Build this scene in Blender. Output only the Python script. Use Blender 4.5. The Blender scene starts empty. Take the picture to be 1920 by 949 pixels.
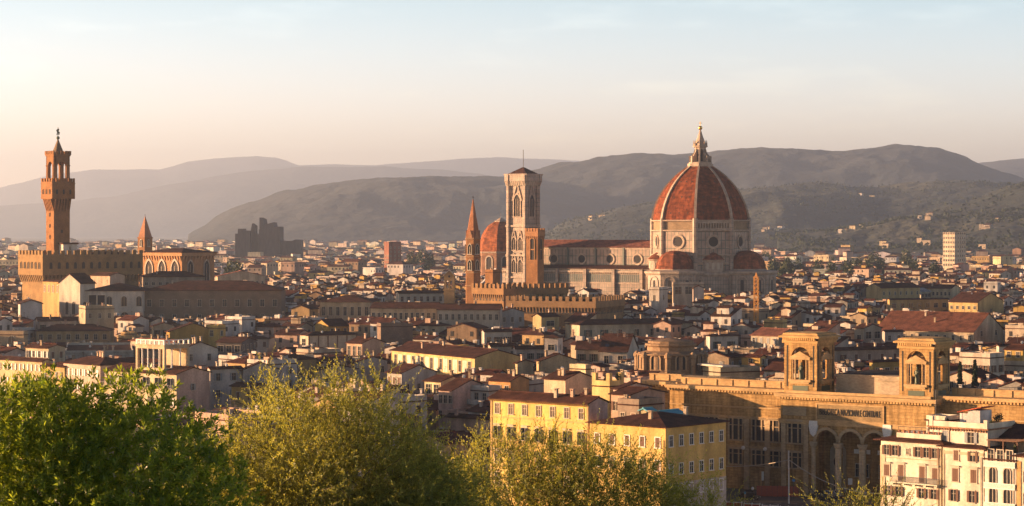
import bpy, math, random
import numpy as np
from mathutils import Vector, Matrix
random.seed(7); rng = np.random.default_rng(7)
sc = bpy.context.scene; col = sc.collection
R = math.radians
# ---------------------------------------------------------------- camera
F, HY, CZ = 4400.0, 432.0, 56.0        # focal length in px of the 1920 px photo, horizon row, eye height
cam = bpy.data.cameras.new('camera'); cam.sensor_width = 36; cam.lens = F/1920*36
cam.shift_y = -(474.5-HY)/1920; cam.clip_start = 0.5; cam.clip_end = 90000
co = bpy.data.objects.new('camera', cam); col.objects.link(co)
co.location = (0, 0, CZ); co.rotation_euler = (R(90), 0, 0); sc.camera = co
# ---------------------------------------------------------------- sky, sun, exposure
SA, SE = 95.0, 6.5                     # sun: degrees left of straight behind the camera, elevation
sdir = Vector((-math.sin(R(SA))*math.cos(R(SE)), -math.cos(R(SA))*math.cos(R(SE)), math.sin(R(SE))))
wd = bpy.data.worlds.new('World'); sc.world = wd; wd.use_nodes = True
nt = wd.node_tree; N = nt.nodes; L = nt.links
sky = N.new('ShaderNodeTexSky'); sky.sky_type = 'NISHITA'; sky.sun_disc = False
sky.sun_elevation = R(SE); sky.sun_rotation = math.atan2(sdir.x, sdir.y) % (2*math.pi)
sky.air_density = 1.0; sky.dust_density = 0.6; sky.ozone_density = 1.6
tc = N.new('ShaderNodeTexCoord'); sx = N.new('ShaderNodeSeparateXYZ'); L.new(tc.outputs['Generated'], sx.inputs[0])
rp = N.new('ShaderNodeValToRGB'); L.new(sx.outputs['Z'], rp.inputs[0])
e = rp.color_ramp.elements
SK = 1.02
def skc(*c): return (c[0]*SK, c[1]*SK, c[2]*SK, 1)
e[0].position = 0.0; e[0].color = skc(.98, .84, 1.30)
e[1].position = 0.11; e[1].color = skc(.47, .555, .72)
k = e.new(0.05); k.color = skc(.85, .79, 1.19)
k = e.new(0.30); k.color = skc(.11, .13, .19)
k = e.new(0.155); k.color = skc(.27, .31, .42)
mx = N.new('ShaderNodeMix'); mx.data_type = 'RGBA'; mx.blend_type = 'MULTIPLY'; mx.inputs[0].default_value = 1
L.new(sky.outputs[0], mx.inputs[6]); L.new(rp.outputs[0], mx.inputs[7])
# thin high cloud wisps
mp = N.new('ShaderNodeMapping'); L.new(tc.outputs['Generated'], mp.inputs[0]); mp.inputs[3].default_value = (11, 11, 70); mp.inputs[1].default_value = (2.3, .4, 0)
nz = N.new('ShaderNodeTexNoise'); L.new(mp.outputs[0], nz.inputs[0]); nz.inputs['Scale'].default_value = 1.3; nz.inputs['Detail'].default_value = 5; nz.inputs['Roughness'].default_value = .6
cr = N.new('ShaderNodeMapRange'); L.new(nz.outputs[0], cr.inputs[0]); cr.inputs[1].default_value = .56; cr.inputs[2].default_value = .75; cr.inputs[3].default_value = 0; cr.inputs[4].default_value = .16
mc = N.new('ShaderNodeMix'); mc.data_type = 'RGBA'; mc.blend_type = 'MIX'
L.new(cr.outputs[0], mc.inputs[0]); L.new(mx.outputs[2], mc.inputs[6])
m2 = N.new('ShaderNodeMix'); m2.data_type = 'RGBA'; m2.blend_type = 'MULTIPLY'; m2.inputs[0].default_value = 1
L.new(sky.outputs[0], m2.inputs[6]); m2.inputs[7].default_value = (1.45, 1.25, 1.5, 1); L.new(m2.outputs[2], mc.inputs[7])
bg = N['Background']; L.new(mc.outputs[2], bg.inputs[0]); bg.inputs[1].default_value = 0.15
sl = bpy.data.lights.new('sun', 'SUN'); sl.energy = 5.0; sl.angle = R(.5); sl.color = (1.0, .615, .34)
so = bpy.data.objects.new('sun', sl); col.objects.link(so); so.location = (-300, 0, 300)
so.rotation_euler = (-sdir).to_track_quat('-Z', 'Y').to_euler()
vs = sc.view_settings; vs.view_transform = 'Standard'; vs.look = 'None'; vs.gamma = 1; vs.use_curve_mapping = False
vs.exposure = 2.08
sc.render.engine = 'CYCLES'; cy = sc.cycles
cy.use_denoising = True; cy.max_bounces = 5; cy.diffuse_bounces = 3; cy.glossy_bounces = 2; cy.transmission_bounces = 3; cy.transparent_max_bounces = 6; cy.volume_bounces = 0
cy.use_adaptive_sampling = True; cy.adaptive_threshold = 0.01; cy.sample_clamp_indirect = 5
# ---------------------------------------------------------------- materials
def mat(name):
    m = bpy.data.materials.new(name); m.use_nodes = True
    return m, m.node_tree.nodes, m.node_tree.links, m.node_tree.nodes['Principled BSDF']
def noise(N, L, scale, detail=4, vec=None, rough=.55):
    n = N.new('ShaderNodeTexNoise'); n.inputs['Scale'].default_value = scale; n.inputs['Detail'].default_value = detail; n.inputs['Roughness'].default_value = rough
    if vec is not None: L.new(vec, n.inputs[0])
    return n.outputs[0]
def rmap(N, L, v, a, b, c, d):
    n = N.new('ShaderNodeMapRange'); L.new(v, n.inputs[0])
    for i, q in enumerate((a, b, c, d)): n.inputs[i+1].default_value = q
    return n.outputs[0]
def mul(N, L, a, b):
    n = N.new('ShaderNodeMath'); n.operation = 'MULTIPLY'; L.new(a, n.inputs[0]); L.new(b, n.inputs[1]); return n.outputs[0]
def tintmix(N, L, colr, val, mode='MULTIPLY'):
    n = N.new('ShaderNodeMix'); n.data_type = 'RGBA'; n.blend_type = mode; n.inputs[0].default_value = 1
    L.new(colr, n.inputs[6]); L.new(val, n.inputs[7]); return n.outputs[2]
def objcol(N): return N.new('ShaderNodeObjectInfo').outputs['Color']
def attcol(N):
    a = N.new('ShaderNodeAttribute'); a.attribute_name = 'tint'; return a.outputs['Color']
def geo(N): return N.new('ShaderNodeNewGeometry').outputs['Position']
M = {}
def make_wall(name, src):              # weathered stucco: streaks, mottling
    m, N, L, B = mat(name); p = geo(N)
    mp = N.new('ShaderNodeMapping'); L.new(p, mp.inputs[0]); mp.inputs[3].default_value = (1, 1, .25)
    a = rmap(N, L, noise(N, L, .35, 6, mp.outputs[0]), .3, .7, .58, 1.15)
    b = rmap(N, L, noise(N, L, 2.2, 5, p), .3, .7, .82, 1.12)
    L.new(tintmix(N, L, src(N), mul(N, L, a, b)), B.inputs['Base Color']); B.inputs['Roughness'].default_value = .9; B.inputs['Specular IOR Level'].default_value = .15
    return m
M['wall'] = make_wall('stucco', objcol); M['wall_t'] = make_wall('stucco_far', attcol)
def make_roof(name, src, axis=None):
    m, N, L, B = mat(name); p = geo(N)
    a = rmap(N, L, noise(N, L, .4, 6, p), .3, .7, .5, 1.5)
    b = rmap(N, L, noise(N, L, 4, 3, p), .3, .7, .6, 1.4)
    L.new(tintmix(N, L, src(N), mul(N, L, a, b)), B.inputs['Base Color']); B.inputs['Roughness'].default_value = .9; B.inputs['Specular IOR Level'].default_value = .08
    if axis is not None:
        o = N.new('ShaderNodeTexCoord').outputs['Object']
        w = N.new('ShaderNodeTexWave'); w.bands_direction = axis; w.inputs['Scale'].default_value = 1.2; w.inputs['Distortion'].default_value = .6; L.new(o, w.inputs[0])
        bm = N.new('ShaderNodeBump'); bm.inputs['Strength'].default_value = .8; bm.inputs['Distance'].default_value = .12; L.new(w.outputs['Fac'], bm.inputs['Height']); L.new(bm.outputs[0], B.inputs['Normal'])
    return m
M['roof'] = make_roof('roof_tiles', objcol, 'X'); M['roofy'] = make_roof('roof_tiles_cross', objcol, 'Y'); M['roof_t'] = make_roof('roof_tiles_far', attcol)
def make_paint(name, src, rough=.7, metal=0):
    m, N, L, B = mat(name); a = rmap(N, L, noise(N, L, 3, 4, geo(N)), .3, .7, .85, 1.12)
    L.new(tintmix(N, L, src(N), a), B.inputs['Base Color']); B.inputs['Roughness'].default_value = rough; B.inputs['Metallic'].default_value = metal
    return m
M['paint'] = make_paint('paint', objcol); M['metal'] = make_paint('metal', objcol, .35, .8); M['paint_t'] = make_paint('paint_far', attcol)
def fixed(name, c, rough=.8, metal=0, var=.15, scale=4):
    m, N, L, B = mat(name); rgb = N.new('ShaderNodeRGB'); rgb.outputs[0].default_value = (*c, 1)
    a = rmap(N, L, noise(N, L, scale, 4, geo(N)), .3, .7, 1-var, 1+var)
    L.new(tintmix(N, L, rgb.outputs[0], a), B.inputs['Base Color']); B.inputs['Roughness'].default_value = rough; B.inputs['Metallic'].default_value = metal
    return m
M['stone'] = fixed('window_stone', (.42, .35, .26)); M['white'] = fixed('white_trim', (.7, .66, .58)); M['dark'] = fixed('dark_recess', (.03, .026, .024), .9)
M['green'] = fixed('shutter_green', (.055, .075, .06)); M['brown'] = fixed('shutter_brown', (.11, .05, .025)); M['grey'] = fixed('shutter_grey', (.22, .22, .21))
M['gold'] = fixed('gilt', (.8, .5, .12), .3, .9); M['bronze'] = fixed('bronze', (.06, .075, .045), .5, .3); M['iron'] = fixed('iron', (.06, .06, .065), .6, .4)
m, N, L, B = mat('window_glass'); B.inputs['Base Color'].default_value = (.02, .022, .025, 1); B.inputs['Roughness'].default_value = .12; M['glass'] = m
def make_brick(name, src, sc_=(1, 1, 1), stren=.35):
    m, N, L, B = mat(name); o = N.new('ShaderNodeTexCoord').outputs['Object']
    a = rmap(N, L, noise(N, L, .25, 6, o), .3, .7, .72, 1.15)
    mp = N.new('ShaderNodeMapping'); L.new(o, mp.inputs[0]); mp.inputs[3].default_value = (.8, .8, 2.2)
    b = rmap(N, L, noise(N, L, 1.6, 3, mp.outputs[0]), .3, .7, .78, 1.18)
    L.new(tintmix(N, L, src(N), mul(N, L, a, b)), B.inputs['Base Color']); B.inputs['Roughness'].default_value = .92; B.inputs['Specular IOR Level'].default_value = .1
    return m
M['brick'] = make_brick('rough_stone', objcol)
def make_ashlar():
    m = make_brick('ashlar', objcol); N, L = m.node_tree.nodes, m.node_tree.links; B = N['Principled BSDF']
    o = N.new('ShaderNodeTexCoord').outputs['Object']; g = N.new('ShaderNodeSeparateXYZ'); L.new(o, g.inputs[0]); ad = N.new('ShaderNodeMath'); ad.operation = 'ADD'; L.new(g.outputs[0], ad.inputs[0]); L.new(g.outputs[1], ad.inputs[1])
    cb = N.new('ShaderNodeCombineXYZ'); L.new(ad.outputs[0], cb.inputs[0]); L.new(g.outputs[2], cb.inputs[1])
    br = N.new('ShaderNodeTexBrick'); L.new(cb.outputs[0], br.inputs[0]); br.inputs['Color1'].default_value = (1, 1, 1, 1); br.inputs['Color2'].default_value = (.78, .76, .72, 1); br.inputs['Mortar'].default_value = (.55, .5, .45, 1); br.inputs['Scale'].default_value = 1; br.inputs['Mortar Size'].default_value = .03; br.inputs['Brick Width'].default_value = 1.5; br.inputs['Row Height'].default_value = .62
    l = B.inputs['Base Color'].links[0].from_socket; mp = N.new('ShaderNodeMapping'); L.new(o, mp.inputs[0]); mp.inputs[3].default_value = (1.2, 1.2, .12); st = rmap(N, L, noise(N, L, 1.0, 6, mp.outputs[0]), .35, .65, .6, 1.12)
    L.new(tintmix(N, L, tintmix(N, L, l, br.outputs[0]), st), B.inputs['Base Color']); return m
M['ashlar'] = make_ashlar()
# marble: white with green and pink inlaid panels, u runs along either wall axis of the object
def make_marble(name, w, h, mort, dark=(.10, .112, .085)):
    m, N, L, B = mat(name); o = N.new('ShaderNodeTexCoord').outputs['Object']; g = N.new('ShaderNodeSeparateXYZ'); L.new(o, g.inputs[0])
    nn = N.new('ShaderNodeTexCoord').outputs['Normal']; gn = N.new('ShaderNodeSeparateXYZ'); L.new(nn, gn.inputs[0])
    # horizontal run along the face: u = x*ny - y*nx
    a = N.new('ShaderNodeMath'); a.operation = 'MULTIPLY'; L.new(g.outputs[0], a.inputs[0]); L.new(gn.outputs[1], a.inputs[1])
    b = N.new('ShaderNodeMath'); b.operation = 'MULTIPLY'; L.new(g.outputs[1], b.inputs[0]); L.new(gn.outputs[0], b.inputs[1])
    s = N.new('ShaderNodeMath'); s.operation = 'SUBTRACT'; L.new(a.outputs[0], s.inputs[0]); L.new(b.outputs[0], s.inputs[1])
    cb = N.new('ShaderNodeCombineXYZ'); L.new(s.outputs[0], cb.inputs[0]); L.new(g.outputs[2], cb.inputs[1])
    br = N.new('ShaderNodeTexBrick'); L.new(cb.outputs[0], br.inputs[0]); br.offset = 0; br.squash = 1
    br.inputs['Color1'].default_value = (.38, .27, .19, 1); br.inputs['Color2'].default_value = (.29, .20, .145, 1); br.inputs['Mortar'].default_value = (*dark, 1)
    br.inputs['Scale'].default_value = 1; br.inputs['Mortar Size'].default_value = mort; br.inputs['Mortar Smooth'].default_value = .1; br.inputs['Brick Width'].default_value = w; br.inputs['Row Height'].default_value = h
    d = rmap(N, L, noise(N, L, .25, 6, o), .3, .7, .6, 1.2)
    L.new(tintmix(N, L, br.outputs[0], d), B.inputs['Base Color']); B.inputs['Roughness'].default_value = .6
    return m
M['marble'] = make_marble('inlaid_marble', 2.3, 4.6, .2); M['marble_s'] = make_marble('banded_marble', 1.5, 2.4, .11)
M['plainmarble'] = fixed('pale_marble', (.35, .26, .185), .7, 0, .3, .5); M['greenmarble'] = fixed('green_marble', (.08, .1, .08), .6)
def make_dome():
    m = make_roof('dome_tiles', objcol); N, L = m.node_tree.nodes, m.node_tree.links; B = N['Principled BSDF']; o = N.new('ShaderNodeTexCoord').outputs['Object']
    a = N.new('ShaderNodeMapping'); L.new(o, a.inputs[0]); a.inputs[3].default_value = (1, 1, .08); st = rmap(N, L, noise(N, L, .55, 6, a.outputs[0]), .35, .65, .6, 1.25)
    b = N.new('ShaderNodeMapping'); L.new(o, b.inputs[0]); b.inputs[3].default_value = (.12, .12, 1); co_ = rmap(N, L, noise(N, L, 1.6, 3, b.outputs[0]), .35, .65, .72, 1.2)
    L.new(tintmix(N, L, B.inputs['Base Color'].links[0].from_socket, mul(N, L, st, co_)), B.inputs['Base Color']); return m
M['dometile'] = make_dome()
# foliage
def make_leaf(name, c1, c2, trans, rough=.5, tc_=(1, 1, .3)):
    m, N, L, B = mat(name); a = N.new('ShaderNodeAttribute'); a.attribute_name = 'tint'
    r = N.new('ShaderNodeMix'); r.data_type = 'RGBA'; L.new(a.outputs['Fac'], r.inputs[0]); r.inputs[6].default_value = (*c1, 1); r.inputs[7].default_value = (*c2, 1)
    L.new(r.outputs[2], B.inputs['Base Color']); B.inputs['Roughness'].default_value = rough
    t = N.new('ShaderNodeBsdfTranslucent'); tm = N.new('ShaderNodeMix'); tm.data_type = 'RGBA'; tm.blend_type = 'MULTIPLY'; tm.inputs[0].default_value = 1
    L.new(r.outputs[2], tm.inputs[6]); tm.inputs[7].default_value = (*tc_, 1); L.new(tm.outputs[2], t.inputs[0])
    ms = N.new('ShaderNodeMixShader'); ms.inputs[0].default_value = trans; L.new(B.outputs[0], ms.inputs[1]); L.new(t.outputs[0], ms.inputs[2])
    L.new(ms.outputs[0], N['Material Output'].inputs[0]); return m
M['leaf_dark'] = make_leaf('glossy_leaf', (.055, .105, .02), (.27, .32, .045), .5, .38, (2.2, 2.0, .8))
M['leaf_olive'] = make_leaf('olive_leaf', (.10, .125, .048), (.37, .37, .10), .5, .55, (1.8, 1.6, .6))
M['leaf_tree'] = make_leaf('far_leaf', (.022, .036, .014), (.055, .066, .022), .15, .8)
M['bark'] = fixed('bark', (.10, .075, .05), .95, 0, .3, 8)
# ---------------------------------------------------------------- mesh builder
class MB:
    def __init__(s): s.v = []; s.f = []; s.m = []; s.c = []
    def poly(s, pts, m=0, c=None):
        i = len(s.v); s.v += [tuple(p) for p in pts]; s.f.append(tuple(range(i, i+len(pts)))); s.m.append(m); s.c.append(c)
    def box(s, x0, x1, y0, y1, z0, z1, m=0, c=None, bottom=True):
        i = len(s.v); s.v += [(x0,y0,z0),(x1,y0,z0),(x1,y1,z0),(x0,y1,z0),(x0,y0,z1),(x1,y0,z1),(x1,y1,z1),(x0,y1,z1)]
        fs = [(4,5,6,7),(0,1,5,4),(1,2,6,5),(2,3,7,6),(3,0,4,7)] + ([(3,2,1,0)] if bottom else [])
        for f in fs: s.f.append(tuple(i+q for q in f)); s.m.append(m); s.c.append(c)
    def loft(s, rings, m=0, caps=True, closed=True, c=None):
        n = len(rings[0]); i = len(s.v)
        for r in rings: s.v += [tuple(p) for p in r]
        for k in range(len(rings)-1):
            for j in range(n if closed else n-1):
                a = i+k*n+j; b = i+k*n+(j+1) % n
                s.f.append((a, b, b+n, a+n)); s.m.append(m); s.c.append(c)
        if caps:
            s.f.append(tuple(range(i+n-1, i-1, -1))); s.m.append(m); s.c.append(c)
            q = i+(len(rings)-1)*n; s.f.append(tuple(range(q, q+n))); s.m.append(m); s.c.append(c)
    def prism(s, poly, z0, z1, m=0, c=None): s.loft([[(x, y, z0) for x, y in poly], [(x, y, z1) for x, y in poly]], m, c=c)
    def xprism(s, poly, x0, x1, m=0, c=None): s.loft([[(x0, y, z) for y, z in poly], [(x1, y, z) for y, z in poly]], m, c=c)
    def yprism(s, poly, y0, y1, m=0, c=None): s.loft([[(x, y0, z) for x, z in poly], [(x, y1, z) for x, z in poly]], m, c=c)
    def lathe(s, cx, cy, prof, n=16, rot=0, m=0, a0=0, a1=360, caps=True):
        full = abs(a1-a0) >= 360; k = n if full else n+1
        ang = [R(rot+a0+(a1-a0)*j/n) for j in range(k)]
        s.loft([[(cx+r*math.cos(a), cy+r*math.sin(a), z) for a in ang] for r, z in prof], m, caps)
    def tube(s, pts, r, n=6, m=0):
        pts = [Vector(p) for p in pts]; rings = []
        for i, p in enumerate(pts):
            d = (pts[min(i+1, len(pts)-1)]-pts[max(i-1, 0)]).normalized()
            u = d.cross(Vector((0, 0, 1))); u = u.normalized() if u.length > 1e-4 else Vector((1, 0, 0)); w = d.cross(u)
            rr = r[i] if isinstance(r, (list, tuple)) else r
            rings.append([p+u*math.cos(t*2*math.pi/n)*rr+w*math.sin(t*2*math.pi/n)*rr for t in range(n)])
        s.loft(rings, m)
    def bar(s, p, q, r, m=0): s.tube([p, q], r, 4, m)
    def archwall(s, x0, x1, z0, z1, y0, y1, ops, m=0, n=10):   # wall along x pierced by arches: (centre, width, sill, spring, pointed)
        x = x0
        def rect(a, b, c, d):
            if b-a < 1e-6 or d-c < 1e-6: return
            for y in (y0, y1): s.poly([(a, y, c), (b, y, c), (b, y, d), (a, y, d)], m)
        for (cx, w, zb, zs, pt) in sorted(ops):
            h = w/2; rect(x, cx-h, z0, z1); rect(cx-h, cx+h, z0, zb)
            arc = arcpts(cx, zs, w, pt, n)
            for (ax, az), (bx, bz) in zip(arc[:-1], arc[1:]):
                for y in (y0, y1): s.poly([(ax, y, az), (bx, y, bz), (bx, y, z1), (ax, y, z1)], m)
            line = [(cx-h, zb)]+arc+[(cx+h, zb)]
            for (ax, az), (bx, bz) in zip(line, line[1:]+line[:1]):
                s.poly([(ax, y0, az), (bx, y0, bz), (bx, y1, bz), (ax, y1, az)], m)
            x = cx+h
        rect(x, x1, z0, z1)
        for z in (z0, z1): s.poly([(x0, y0, z), (x1, y0, z), (x1, y1, z), (x0, y1, z)], m)
        for q in (x0, x1): s.poly([(q, y0, z0), (q, y1, z0), (q, y1, z1), (q, y0, z1)], m)
    def merlons(s, x0, x1, y0, y1, z, h, w, gap, m=0, axis='x'):
        s.box(x0, x1, y0, y1, z-.05, z+.12, m)
        a, b = (x0, x1) if axis == 'x' else (y0, y1); n = max(1, round((b-a+gap)/(w+gap))); st = (b-a-w)/max(1, n-1)
        for i in range(n):
            q = a+i*st
            if axis == 'x': s.box(q, q+w, y0+.01, y1-.01, z+.11, z+h, m)
            else: s.box(x0+.01, x1-.01, q, q+w, z+.11, z+h, m)
    def add(s, o, mtx, mm=None, c=None):
        i = len(s.v); s.v += [tuple(mtx @ Vector(p)) for p in o.v]
        s.f += [tuple(i+q for q in f) for f in o.f]; s.m += [mm[q] if mm else q for q in o.m]; s.c += [c if c is not None else k for k in o.c]
    def mesh(s, name, mats, tint=False):
        me = bpy.data.meshes.new(name); me.from_pydata(s.v, [], s.f)
        for q in mats: me.materials.append(M[q] if isinstance(q, str) else q)
        me.polygons.foreach_set('material_index', s.m)
        if tint:
            a = me.attributes.new('tint', 'FLOAT_COLOR', 'FACE'); arr = np.ones((len(s.f), 4), np.float32)
            for i, q in enumerate(s.c):
                if q is not None: arr[i, :3] = q
            a.data.foreach_set('color', arr.ravel())
        me.update(); return me
    def build(s, name, mats, parent=None, color=None, tint=False, smooth=False):
        o = link(name, s.mesh(name, mats if isinstance(mats, (list, tuple)) else [mats], tint), parent, color)
        if smooth: o.data.polygons.foreach_set('use_smooth', [True]*len(o.data.polygons))
        return o
def arcpts(cx, zs, w, pointed=False, n=10):
    h = w/2; out = []
    if not pointed:
        for i in range(n+1):
            a = math.pi*(1-i/n); out.append((cx+h*math.cos(a), zs+h*math.sin(a)))
    else:                              # two arcs of radius w
        k = n//2; t = math.acos(.5)
        for i in range(k+1): a = math.pi-t*i/k; out.append((cx+h+w*math.cos(a), zs+w*math.sin(a)))
        for i in range(1, k+1): a = t*(1-i/k); out.append((cx-h+w*math.cos(a), zs+w*math.sin(a)))
    return out
def link(name, data, parent=None, color=None, loc=None, rz=None):
    o = bpy.data.objects.new(name, data); col.objects.link(o)
    if parent is not None: o.parent = parent
    if color is not None: o.color = (*color, 1)
    if loc is not None: o.location = loc
    if rz is not None: o.rotation_euler = (0, 0, rz)
    return o
def tag(o, label=None, cat=None, group=None, kind=None):
    if label: o['label'] = label
    if cat: o['category'] = cat
    if group: o['group'] = group
    if kind: o['kind'] = kind
    return o
def thing(name, label, cat, loc, rz=0, group=None):
    return tag(link(name, None, None, None, loc, rz), label, cat, group)
def zat(py, Y): return CZ-(py-HY)*Y/F
def xat(px, Y): return (px-960)/F*Y
def frame(pl, pc, pr, Y, phi):         # near corner seen at pc, left wall ends at pl, right wall at pr
    X = xat(pc, Y); p = R(phi)
    def solve(px, dx, dy): q = (px-960)/F; return (q*Y-X)/(dx-q*dy)
    wl = solve(pl, -math.cos(p), math.sin(p)) if pl is not None else None
    wr = solve(pr, math.sin(p), math.cos(p)) if pr is not None else None
    return X, wl, wr
def Yof(ye, H): return (CZ-H)*F/(ye-HY)
BLOCK = []                              # footprints: (X, Y, phi, x0, x1, y0, y1)
VIS = []                                # (px0, px1, Y, lowest row that must stay in view)
LAND = []                               # landmarks used to say where a house stands
# ---------------------------------------------------------------- windows (origin at sill centre, outward is -y)
WC = {}
def win_parts(style, w, h, arch=False):
    key = (style, round(w, 2), round(h, 2), arch)
    if key in WC: return WC[key]
    fr, pn, sh = MB(), MB(), MB(); t = .16; st = style.split('+')
    if arch:
        a = arcpts(0, h-w/2, w, False, 8); o = arcpts(0, h-w/2, w+2*t, False, 8)
        inn = [(-w/2, 0)]+a+[(w/2, 0)]; out = [(-w/2-t, 0)]+o+[(w/2+t, 0)]
        fr.loft([[(x, -.14, z) for x, z in out], [(x, -.14, z) for x, z in inn], [(x, .03, z) for x, z in inn], [(x, .03, z) for x, z in out]], 0, False, False)
        fr.box(-w/2-t*1.5, w/2+t*1.5, -.2, .03, -.18, 0)
        pn.poly([(x, -.02, z) for x, z in inn])
        fr.box(-.05, .05, -.06, -.025, 0, h)
    else:
        fr.box(-w/2-t, -w/2, -.12, .03, 0, h); fr.box(w/2, w/2+t, -.12, .03, 0, h); fr.box(-w/2-t, w/2+t, -.12, .03, h, h+t); fr.box(-w/2-t*1.4, w/2+t*1.4, -.22, .03, -.16, 0)
        if 'cornice' in st: fr.box(-w/2-t*1.8, w/2+t*1.8, -.38, .03, h+t+.12, h+t+.34)
        pn.poly([(-w/2, -.02, 0), (w/2, -.02, 0), (w/2, -.02, h), (-w/2, -.02, h)])
        fr.box(-.04, .04, -.06, -.025, 0, h); fr.box(-w/2, w/2, -.06, -.025, h*.62, h*.62+.06)
        if 'open' in st:
            for s in (-1, 1): sh.box(s*(w/2+.05) if s > 0 else -w/2-.05-w/2, w/2+.05+w/2 if s > 0 else -w/2-.05, -.2, -.13, .02, h)
        if 'closed' in st: sh.box(-w/2, -.015, -.11, -.07, .02, h); sh.box(.015, w/2, -.11, -.07, .02, h)
        if 'ajar' in st:
            sh.box(-w/2, -w/2+.06, -.62, -.12, .02, h); sh.box(w/2-.06, w/2, -.62, -.12, .02, h)
    WC[key] = (fr, pn, sh); return WC[key]
MC = {}
def half(sh):
    out = []
    for k in range(len(sh.v)//8): q = MB(); q.v = sh.v[8*k:8*k+8]; q.f = [tuple(i-8*k for i in f) for f in sh.f[6*k:6*k+6]]; q.m = [0]*6; q.c = [None]*6; out.append(q)
    return out
def add_window(par, face, s, z, style, w, h, shut='green', frm='stone', arch=False, fine=False, name='window'):
    """face: 'L' wall plane y=0 (s = x) or 'R' wall plane x=0 (s = y)"""
    fr, pn, sh = win_parts(style, w, h, arch); key = (style, round(w, 2), round(h, 2), arch, shut, frm, fine)
    if key not in MC:
        if fine: MC[key] = (fr.mesh('window', [frm]), pn.mesh('pane', ['glass']), [q.mesh('shutter', [shut]) for q in half(sh)])
        else:
            a = MB(); I = Matrix.Identity(4); a.add(fr, I, {0: 0}); a.add(pn, I, {0: 1})
            if sh.f: a.add(sh, I, {0: 2})
            MC[key] = (a.mesh('window', [frm, 'glass', shut]), None, None)
    loc, rz = ((s, -.012, z), 0) if face == 'L' else ((.012, s, z), R(90))
    o = link(name, MC[key][0], par, None, loc, rz)
    if fine:
        link('pane', MC[key][1], o)
        for q in MC[key][2]: link('shutter', q, o)
    return o
WR = random.Random(3)
def win_rows(par, face, wl, n, rows, style='open', w=1.1, h=1.9, shut='green', frm='stone', arch=False, fine=False, m0=None, span=None, skip=()):
    a, b = span if span else ((-wl, 0) if face == 'L' else (0, wl)); n = max(1, int(n)); st = (b-a)/n
    w = min(w, st*.62)
    if 'open' in style: w = min(w, st*.42)
    for z in rows:
        for i in range(n):
            if (i, z) in skip: continue
            sy = style
            if not arch and WR.random() < .3 and style in ('open', 'closed'): sy = WR.choice(['open', 'closed', 'plain', 'ajar'])
            add_window(par, face, a+st*(i+.5), z, sy, w, h, shut, frm, arch, fine)
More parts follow.
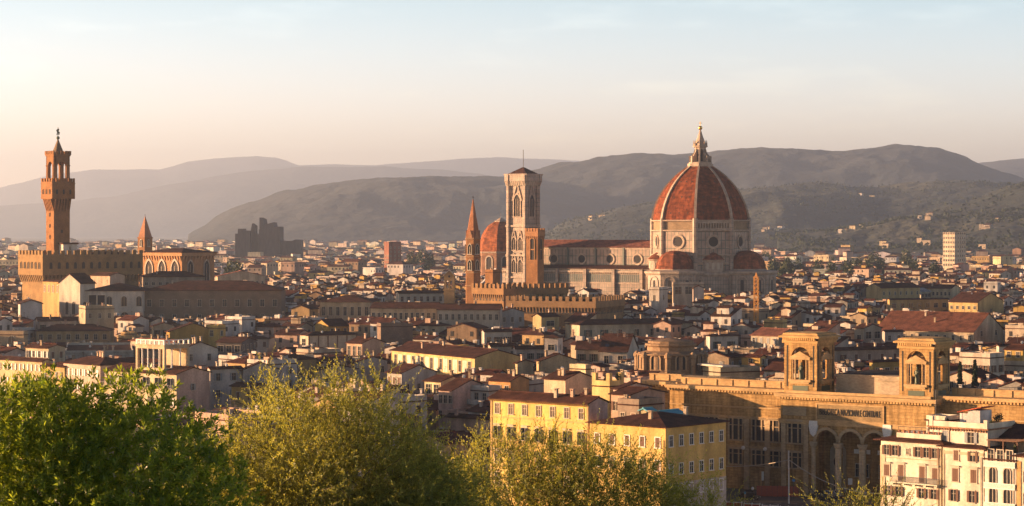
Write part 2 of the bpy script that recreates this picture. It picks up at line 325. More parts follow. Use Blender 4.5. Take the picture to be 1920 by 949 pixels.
# ---------------------------------------------------------------- house shells
def shell(wall, roof, wl, wr, H, kind, pitch, oh=.7, mw=0, mr=0, cw=None, cr=None, z0=0, parapet=.9):
    """fills wall and roof meshes; wall box spans x -wl..0, y 0..wr. returns roof height function"""
    t = math.tan(R(pitch)); th = .22; e = .03
    if kind == 'flat':
        wall.box(-wl, 0, 0, wr, z0, H, mw, cw)
        p = .3
        for b in ((-wl, 0, 0, p), (-wl, 0, wr-p, wr), (-wl, -wl+p, p, wr-p), (-p, 0, p, wr-p)): wall.box(b[0], b[1], b[2], b[3], H-.002, H+parapet, mw, cw, False)
        roof.box(-wl-.25, .25, -.25, wr+.25, H-.5, H-.25, mr, cr); roof.box(-wl+p, -p, p, wr-p, H, H+.12, mr, cr)
        return lambda x, y: H+.1
    wall.box(-wl, 0, 0, wr, z0, H, mw, cw)
    if kind == 'gx':
        rh = wr/2*t
        for x in (-wl, 0): wall.poly([(x, 0, H), (x, wr, H), (x, wr/2, H+rh)], mw, cw)
        b = [(-oh, H-oh*t+e), (wr/2, H+rh+e), (wr+oh, H-oh*t+e), (wr+oh, H-oh*t+th+e), (wr/2, H+rh+th+e), (-oh, H-oh*t+th+e)]
        roof.xprism(b, -wl-.35, .35, mr, cr)
        roof.box(-wl-.3, .3, wr/2-.18, wr/2+.18, H+rh+th-.05, H+rh+th+.16, mr, cr)
        return lambda x, y: H+e+th+rh-abs(y-wr/2)*t
    if kind == 'gy':
        rh = wl/2*t
        for y in (0, wr): wall.poly([(-wl, y, H), (0, y, H), (-wl/2, y, H+rh)], mw, cw)
        b = [(-wl-oh, H-oh*t+e), (-wl/2, H+rh+e), (oh, H-oh*t+e), (oh, H-oh*t+th+e), (-wl/2, H+rh+th+e), (-wl-oh, H-oh*t+th+e)]
        roof.yprism(b, -.35, wr+.35, mr, cr)
        roof.box(-wl/2-.18, -wl/2+.18, -.3, wr+.3, H+rh+th-.05, H+rh+th+.16, mr, cr)
        return lambda x, y: H+e+th+rh-abs(x+wl/2)*t
    if kind == 'shed':                 # falls towards the left-hand wall
        rh = wr*t
        wall.poly([(0, 0, H), (0, wr, H), (0, wr, H+rh)], mw, cw); wall.poly([(-wl, 0, H), (-wl, wr, H), (-wl, wr, H+rh)], mw, cw); wall.poly([(-wl, wr, H), (0, wr, H), (0, wr, H+rh), (-wl, wr, H+rh)], mw, cw)
        roof.xprism([(-oh, H-oh*t+e), (wr+.3, H+rh+.3*t+e), (wr+.3, H+rh+.3*t+th+e), (-oh, H-oh*t+th+e)], -wl-.35, .35, mr, cr)
        return lambda x, y: H+e+th+y*t
    # hip
    a = min(wl, wr)/2+oh; rh = a*t; X0, X1, Y0, Y1 = -wl-oh, oh, -oh, wr+oh; z = H+e
    if wl >= wr: r0, r1 = (X0+a, (Y0+Y1)/2), (X1-a, (Y0+Y1)/2)
    else: r0, r1 = ((X0+X1)/2, Y0+a), ((X0+X1)/2, Y1-a)
    if abs(wl-wr) < .1: r1 = (r0[0]+.05, r0[1]+.05)
    A, Bq, C, D = (X0, Y0), (X1, Y0), (X1, Y1), (X0, Y1)
    roof.loft([[(*q, z) for q in (A, Bq, C, D)], [(*q, z+.2) for q in (A, Bq, C, D)]], mr, False, True, cr)
    roof.poly([(*q, z) for q in (D, C, Bq, A)], mr, cr)
    up = lambda q: (q[0], q[1], z+.2); tp = lambda q: (q[0], q[1], z+.2+rh)
    if wl >= wr:
        roof.poly([up(A), up(Bq), tp(r1), tp(r0)], mr, cr); roof.poly([up(C), up(D), tp(r0), tp(r1)], mr, cr); roof.poly([up(Bq), up(C), tp(r1)], mr, cr); roof.poly([up(D), up(A), tp(r0)], mr, cr)
    else:
        roof.poly([up(Bq), up(C), tp(r1), tp(r0)], mr, cr); roof.poly([up(D), up(A), tp(r0), tp(r1)], mr, cr); roof.poly([up(A), up(Bq), tp(r0)], mr, cr); roof.poly([up(C), up(D), tp(r1)], mr, cr)
    return lambda x, y: z+.2+max(0, min(x-X0, X1-x, y-Y0, Y1-y))*t
def chimney_mb(mb, x, y, zb, zt, m=0, c=None, m2=None, c2=None):
    mb.box(x-.35, x+.35, y-.3, y+.3, zb, zt, m, c); m2 = m if m2 is None else m2
    mb.box(x-.5, x+.5, y-.45, y+.45, zt+.25, zt+.4, m2, c2 or c)
    for a in (-.28, .28): mb.box(x+a-.06, x+a+.06, y-.28, y+.28, zt, zt+.25, m, c)
CRE, OCH, WHI, PNK, GRY, YEL, TAN, STN = (.47, .37, .265), (.40, .26, .12), (.54, .48, .41), (.47, .31, .22), (.28, .25, .21), (.52, .33, .10), (.34, .25, .16), (.24, .17, .11)
RF = (.062, .027, .019)
def antenna(par, x, y, z, h=2.2):
    b = MB(); b.tube([(x, y, z-.3), (x, y, z+h)], .045, 4)
    for k in range(5): b.bar((x-.5+.06*k, y-.02, z+h-.1-k*.0), (x+.5-.06*k, y+.02, z+h-.1), .02)
    for k in range(4): b.bar((x-.4+.27*k, y-.25, z+h-.1), (x-.4+.27*k, y+.25, z+h-.1), .02)
    b.build('antenna', 'iron', par)
def dish(par, x, y, z, a=0.5):
    b = MB(); b.tube([(x, y, z-.3), (x, y, z+.6)], .04, 4)
    c, s = math.cos(a), math.sin(a)
    prof = [(.02, .0), (.25, .04), (.42, .12)]; rings = []
    for r, d in prof: rings.append([(x+c*d*-1+(-s)*r*math.cos(t), y+s*d*-1+c*r*math.cos(t), z+.6+r*math.sin(t)) for t in [i*math.pi/5 for i in range(10)]])
    b.loft(rings, 1, False); b.build('satellite_dish', ['iron', 'white'], par)
def house(name, label, cat, pl, pc, pr, ye, H, phi, roof='gx', pitch=17, wall=CRE, rcol=RF, L=None, Rr=None, Y=None, wr=None, wl=None, chim=1, ant=1, vis=20, land=None, oh=.7, rmat=None, wmat='wall', seed=None, **kw):
    rn = random.Random(seed if seed is not None else label)
    Y = Y or Yof(ye, H); X, a, b = frame(pl, pc, pr, Y, phi); wl = wl or a; wr = wr or b
    root = thing(name, label, cat, (X, Y, 0), R(-phi), kw.get('group'))
    w, r = MB(), MB(); rz = shell(w, r, wl, wr, H, roof, pitch, oh)
    w.build('wall', wmat, root, wall); r.build('roof', rmat or ('roofy' if roof in ('gy',) else 'roof'), root, rcol)
    for face, sp, ln in (('L', L, wl), ('R', Rr, wr)):
        if sp == 0: continue
        sp = dict(sp or {}); z0 = H-2.9
        if roof == 'flat': z0 -= .3
        n = sp.pop('n', max(1, round(ln/3.6))); rows = sp.pop('rows', [z0-3.9*k for k in range(sp.pop('k', 3))])
        sp.setdefault('style', rn.choice(['open', 'closed', 'open', 'plain'])); sp.setdefault('shut', rn.choice(['green', 'brown', 'grey', 'green']))
        if ln > 1.6: win_rows(root, face, ln, n, rows, **sp)
    for _ in range(chim):
        x, y = -wl*rn.uniform(.12, .88), wr*rn.uniform(.2, .8); z = rz(x, y); c = MB(); chimney_mb(c, x, y, z-.6, z+rn.uniform(.9, 1.5)); c.build('chimney', 'wall', root, rn.choice([TAN, PNK, CRE]))
    if ant and rn.random() < .6: x, y = -wl*rn.uniform(.1, .9), wr*rn.uniform(.3, .7); dish(root, x, y, rz(x, y), rn.uniform(-1, .6))
    for _ in range(ant*2):
        x, y = -wl*rn.uniform(.1, .9), wr*rn.uniform(.3, .7); antenna(root, x, y, rz(x, y), rn.uniform(1.6, 2.6))
    BLOCK.append((X, Y, phi, -wl, 0, 0, wr)); VIS.append((min(pl or pc, pc), max(pr or pc, pc), Y, ye+vis))
    if land: LAND.append((land, (pl or pc)*.5+(pr or pc)*.5, ye, Y))
    return root, wl, wr, rz
def roof_room(root, x0, x1, y0, y1, z0, H, roof='gx', wall=CRE, rcol=RF, L=1, Rn=1, name='roof_room', wh=1.4, ww=1.0):
    """small storey standing on a roof: a part of its house"""
    w, r = MB(), MB(); shell(w, r, x1-x0, y1-y0, H, roof, 15, .4, parapet=.5)
    o = w.build(name, 'wall', root, wall); o.location = (x1, y0, z0); r.build('roof', 'roof', o, rcol)
    if L: win_rows(o, 'L', x1-x0, L, [H-wh-.5], 'plain', ww, wh)
    if Rn: win_rows(o, 'R', y1-y0, Rn, [H-wh-.5], 'plain', ww, wh)
    return o
# ---------------------------------------------------------------- ground, hills, haze
def ground():
    ys = [-60, -10, 0, 10, 20, 30, 40, 60, 80, 110, 150, 200, 250, 270, 400, 700, 1200, 2500, 5000, 9000, 16000, 29700]
    us = np.linspace(-1, 1, 25); v, f = [], []
    def gz(y): return 0 if y > 250 else (54 if y < -5 else 54-.30*y+.00034*y*y*1.0 if y < 250 else 0)
    for y in ys:
        h = max(0, gz(y)); hw = 120+max(0, y)*.31
        for u in us: v.append((u*hw, y, h))
    n = len(us)
    for i in range(len(ys)-1):
        for j in range(n-1): a = i*n+j; f.append((a, a+1, a+n+1, a+n))
    me = bpy.data.meshes.new('ground'); me.from_pydata(v, [], f)
    m, N, L, B = mat('earth'); p = geo(N)
    q = N.new('ShaderNodeValToRGB'); L.new(noise(N, L, .02, 8, p), q.inputs[0])
    q.color_ramp.elements[0].position = .35; q.color_ramp.elements[0].color = (.045, .045, .03, 1); q.color_ramp.elements[1].position = .65; q.color_ramp.elements[1].color = (.10, .085, .065, 1)
    L.new(q.outputs[0], B.inputs['Base Color']); B.inputs['Roughness'].default_value = .95
    me.materials.append(m); tag(link('ground', me), kind='structure')
ground()
def hill_mat(name, c1, c2, c3, sc1):
    m, N, L, B = mat(name); p = geo(N)
    q = N.new('ShaderNodeValToRGB'); L.new(noise(N, L, sc1, 9, p, .62), q.inputs[0])
    e = q.color_ramp.elements; e[0].position = .42; e[0].color = (*c1, 1); e[1].position = .66; e[1].color = (*c3, 1); k = e.new(.52); k.color = (*c2, 1)
    L.new(q.outputs[0], B.inputs['Base Color']); B.inputs['Roughness'].default_value = .95
    bm = N.new('ShaderNodeBump'); bm.inputs['Strength'].default_value = 1; bm.inputs['Distance'].default_value = 25; L.new(noise(N, L, sc1*6, 6, p), bm.inputs['Height']); L.new(bm.outputs[0], B.inputs['Normal'])
    return m
from mathutils import noise as mnoise
HILLF = []
def hill(name, prof, Yr, front, back, material, amp, x0=-160, x1=2080, n=240, m=26, rough=0.0):
    """a ridge whose skyline follows prof (px, row) at distance Yr, sloping to the plain in front and behind"""
    px = np.linspace(x0, x1, n); pr = np.interp(px, [a for a, b in prof], [b for a, b in prof]); v, f = [], []
    ts = np.concatenate([np.linspace(-1, 0, m), np.linspace(0, 1, 6)[1:]])
    for t in ts:
        for i in range(n):
            Y = Yr+(t*front if t < 0 else t*back); X = (px[i]-960)/F*Y
            top = max(0, CZ+(HY-pr[i])*Yr/F) if pr[i] < HY+8 else -5
            s = math.cos(min(1, abs(t))*math.pi/2)**(1.25 if t < 0 else 1)
            q = mnoise.fractal(Vector((X/Yr*9, t*2.2, Yr*.001)), .9, 2.1, 6)
            q2 = mnoise.fractal(Vector((X/Yr*60, t*14, 3+Yr*.001)), .8, 2.1, 4)
            z = top*s*(1-max(0, .55-q)*.42*min(1, abs(t)*2.2))+q2*amp*(1 if top > 10 else 0)*(.4+.6*s)
            v.append((X, Y, z if s > .01 else -3))
    for k in range(len(ts)-1):
        for i in range(n-1): a = k*n+i; f.append((a, a+1, a+n+1, a+n))
    me = bpy.data.meshes.new(name); me.from_pydata(v, [], f); me.materials.append(material); me.polygons.foreach_set('use_smooth', [True]*len(f))
    tag(link(name, me), kind='structure'); HILLF.append((name, v, n, len(ts)))
hm1 = hill_mat('wooded_slope', (.010, .018, .012), (.018, .025, .016), (.06, .058, .032), .0035)
hm2 = hill_mat('mountain_slope', (.008, .014, .018), (.013, .020, .023), (.028, .031, .031), .0016)
hill('hills', [(1400,445),(1500,436),(1560,430),(1640,417),(1700,406),(1760,391),(1820,376),(1880,356),(1920,342),(2080,300)], 4700, 1500, 900, hm1, 7, 1380, 2080, 170, 40)
hill('hills', [(960,446),(1030,434),(1050,421),(1100,406),(1160,388),(1220,377),(1300,373),(1400,352),(1450,347),(1520,345),(1580,347),(1640,352),(1700,345),(1760,340),(1820,337),(1880,340),(2080,350)], 6300, 1700, 1100, hm1, 8, 960, 2080, 240, 40)
hill('mountains', [(340,446),(365,432),(400,410),(450,385),(520,362),(600,345),(680,335),(760,333),(900,330),(950,329),(1000,334),(1100,350),(1200,370),(1300,400),(1400,430),(1450,446)], 8800, 2000, 1300, hm2, 9, 330, 1450, 240, 30)
hill('mountains', [(800,360),(940,335),(1000,320),(1060,305),(1120,294),(1180,287),(1240,285),(1290,287),(1340,280),(1400,278),(1460,277),(1520,281),(1560,283),(1620,278),(1660,275),(1710,272),(1760,277),(1800,290),(1835,306),(1880,325),(2080,380)], 9400, 2000, 1500, hm2, 9, 700, 2080, 240, 30)
hill('mountains', [(-160,380),(0,385),(100,380),(200,370),(300,350),(400,330),(480,320),(560,313),(650,313),(720,311),(900,325),(1100,360)], 21500, 2800, 1500, hm2, 9, -160, 1100, 200, 24)
hill('mountains', [(1600,360),(1780,320),(1835,306),(1870,301),(1920,297),(2080,290)], 15000, 2300, 1300, hm2, 9, 1500, 2080, 80, 20)
hill('mountains', [(-160,362),(0,352),(90,330),(170,318),(300,318),(350,303),(400,298),(480,292),(520,296),(560,310),(620,308),(700,310),(800,303),(860,297),(950,296),(1060,300),(1200,310)], 28000, 2900, 1500, hm2, 10, -160, 1200, 220, 20)
def haze():
    b = MB(); b.box(-7900, 6400, -120, 29900, -6, 1010)
    m = bpy.data.materials.new('haze'); m.use_nodes = True; N = m.node_tree.nodes; L = m.node_tree.links; N.remove(N['Principled BSDF'])
    v = N.new('ShaderNodeVolumePrincipled'); v.inputs['Color'].default_value = (.64, .78, 1.0, 1); v.inputs['Density'].default_value = HAZE; v.inputs['Anisotropy'].default_value = .5
    L.new(v.outputs[0], N['Material Output'].inputs['Volume'])
    o = b.build('haze', m); tag(o, kind='stuff')
HAZE = 6.4e-5
haze()
# ---------------------------------------------------------------- helpers for large buildings
def loc(X, Y, phi, x, y): dx, dy = x-X, y-Y; p = R(phi); return dx*math.cos(p)-dy*math.sin(p), dx*math.sin(p)+dy*math.cos(p)
def wld(X, Y, phi, x, y): p = R(phi); return X+x*math.cos(p)+y*math.sin(p), Y-x*math.sin(p)+y*math.cos(p)
def px2x(X, Y, phi, px, yl):           # local x on plane y = yl that is seen at column px
    p = R(phi); k = (px-960)/F; a = X+yl*math.sin(p); b = Y+yl*math.cos(p)
    return (k*b-a)/(math.cos(p)+k*math.sin(p))
def gothic(par, face, s, z, w, h, lights=2, gable=False, mats=('plainmarble', 'dark'), plane=0, name='window'):
    b = MB(); hs = h-w*.866; t = w*.14; I = [(-w/2, 0)]+arcpts(0, hs, w, True)+[(w/2, 0)]; O = [(-w/2-t, 0)]+arcpts(0, hs, w+2*t, True)+[(w/2+t, 0)]
    b.loft([[(x, -.45, q) for x, q in O], [(x, -.45, q) for x, q in I], [(x, -.02, q) for x, q in I], [(x, -.02, q) for x, q in O]], 0, False, False)
    b.poly([(x, -.05, q) for x, q in I], 1)
    for k in range(1, lights): q = -w/2+w*k/lights; b.box(q-.13, q+.13, -.3, -.06, 0, hs+w*.3, 0)
    b.box(-w/2-t*1.6, w/2+t*1.6, -.5, 0, -.4, 0, 0)
    if gable:
        g = h*.42
        for sgn in (-1, 1): b.loft([[(sgn*(w/2+t*1.2), -.5, hs+.1), (sgn*(w/2+t*1.2), 0, hs+.1), (sgn*(w/2+t*2.4), 0, hs+.1), (sgn*(w/2+t*2.4), -.5, hs+.1)], [(0, -.5, h+g), (0, 0, h+g), (sgn*t, 0, h+g+t*1.6), (sgn*t, -.5, h+g+t*1.6)]], 0)
    o = b.build(name, list(mats), par); o.location = (s, plane-.01, z) if face == 'L' else (plane+.01, s, z); o.rotation_euler = (0, 0, 0 if face == 'L' else R(90)); return o
def corbels(mb, face, a, b, p0, p1, z0, z1, step, m=0, fill=.45):   # brackets carrying an overhang
    n = max(1, round((b-a)/step)); st = (b-a)/n
    for i in range(n):
        q = a+st*i+st*(1-fill)/2; q2 = q+st*fill
        if face == 'L': mb.xprism([(p0, z1), (p1, z1), (p1, z0)], q, q2, m)
        else: mb.yprism([(p0, z1), (p1, z1), (p1, z0)], q, q2, m)
def darkrow(mb, face, a, b, plane, z, n, w, h, m=1, arch=True):
    st = (b-a)/n
    for i in range(n):
        c = a+st*(i+.5); pts = ([(c-w/2, z)]+arcpts(c, z+h-w/2, w, False, 6)+[(c+w/2, z)]) if arch else [(c-w/2, z), (c-w/2, z+h), (c+w/2, z+h), (c+w/2, z)]
        mb.poly([(q, plane, k) if face == 'L' else (plane, q, k) for q, k in pts], m)
def slits(par, face, a, b, plane, z, n, w, h, frame='brick', arch=True, name='window', color=None):
    st = (b-a)/n
    for i in range(n):
        fr = MB(); t = .22
        I = ([(-w/2, 0)]+arcpts(0, h-w/2, w, False, 6)+[(w/2, 0)]) if arch else [(-w/2, 0), (-w/2, h), (w/2, h), (w/2, 0)]
        O = ([(-w/2-t, 0)]+arcpts(0, h-w/2, w+2*t, False, 6)+[(w/2+t, 0)]) if arch else [(-w/2-t, 0), (-w/2-t, h+t), (w/2+t, h+t), (w/2+t, 0)]
        fr.loft([[(x, -.2, q) for x, q in O], [(x, -.2, q) for x, q in I], [(x, -.0, q) for x, q in I], [(x, -.0, q) for x, q in O]], 0, False, False)
        fr.poly([(x, -.03, q) for x, q in I], 1); key = ('slit', frame, w, h, arch)
        if key not in MC: MC[key] = fr.mesh('window', [frame, 'dark'])
        o = link(name, MC[key], par, color); s = a+st*(i+.5)
        o.location = (s, plane, z) if face == 'L' else (plane, s, z); o.rotation_euler = (0, 0, 0 if face == 'L' else R(90))
BRK = (.25, .12, .05); STO = (.25, .155, .07); SAND = (.50, .31, .125)
# ---------------------------------------------------------------- battlemented palace with tall tower (left)
def old_palace():
    Y, phi = 1060, 53; X, wl, wr = frame(34, 80, 268, Y, phi)
    r = thing('battlemented_palace', 'massive battlemented stone palace with a tall slender clock tower on the left', 'palace', (X, Y, 0), R(-phi))
    zt = zat(470, Y); zg = zat(519, Y); o = 1.4
    b = MB(); b.box(-wl+o, -o, o, wr-o, 0, zg+.2); b.build('wall', 'brick', r, STO)
    b = MB(); b.box(-wl, 0, 0, wr, zg+.6, zt-2); corbels(b, 'L', -wl, 0, 0, o, zg-3, zg+.6, 1.9); corbels(b, 'R', 0, wr, 0, -o, zg-3, zg+.6, 1.9); b.box(-wl-.2, .2, -.2, wr+.2, zt-3.1, zt-2.8); b.build('gallery', 'brick', r, STO)
    b = MB(); b.merlons(-wl, 0, 0, .9, zt-2, 2, 1.9, 1.5); b.merlons(-.9, 0, 2.5, wr, zt-2, 2, 1.9, 1.5, 0, 'y'); b.merlons(-wl, -wl+.9, 2.5, wr, zt-2, 2, 1.9, 1.5, 0, 'y'); b.build('battlement', 'brick', r, STO)
    slits(r, 'L', -wl+1.5, -1.5, -.03, zg+3.5, 6, 1.5, 3, color=STO); slits(r, 'R', 2, wr, .03, zg+3.5, 12, 1.5, 3, color=STO)
    b = MB(); rf = MB(); shell(b, rf, wl-8, 26, zt-3, 'hip', 14, .2); q = rf.build('roof', 'roof', r, RF); q.location = (-4, wr*.5, 0)
    # tower
    ty = 1078; tx, tl, tr = frame(86.5, 101, 131, ty, phi); lx, ly = loc(X, Y, phi, tx, ty); s = (tl+tr)/2
    z1, z2, z3, z4, z5, z6, z7 = (zat(q, ty) for q in (393, 373, 341, 336, 303, 283, 262)); ov = 1.75
    def T(o): o.location = (lx, ly, 0); return o
    b = MB(); b.box(-s, 0, 0, s, 30, z1); tw = T(b.build('tower', 'brick', r, BRK))
    slits(tw, 'L', -s*.75, -s*.25, -.03, zat(448, ty), 1, .9, 1.7, color=BRK); slits(tw, 'L', -s*.75, -s*.25, -.03, zat(427, ty), 1, .9, 1.7, color=BRK); slits(tw, 'R', s*.3, s*.7, .03, zat(437, ty), 1, .9, 1.7, color=BRK); slits(tw, 'L', -s*.75, -s*.25, -.03, zat(406, ty), 1, .9, 1.7, color=BRK)
    b = MB(); b.box(-s-ov, ov, -ov, s+ov, z2, z3); corbels(b, 'L', -s-.3, .3, -ov, 0, z1-1, z2, 1.5, 0, .5); corbels(b, 'R', -.3, s+.3, ov, 0, z1-1, z2, 1.5, 0, .5)
    b.loft([[(-s, 0, z1), (0, 0, z1), (0, s, z1), (-s, s, z1)], [(-s-.2, -.2, z2), (.2, -.2, z2), (.2, s+.2, z2), (-s-.2, s+.2, z2)]], 0, False); b.box(-s-ov-.15, ov+.15, -ov-.15, s+ov+.15, z3-.9, z3-.6)
    g = T(b.build('tower_gallery', 'brick', r, BRK)); slits(g, 'L', -s-1, 1, -ov-.03, z2+2.2, 3, 1.0, 2.2, color=BRK); slits(g, 'R', -1, s+1, ov+.03, z2+2.2, 3, 1.0, 2.2, color=BRK)
    b = MB()
    for f in (0, 1): b.merlons(-s-ov, ov, (-ov, s+ov-.6)[f], (-ov+.6, s+ov)[f], z3, 1.7, 1.3, 1.0); b.merlons((-s-ov, ov-.6)[f], (-s-ov+.6, ov)[f], -ov+2, s+ov-2, z3, 1.7, 1.3, 1.0, 0, 'y')
    T(b.build('tower_battlement', 'brick', r, BRK))
    b = MB(); I = Matrix.Identity(4)
    for k in range(4):
        a = MB(); a.archwall(-s/2, s/2, z3-1, z5+3.2, -s/2, -s/2+1.2, [(0, s*.56, z3-.9, z5-2.2, False)]); b.add(a, Matrix.Translation((-s/2, s/2, 0)) @ Matrix.Rotation(R(90*k), 4, 'Z'))
        for sx in (-1,): b.lathe(-s/2+(s/2-.6)*math.cos(R(45+90*k))*1.35, s/2+(s/2-.6)*math.sin(R(45+90*k))*1.35, [(1.15, z3-1), (1.0, z5-2.5), (1.3, z5-1.5)], 10)
    b.box(-s-.3, .3, -.3, s+.3, z5+2.6, z5+3.3); b.box(-s-.5, .5, -.5, s+.5, z5+3.3, z6-1.6)
    T(b.build('belfry', 'brick', r, BRK))
    b = MB()
    for f in (0, 1): b.merlons(-s-.5, .5, (-.5, s)[f], (0, s+.5)[f], z6-1.6, 1.7, 1.3, .9); b.merlons((-s-.5, 0)[f], (-s, .5)[f], 1, s-1, z6-1.6, 1.7, 1.3, .9, 0, 'y')
    T(b.build('belfry_battlement', 'brick', r, BRK))
    b = MB(); b.lathe(-s/2, s/2, [(3.1, z6-1.6), (2.2, z6+.8), (1.0, z7-1.5), (.25, z7+.5)], 4, 45); sp = T(b.build('spire', 'roof', r, (.16, .11, .07)))
    b = MB(); b.lathe(-s/2, s/2, [(.1, z7), (.8, z7+.7), (.8, z7+1.3), (.1, z7+2)], 10); b.tube([(-s/2, s/2, z7+1.8), (-s/2, s/2, z7+6)], .13); b.build('finial', 'bronze', sp)
    b = MB(); pts = [(-.7, 0), (-.4, 1.3), (-.8, 2.2), (-.2, 2.9), (.5, 3.0), (.6, 2.3), (.2, 1.9), (.9, 1.2), (.5, 0), (.25, .1), (.2, .9), (-.2, .9), (-.3, 0)]
    c, q = math.cos(R(phi)), math.sin(R(phi)); b.loft([[(-s/2+x*c-d*q, s/2+x*q+d*c, z7+2.3+z) for x, z in pts] for d in (-.15, .15)]); b.build('weathervane', 'bronze', sp)
    b = MB(); b.box(-5, 0, 0, 7, 40, zat(458, ty)); q = b.build('stair_hut', 'wall', r, (.5, .45, .38)); q.location = (lx+4.5, ly+2.5, 0)
    b = MB(); b.prism([(-5.5, -.5), (.5, -.5), (.5, 7.5), (-5.5, 7.5)], zat(458, ty), zat(455, ty)); p = b.build('roof', 'roof', q, RF); add_window(q, 'R', 3.4, zat(469, ty), 'plain', 1, 1.6)
    BLOCK.append((X, Y, phi, -wl, 0, 0, wr)); VIS.append((34, 268, Y, 532)); LAND.append(('battlemented palace', 85, 500, Y))
old_palace()
# ---------------------------------------------------------------- brick granary church with arched windows and the spire behind it
def granary():
    Y, phi = 1165, 40; X, wl, wr = frame(268, 341, 402, Y, phi); zt = zat(474, Y)
    r = thing('granary_church', 'tall orange brick church block with pointed arched windows and bracketed eaves', 'church', (X, Y, 0), R(-phi))
    b = MB(); b.box(-wl, 0, 0, wr, 0, zt); b.build('wall', 'brick', r, (.36, .19, .09))
    b = MB(); n = 18
    for f, a, e in (('L', -wl, 0), ('R', 0, wr)):
        corbels(b, f, a, e, -.9 if f == 'L' else .9, 0, zt-4.5, zt-1.6, 2.0, 0, .45)
    b.box(-wl-.9, .9, -.9, wr+.9, zt-1.6, zt); b.build('cornice', 'brick', r, (.40, .22, .11))
    w, rf = MB(), MB(); shell(w, rf, wl, wr, zt, 'hip', 9, 1.3); rf.build('roof', 'roof', r, RF)
    for i in range(3): gothic(r, 'L', -wl+wl*(i+.5)/3, zat(540, Y), wl*.17, 13.5, 2, False, ('plainmarble', 'dark'))
    for i in range(2): gothic(r, 'R', wr*(i+.5)/2, zat(540, Y), wr*.15, 13.5, 2, False, ('plainmarble', 'dark'))
    BLOCK.append((X, Y, phi, -wl, 0, 0, wr)); VIS.append((268, 402, Y, 515)); LAND.append(('brick church block', 341, 490, Y))
    Y = 1420; X = xat(272, Y); q = Y/F
    r = thing('church_spire', 'slim dark brick pyramid spire behind the brick church block', 'spire', (X, Y, 0), R(-40))
    b = MB(); b.box(-3.1, 3.1, -3.1, 3.1, 0, zat(445, Y)); b.box(-3.4, 3.4, -3.4, 3.4, zat(447, Y), zat(445, Y)); t = b.build('tower', 'brick', r, BRK)
    for f in ('L', 'R'): gothic(r, f, 0, zat(462, Y), 1.6, 4, 2, False, ('stone', 'dark'), -3.1 if f == 'L' else 3.1)
    b = MB(); b.lathe(0, 0, [(4.2, zat(445, Y)), (.12, zat(405, Y))], 4, 45); b.build('spire', 'brick', r, (.33, .16, .09))
    b = MB(); b.tube([(0, 0, zat(406, Y)), (0, 0, zat(402, Y))], .2, 4); b.build('finial', 'iron', r)
    VIS.append((262, 284, Y, 460))
granary()
# ---------------------------------------------------------------- slender hexagonal bell tower
def badia():
    Y = 1030; X = xat(887, Y); r = thing('hexagonal_bell_tower', 'slender hexagonal brick bell tower with sharp spire, left of the marble bell tower', 'bell tower', (X, Y, 0), R(-33))
    rr = 3.55; z1 = zat(447, Y); rot = 8
    b = MB(); b.lathe(0, 0, [(rr, 0), (rr, z1)], 6, rot); b.build('wall', 'brick', r, (.29, .14, .06))
    b = MB()
    for z in (z1, zat(480, Y), zat(510, Y), zat(535, Y)): b.lathe(0, 0, [(rr+.05, z-.5), (rr+.35, z-.2), (rr+.35, z), (rr+.05, z+.1)], 6, rot)
    b.build('cornice', 'brick', r, (.42, .25, .13))
    b = MB(); b.lathe(0, 0, [(rr-.1, z1), (.14, zat(373, Y))], 6, rot); b.build('spire', 'brick', r, (.34, .15, .075))
    ap = rr*math.cos(R(30))
    for k in range(6):
        a = R(rot+30+60*k); g = MB(); g.loft([[(-1.3, 0, 0), (1.3, 0, 0), (0, 0, 3.6)], [(-.5, 1.6, 0), (.5, 1.6, 0), (0, 1.2, 3.4)]]); o = g.build('gablet', 'brick', r, (.38, .2, .1)); o.location = (ap*math.cos(a), ap*math.sin(a), z1); o.rotation_euler = (0, 0, a+R(90))
        for z, h in ((zat(476, Y), 4.2), (zat(506, Y), 4.2)):
            if k in (2, 3, 4, 5): o = gothic(r, 'L', 0, z, 1.7, h, 2, False, ('stone', 'dark')); o.location = (ap*1.005*math.cos(a), ap*1.005*math.sin(a), z); o.rotation_euler = (0, 0, a+R(90))
    b = MB(); b.tube([(0, 0, zat(374, Y)), (0, 0, zat(367, Y))], .12, 4); b.lathe(0, 0, [(.05, zat(371, Y)), (.5, zat(370, Y)), (.05, zat(369, Y))], 8); b.build('finial', 'iron', r)
    BLOCK.append((X, Y, 0, -4, 4, -4, 4)); VIS.append((872, 902, Y, 530)); LAND.append(('hexagonal bell tower', 887, 490, Y))
badia()
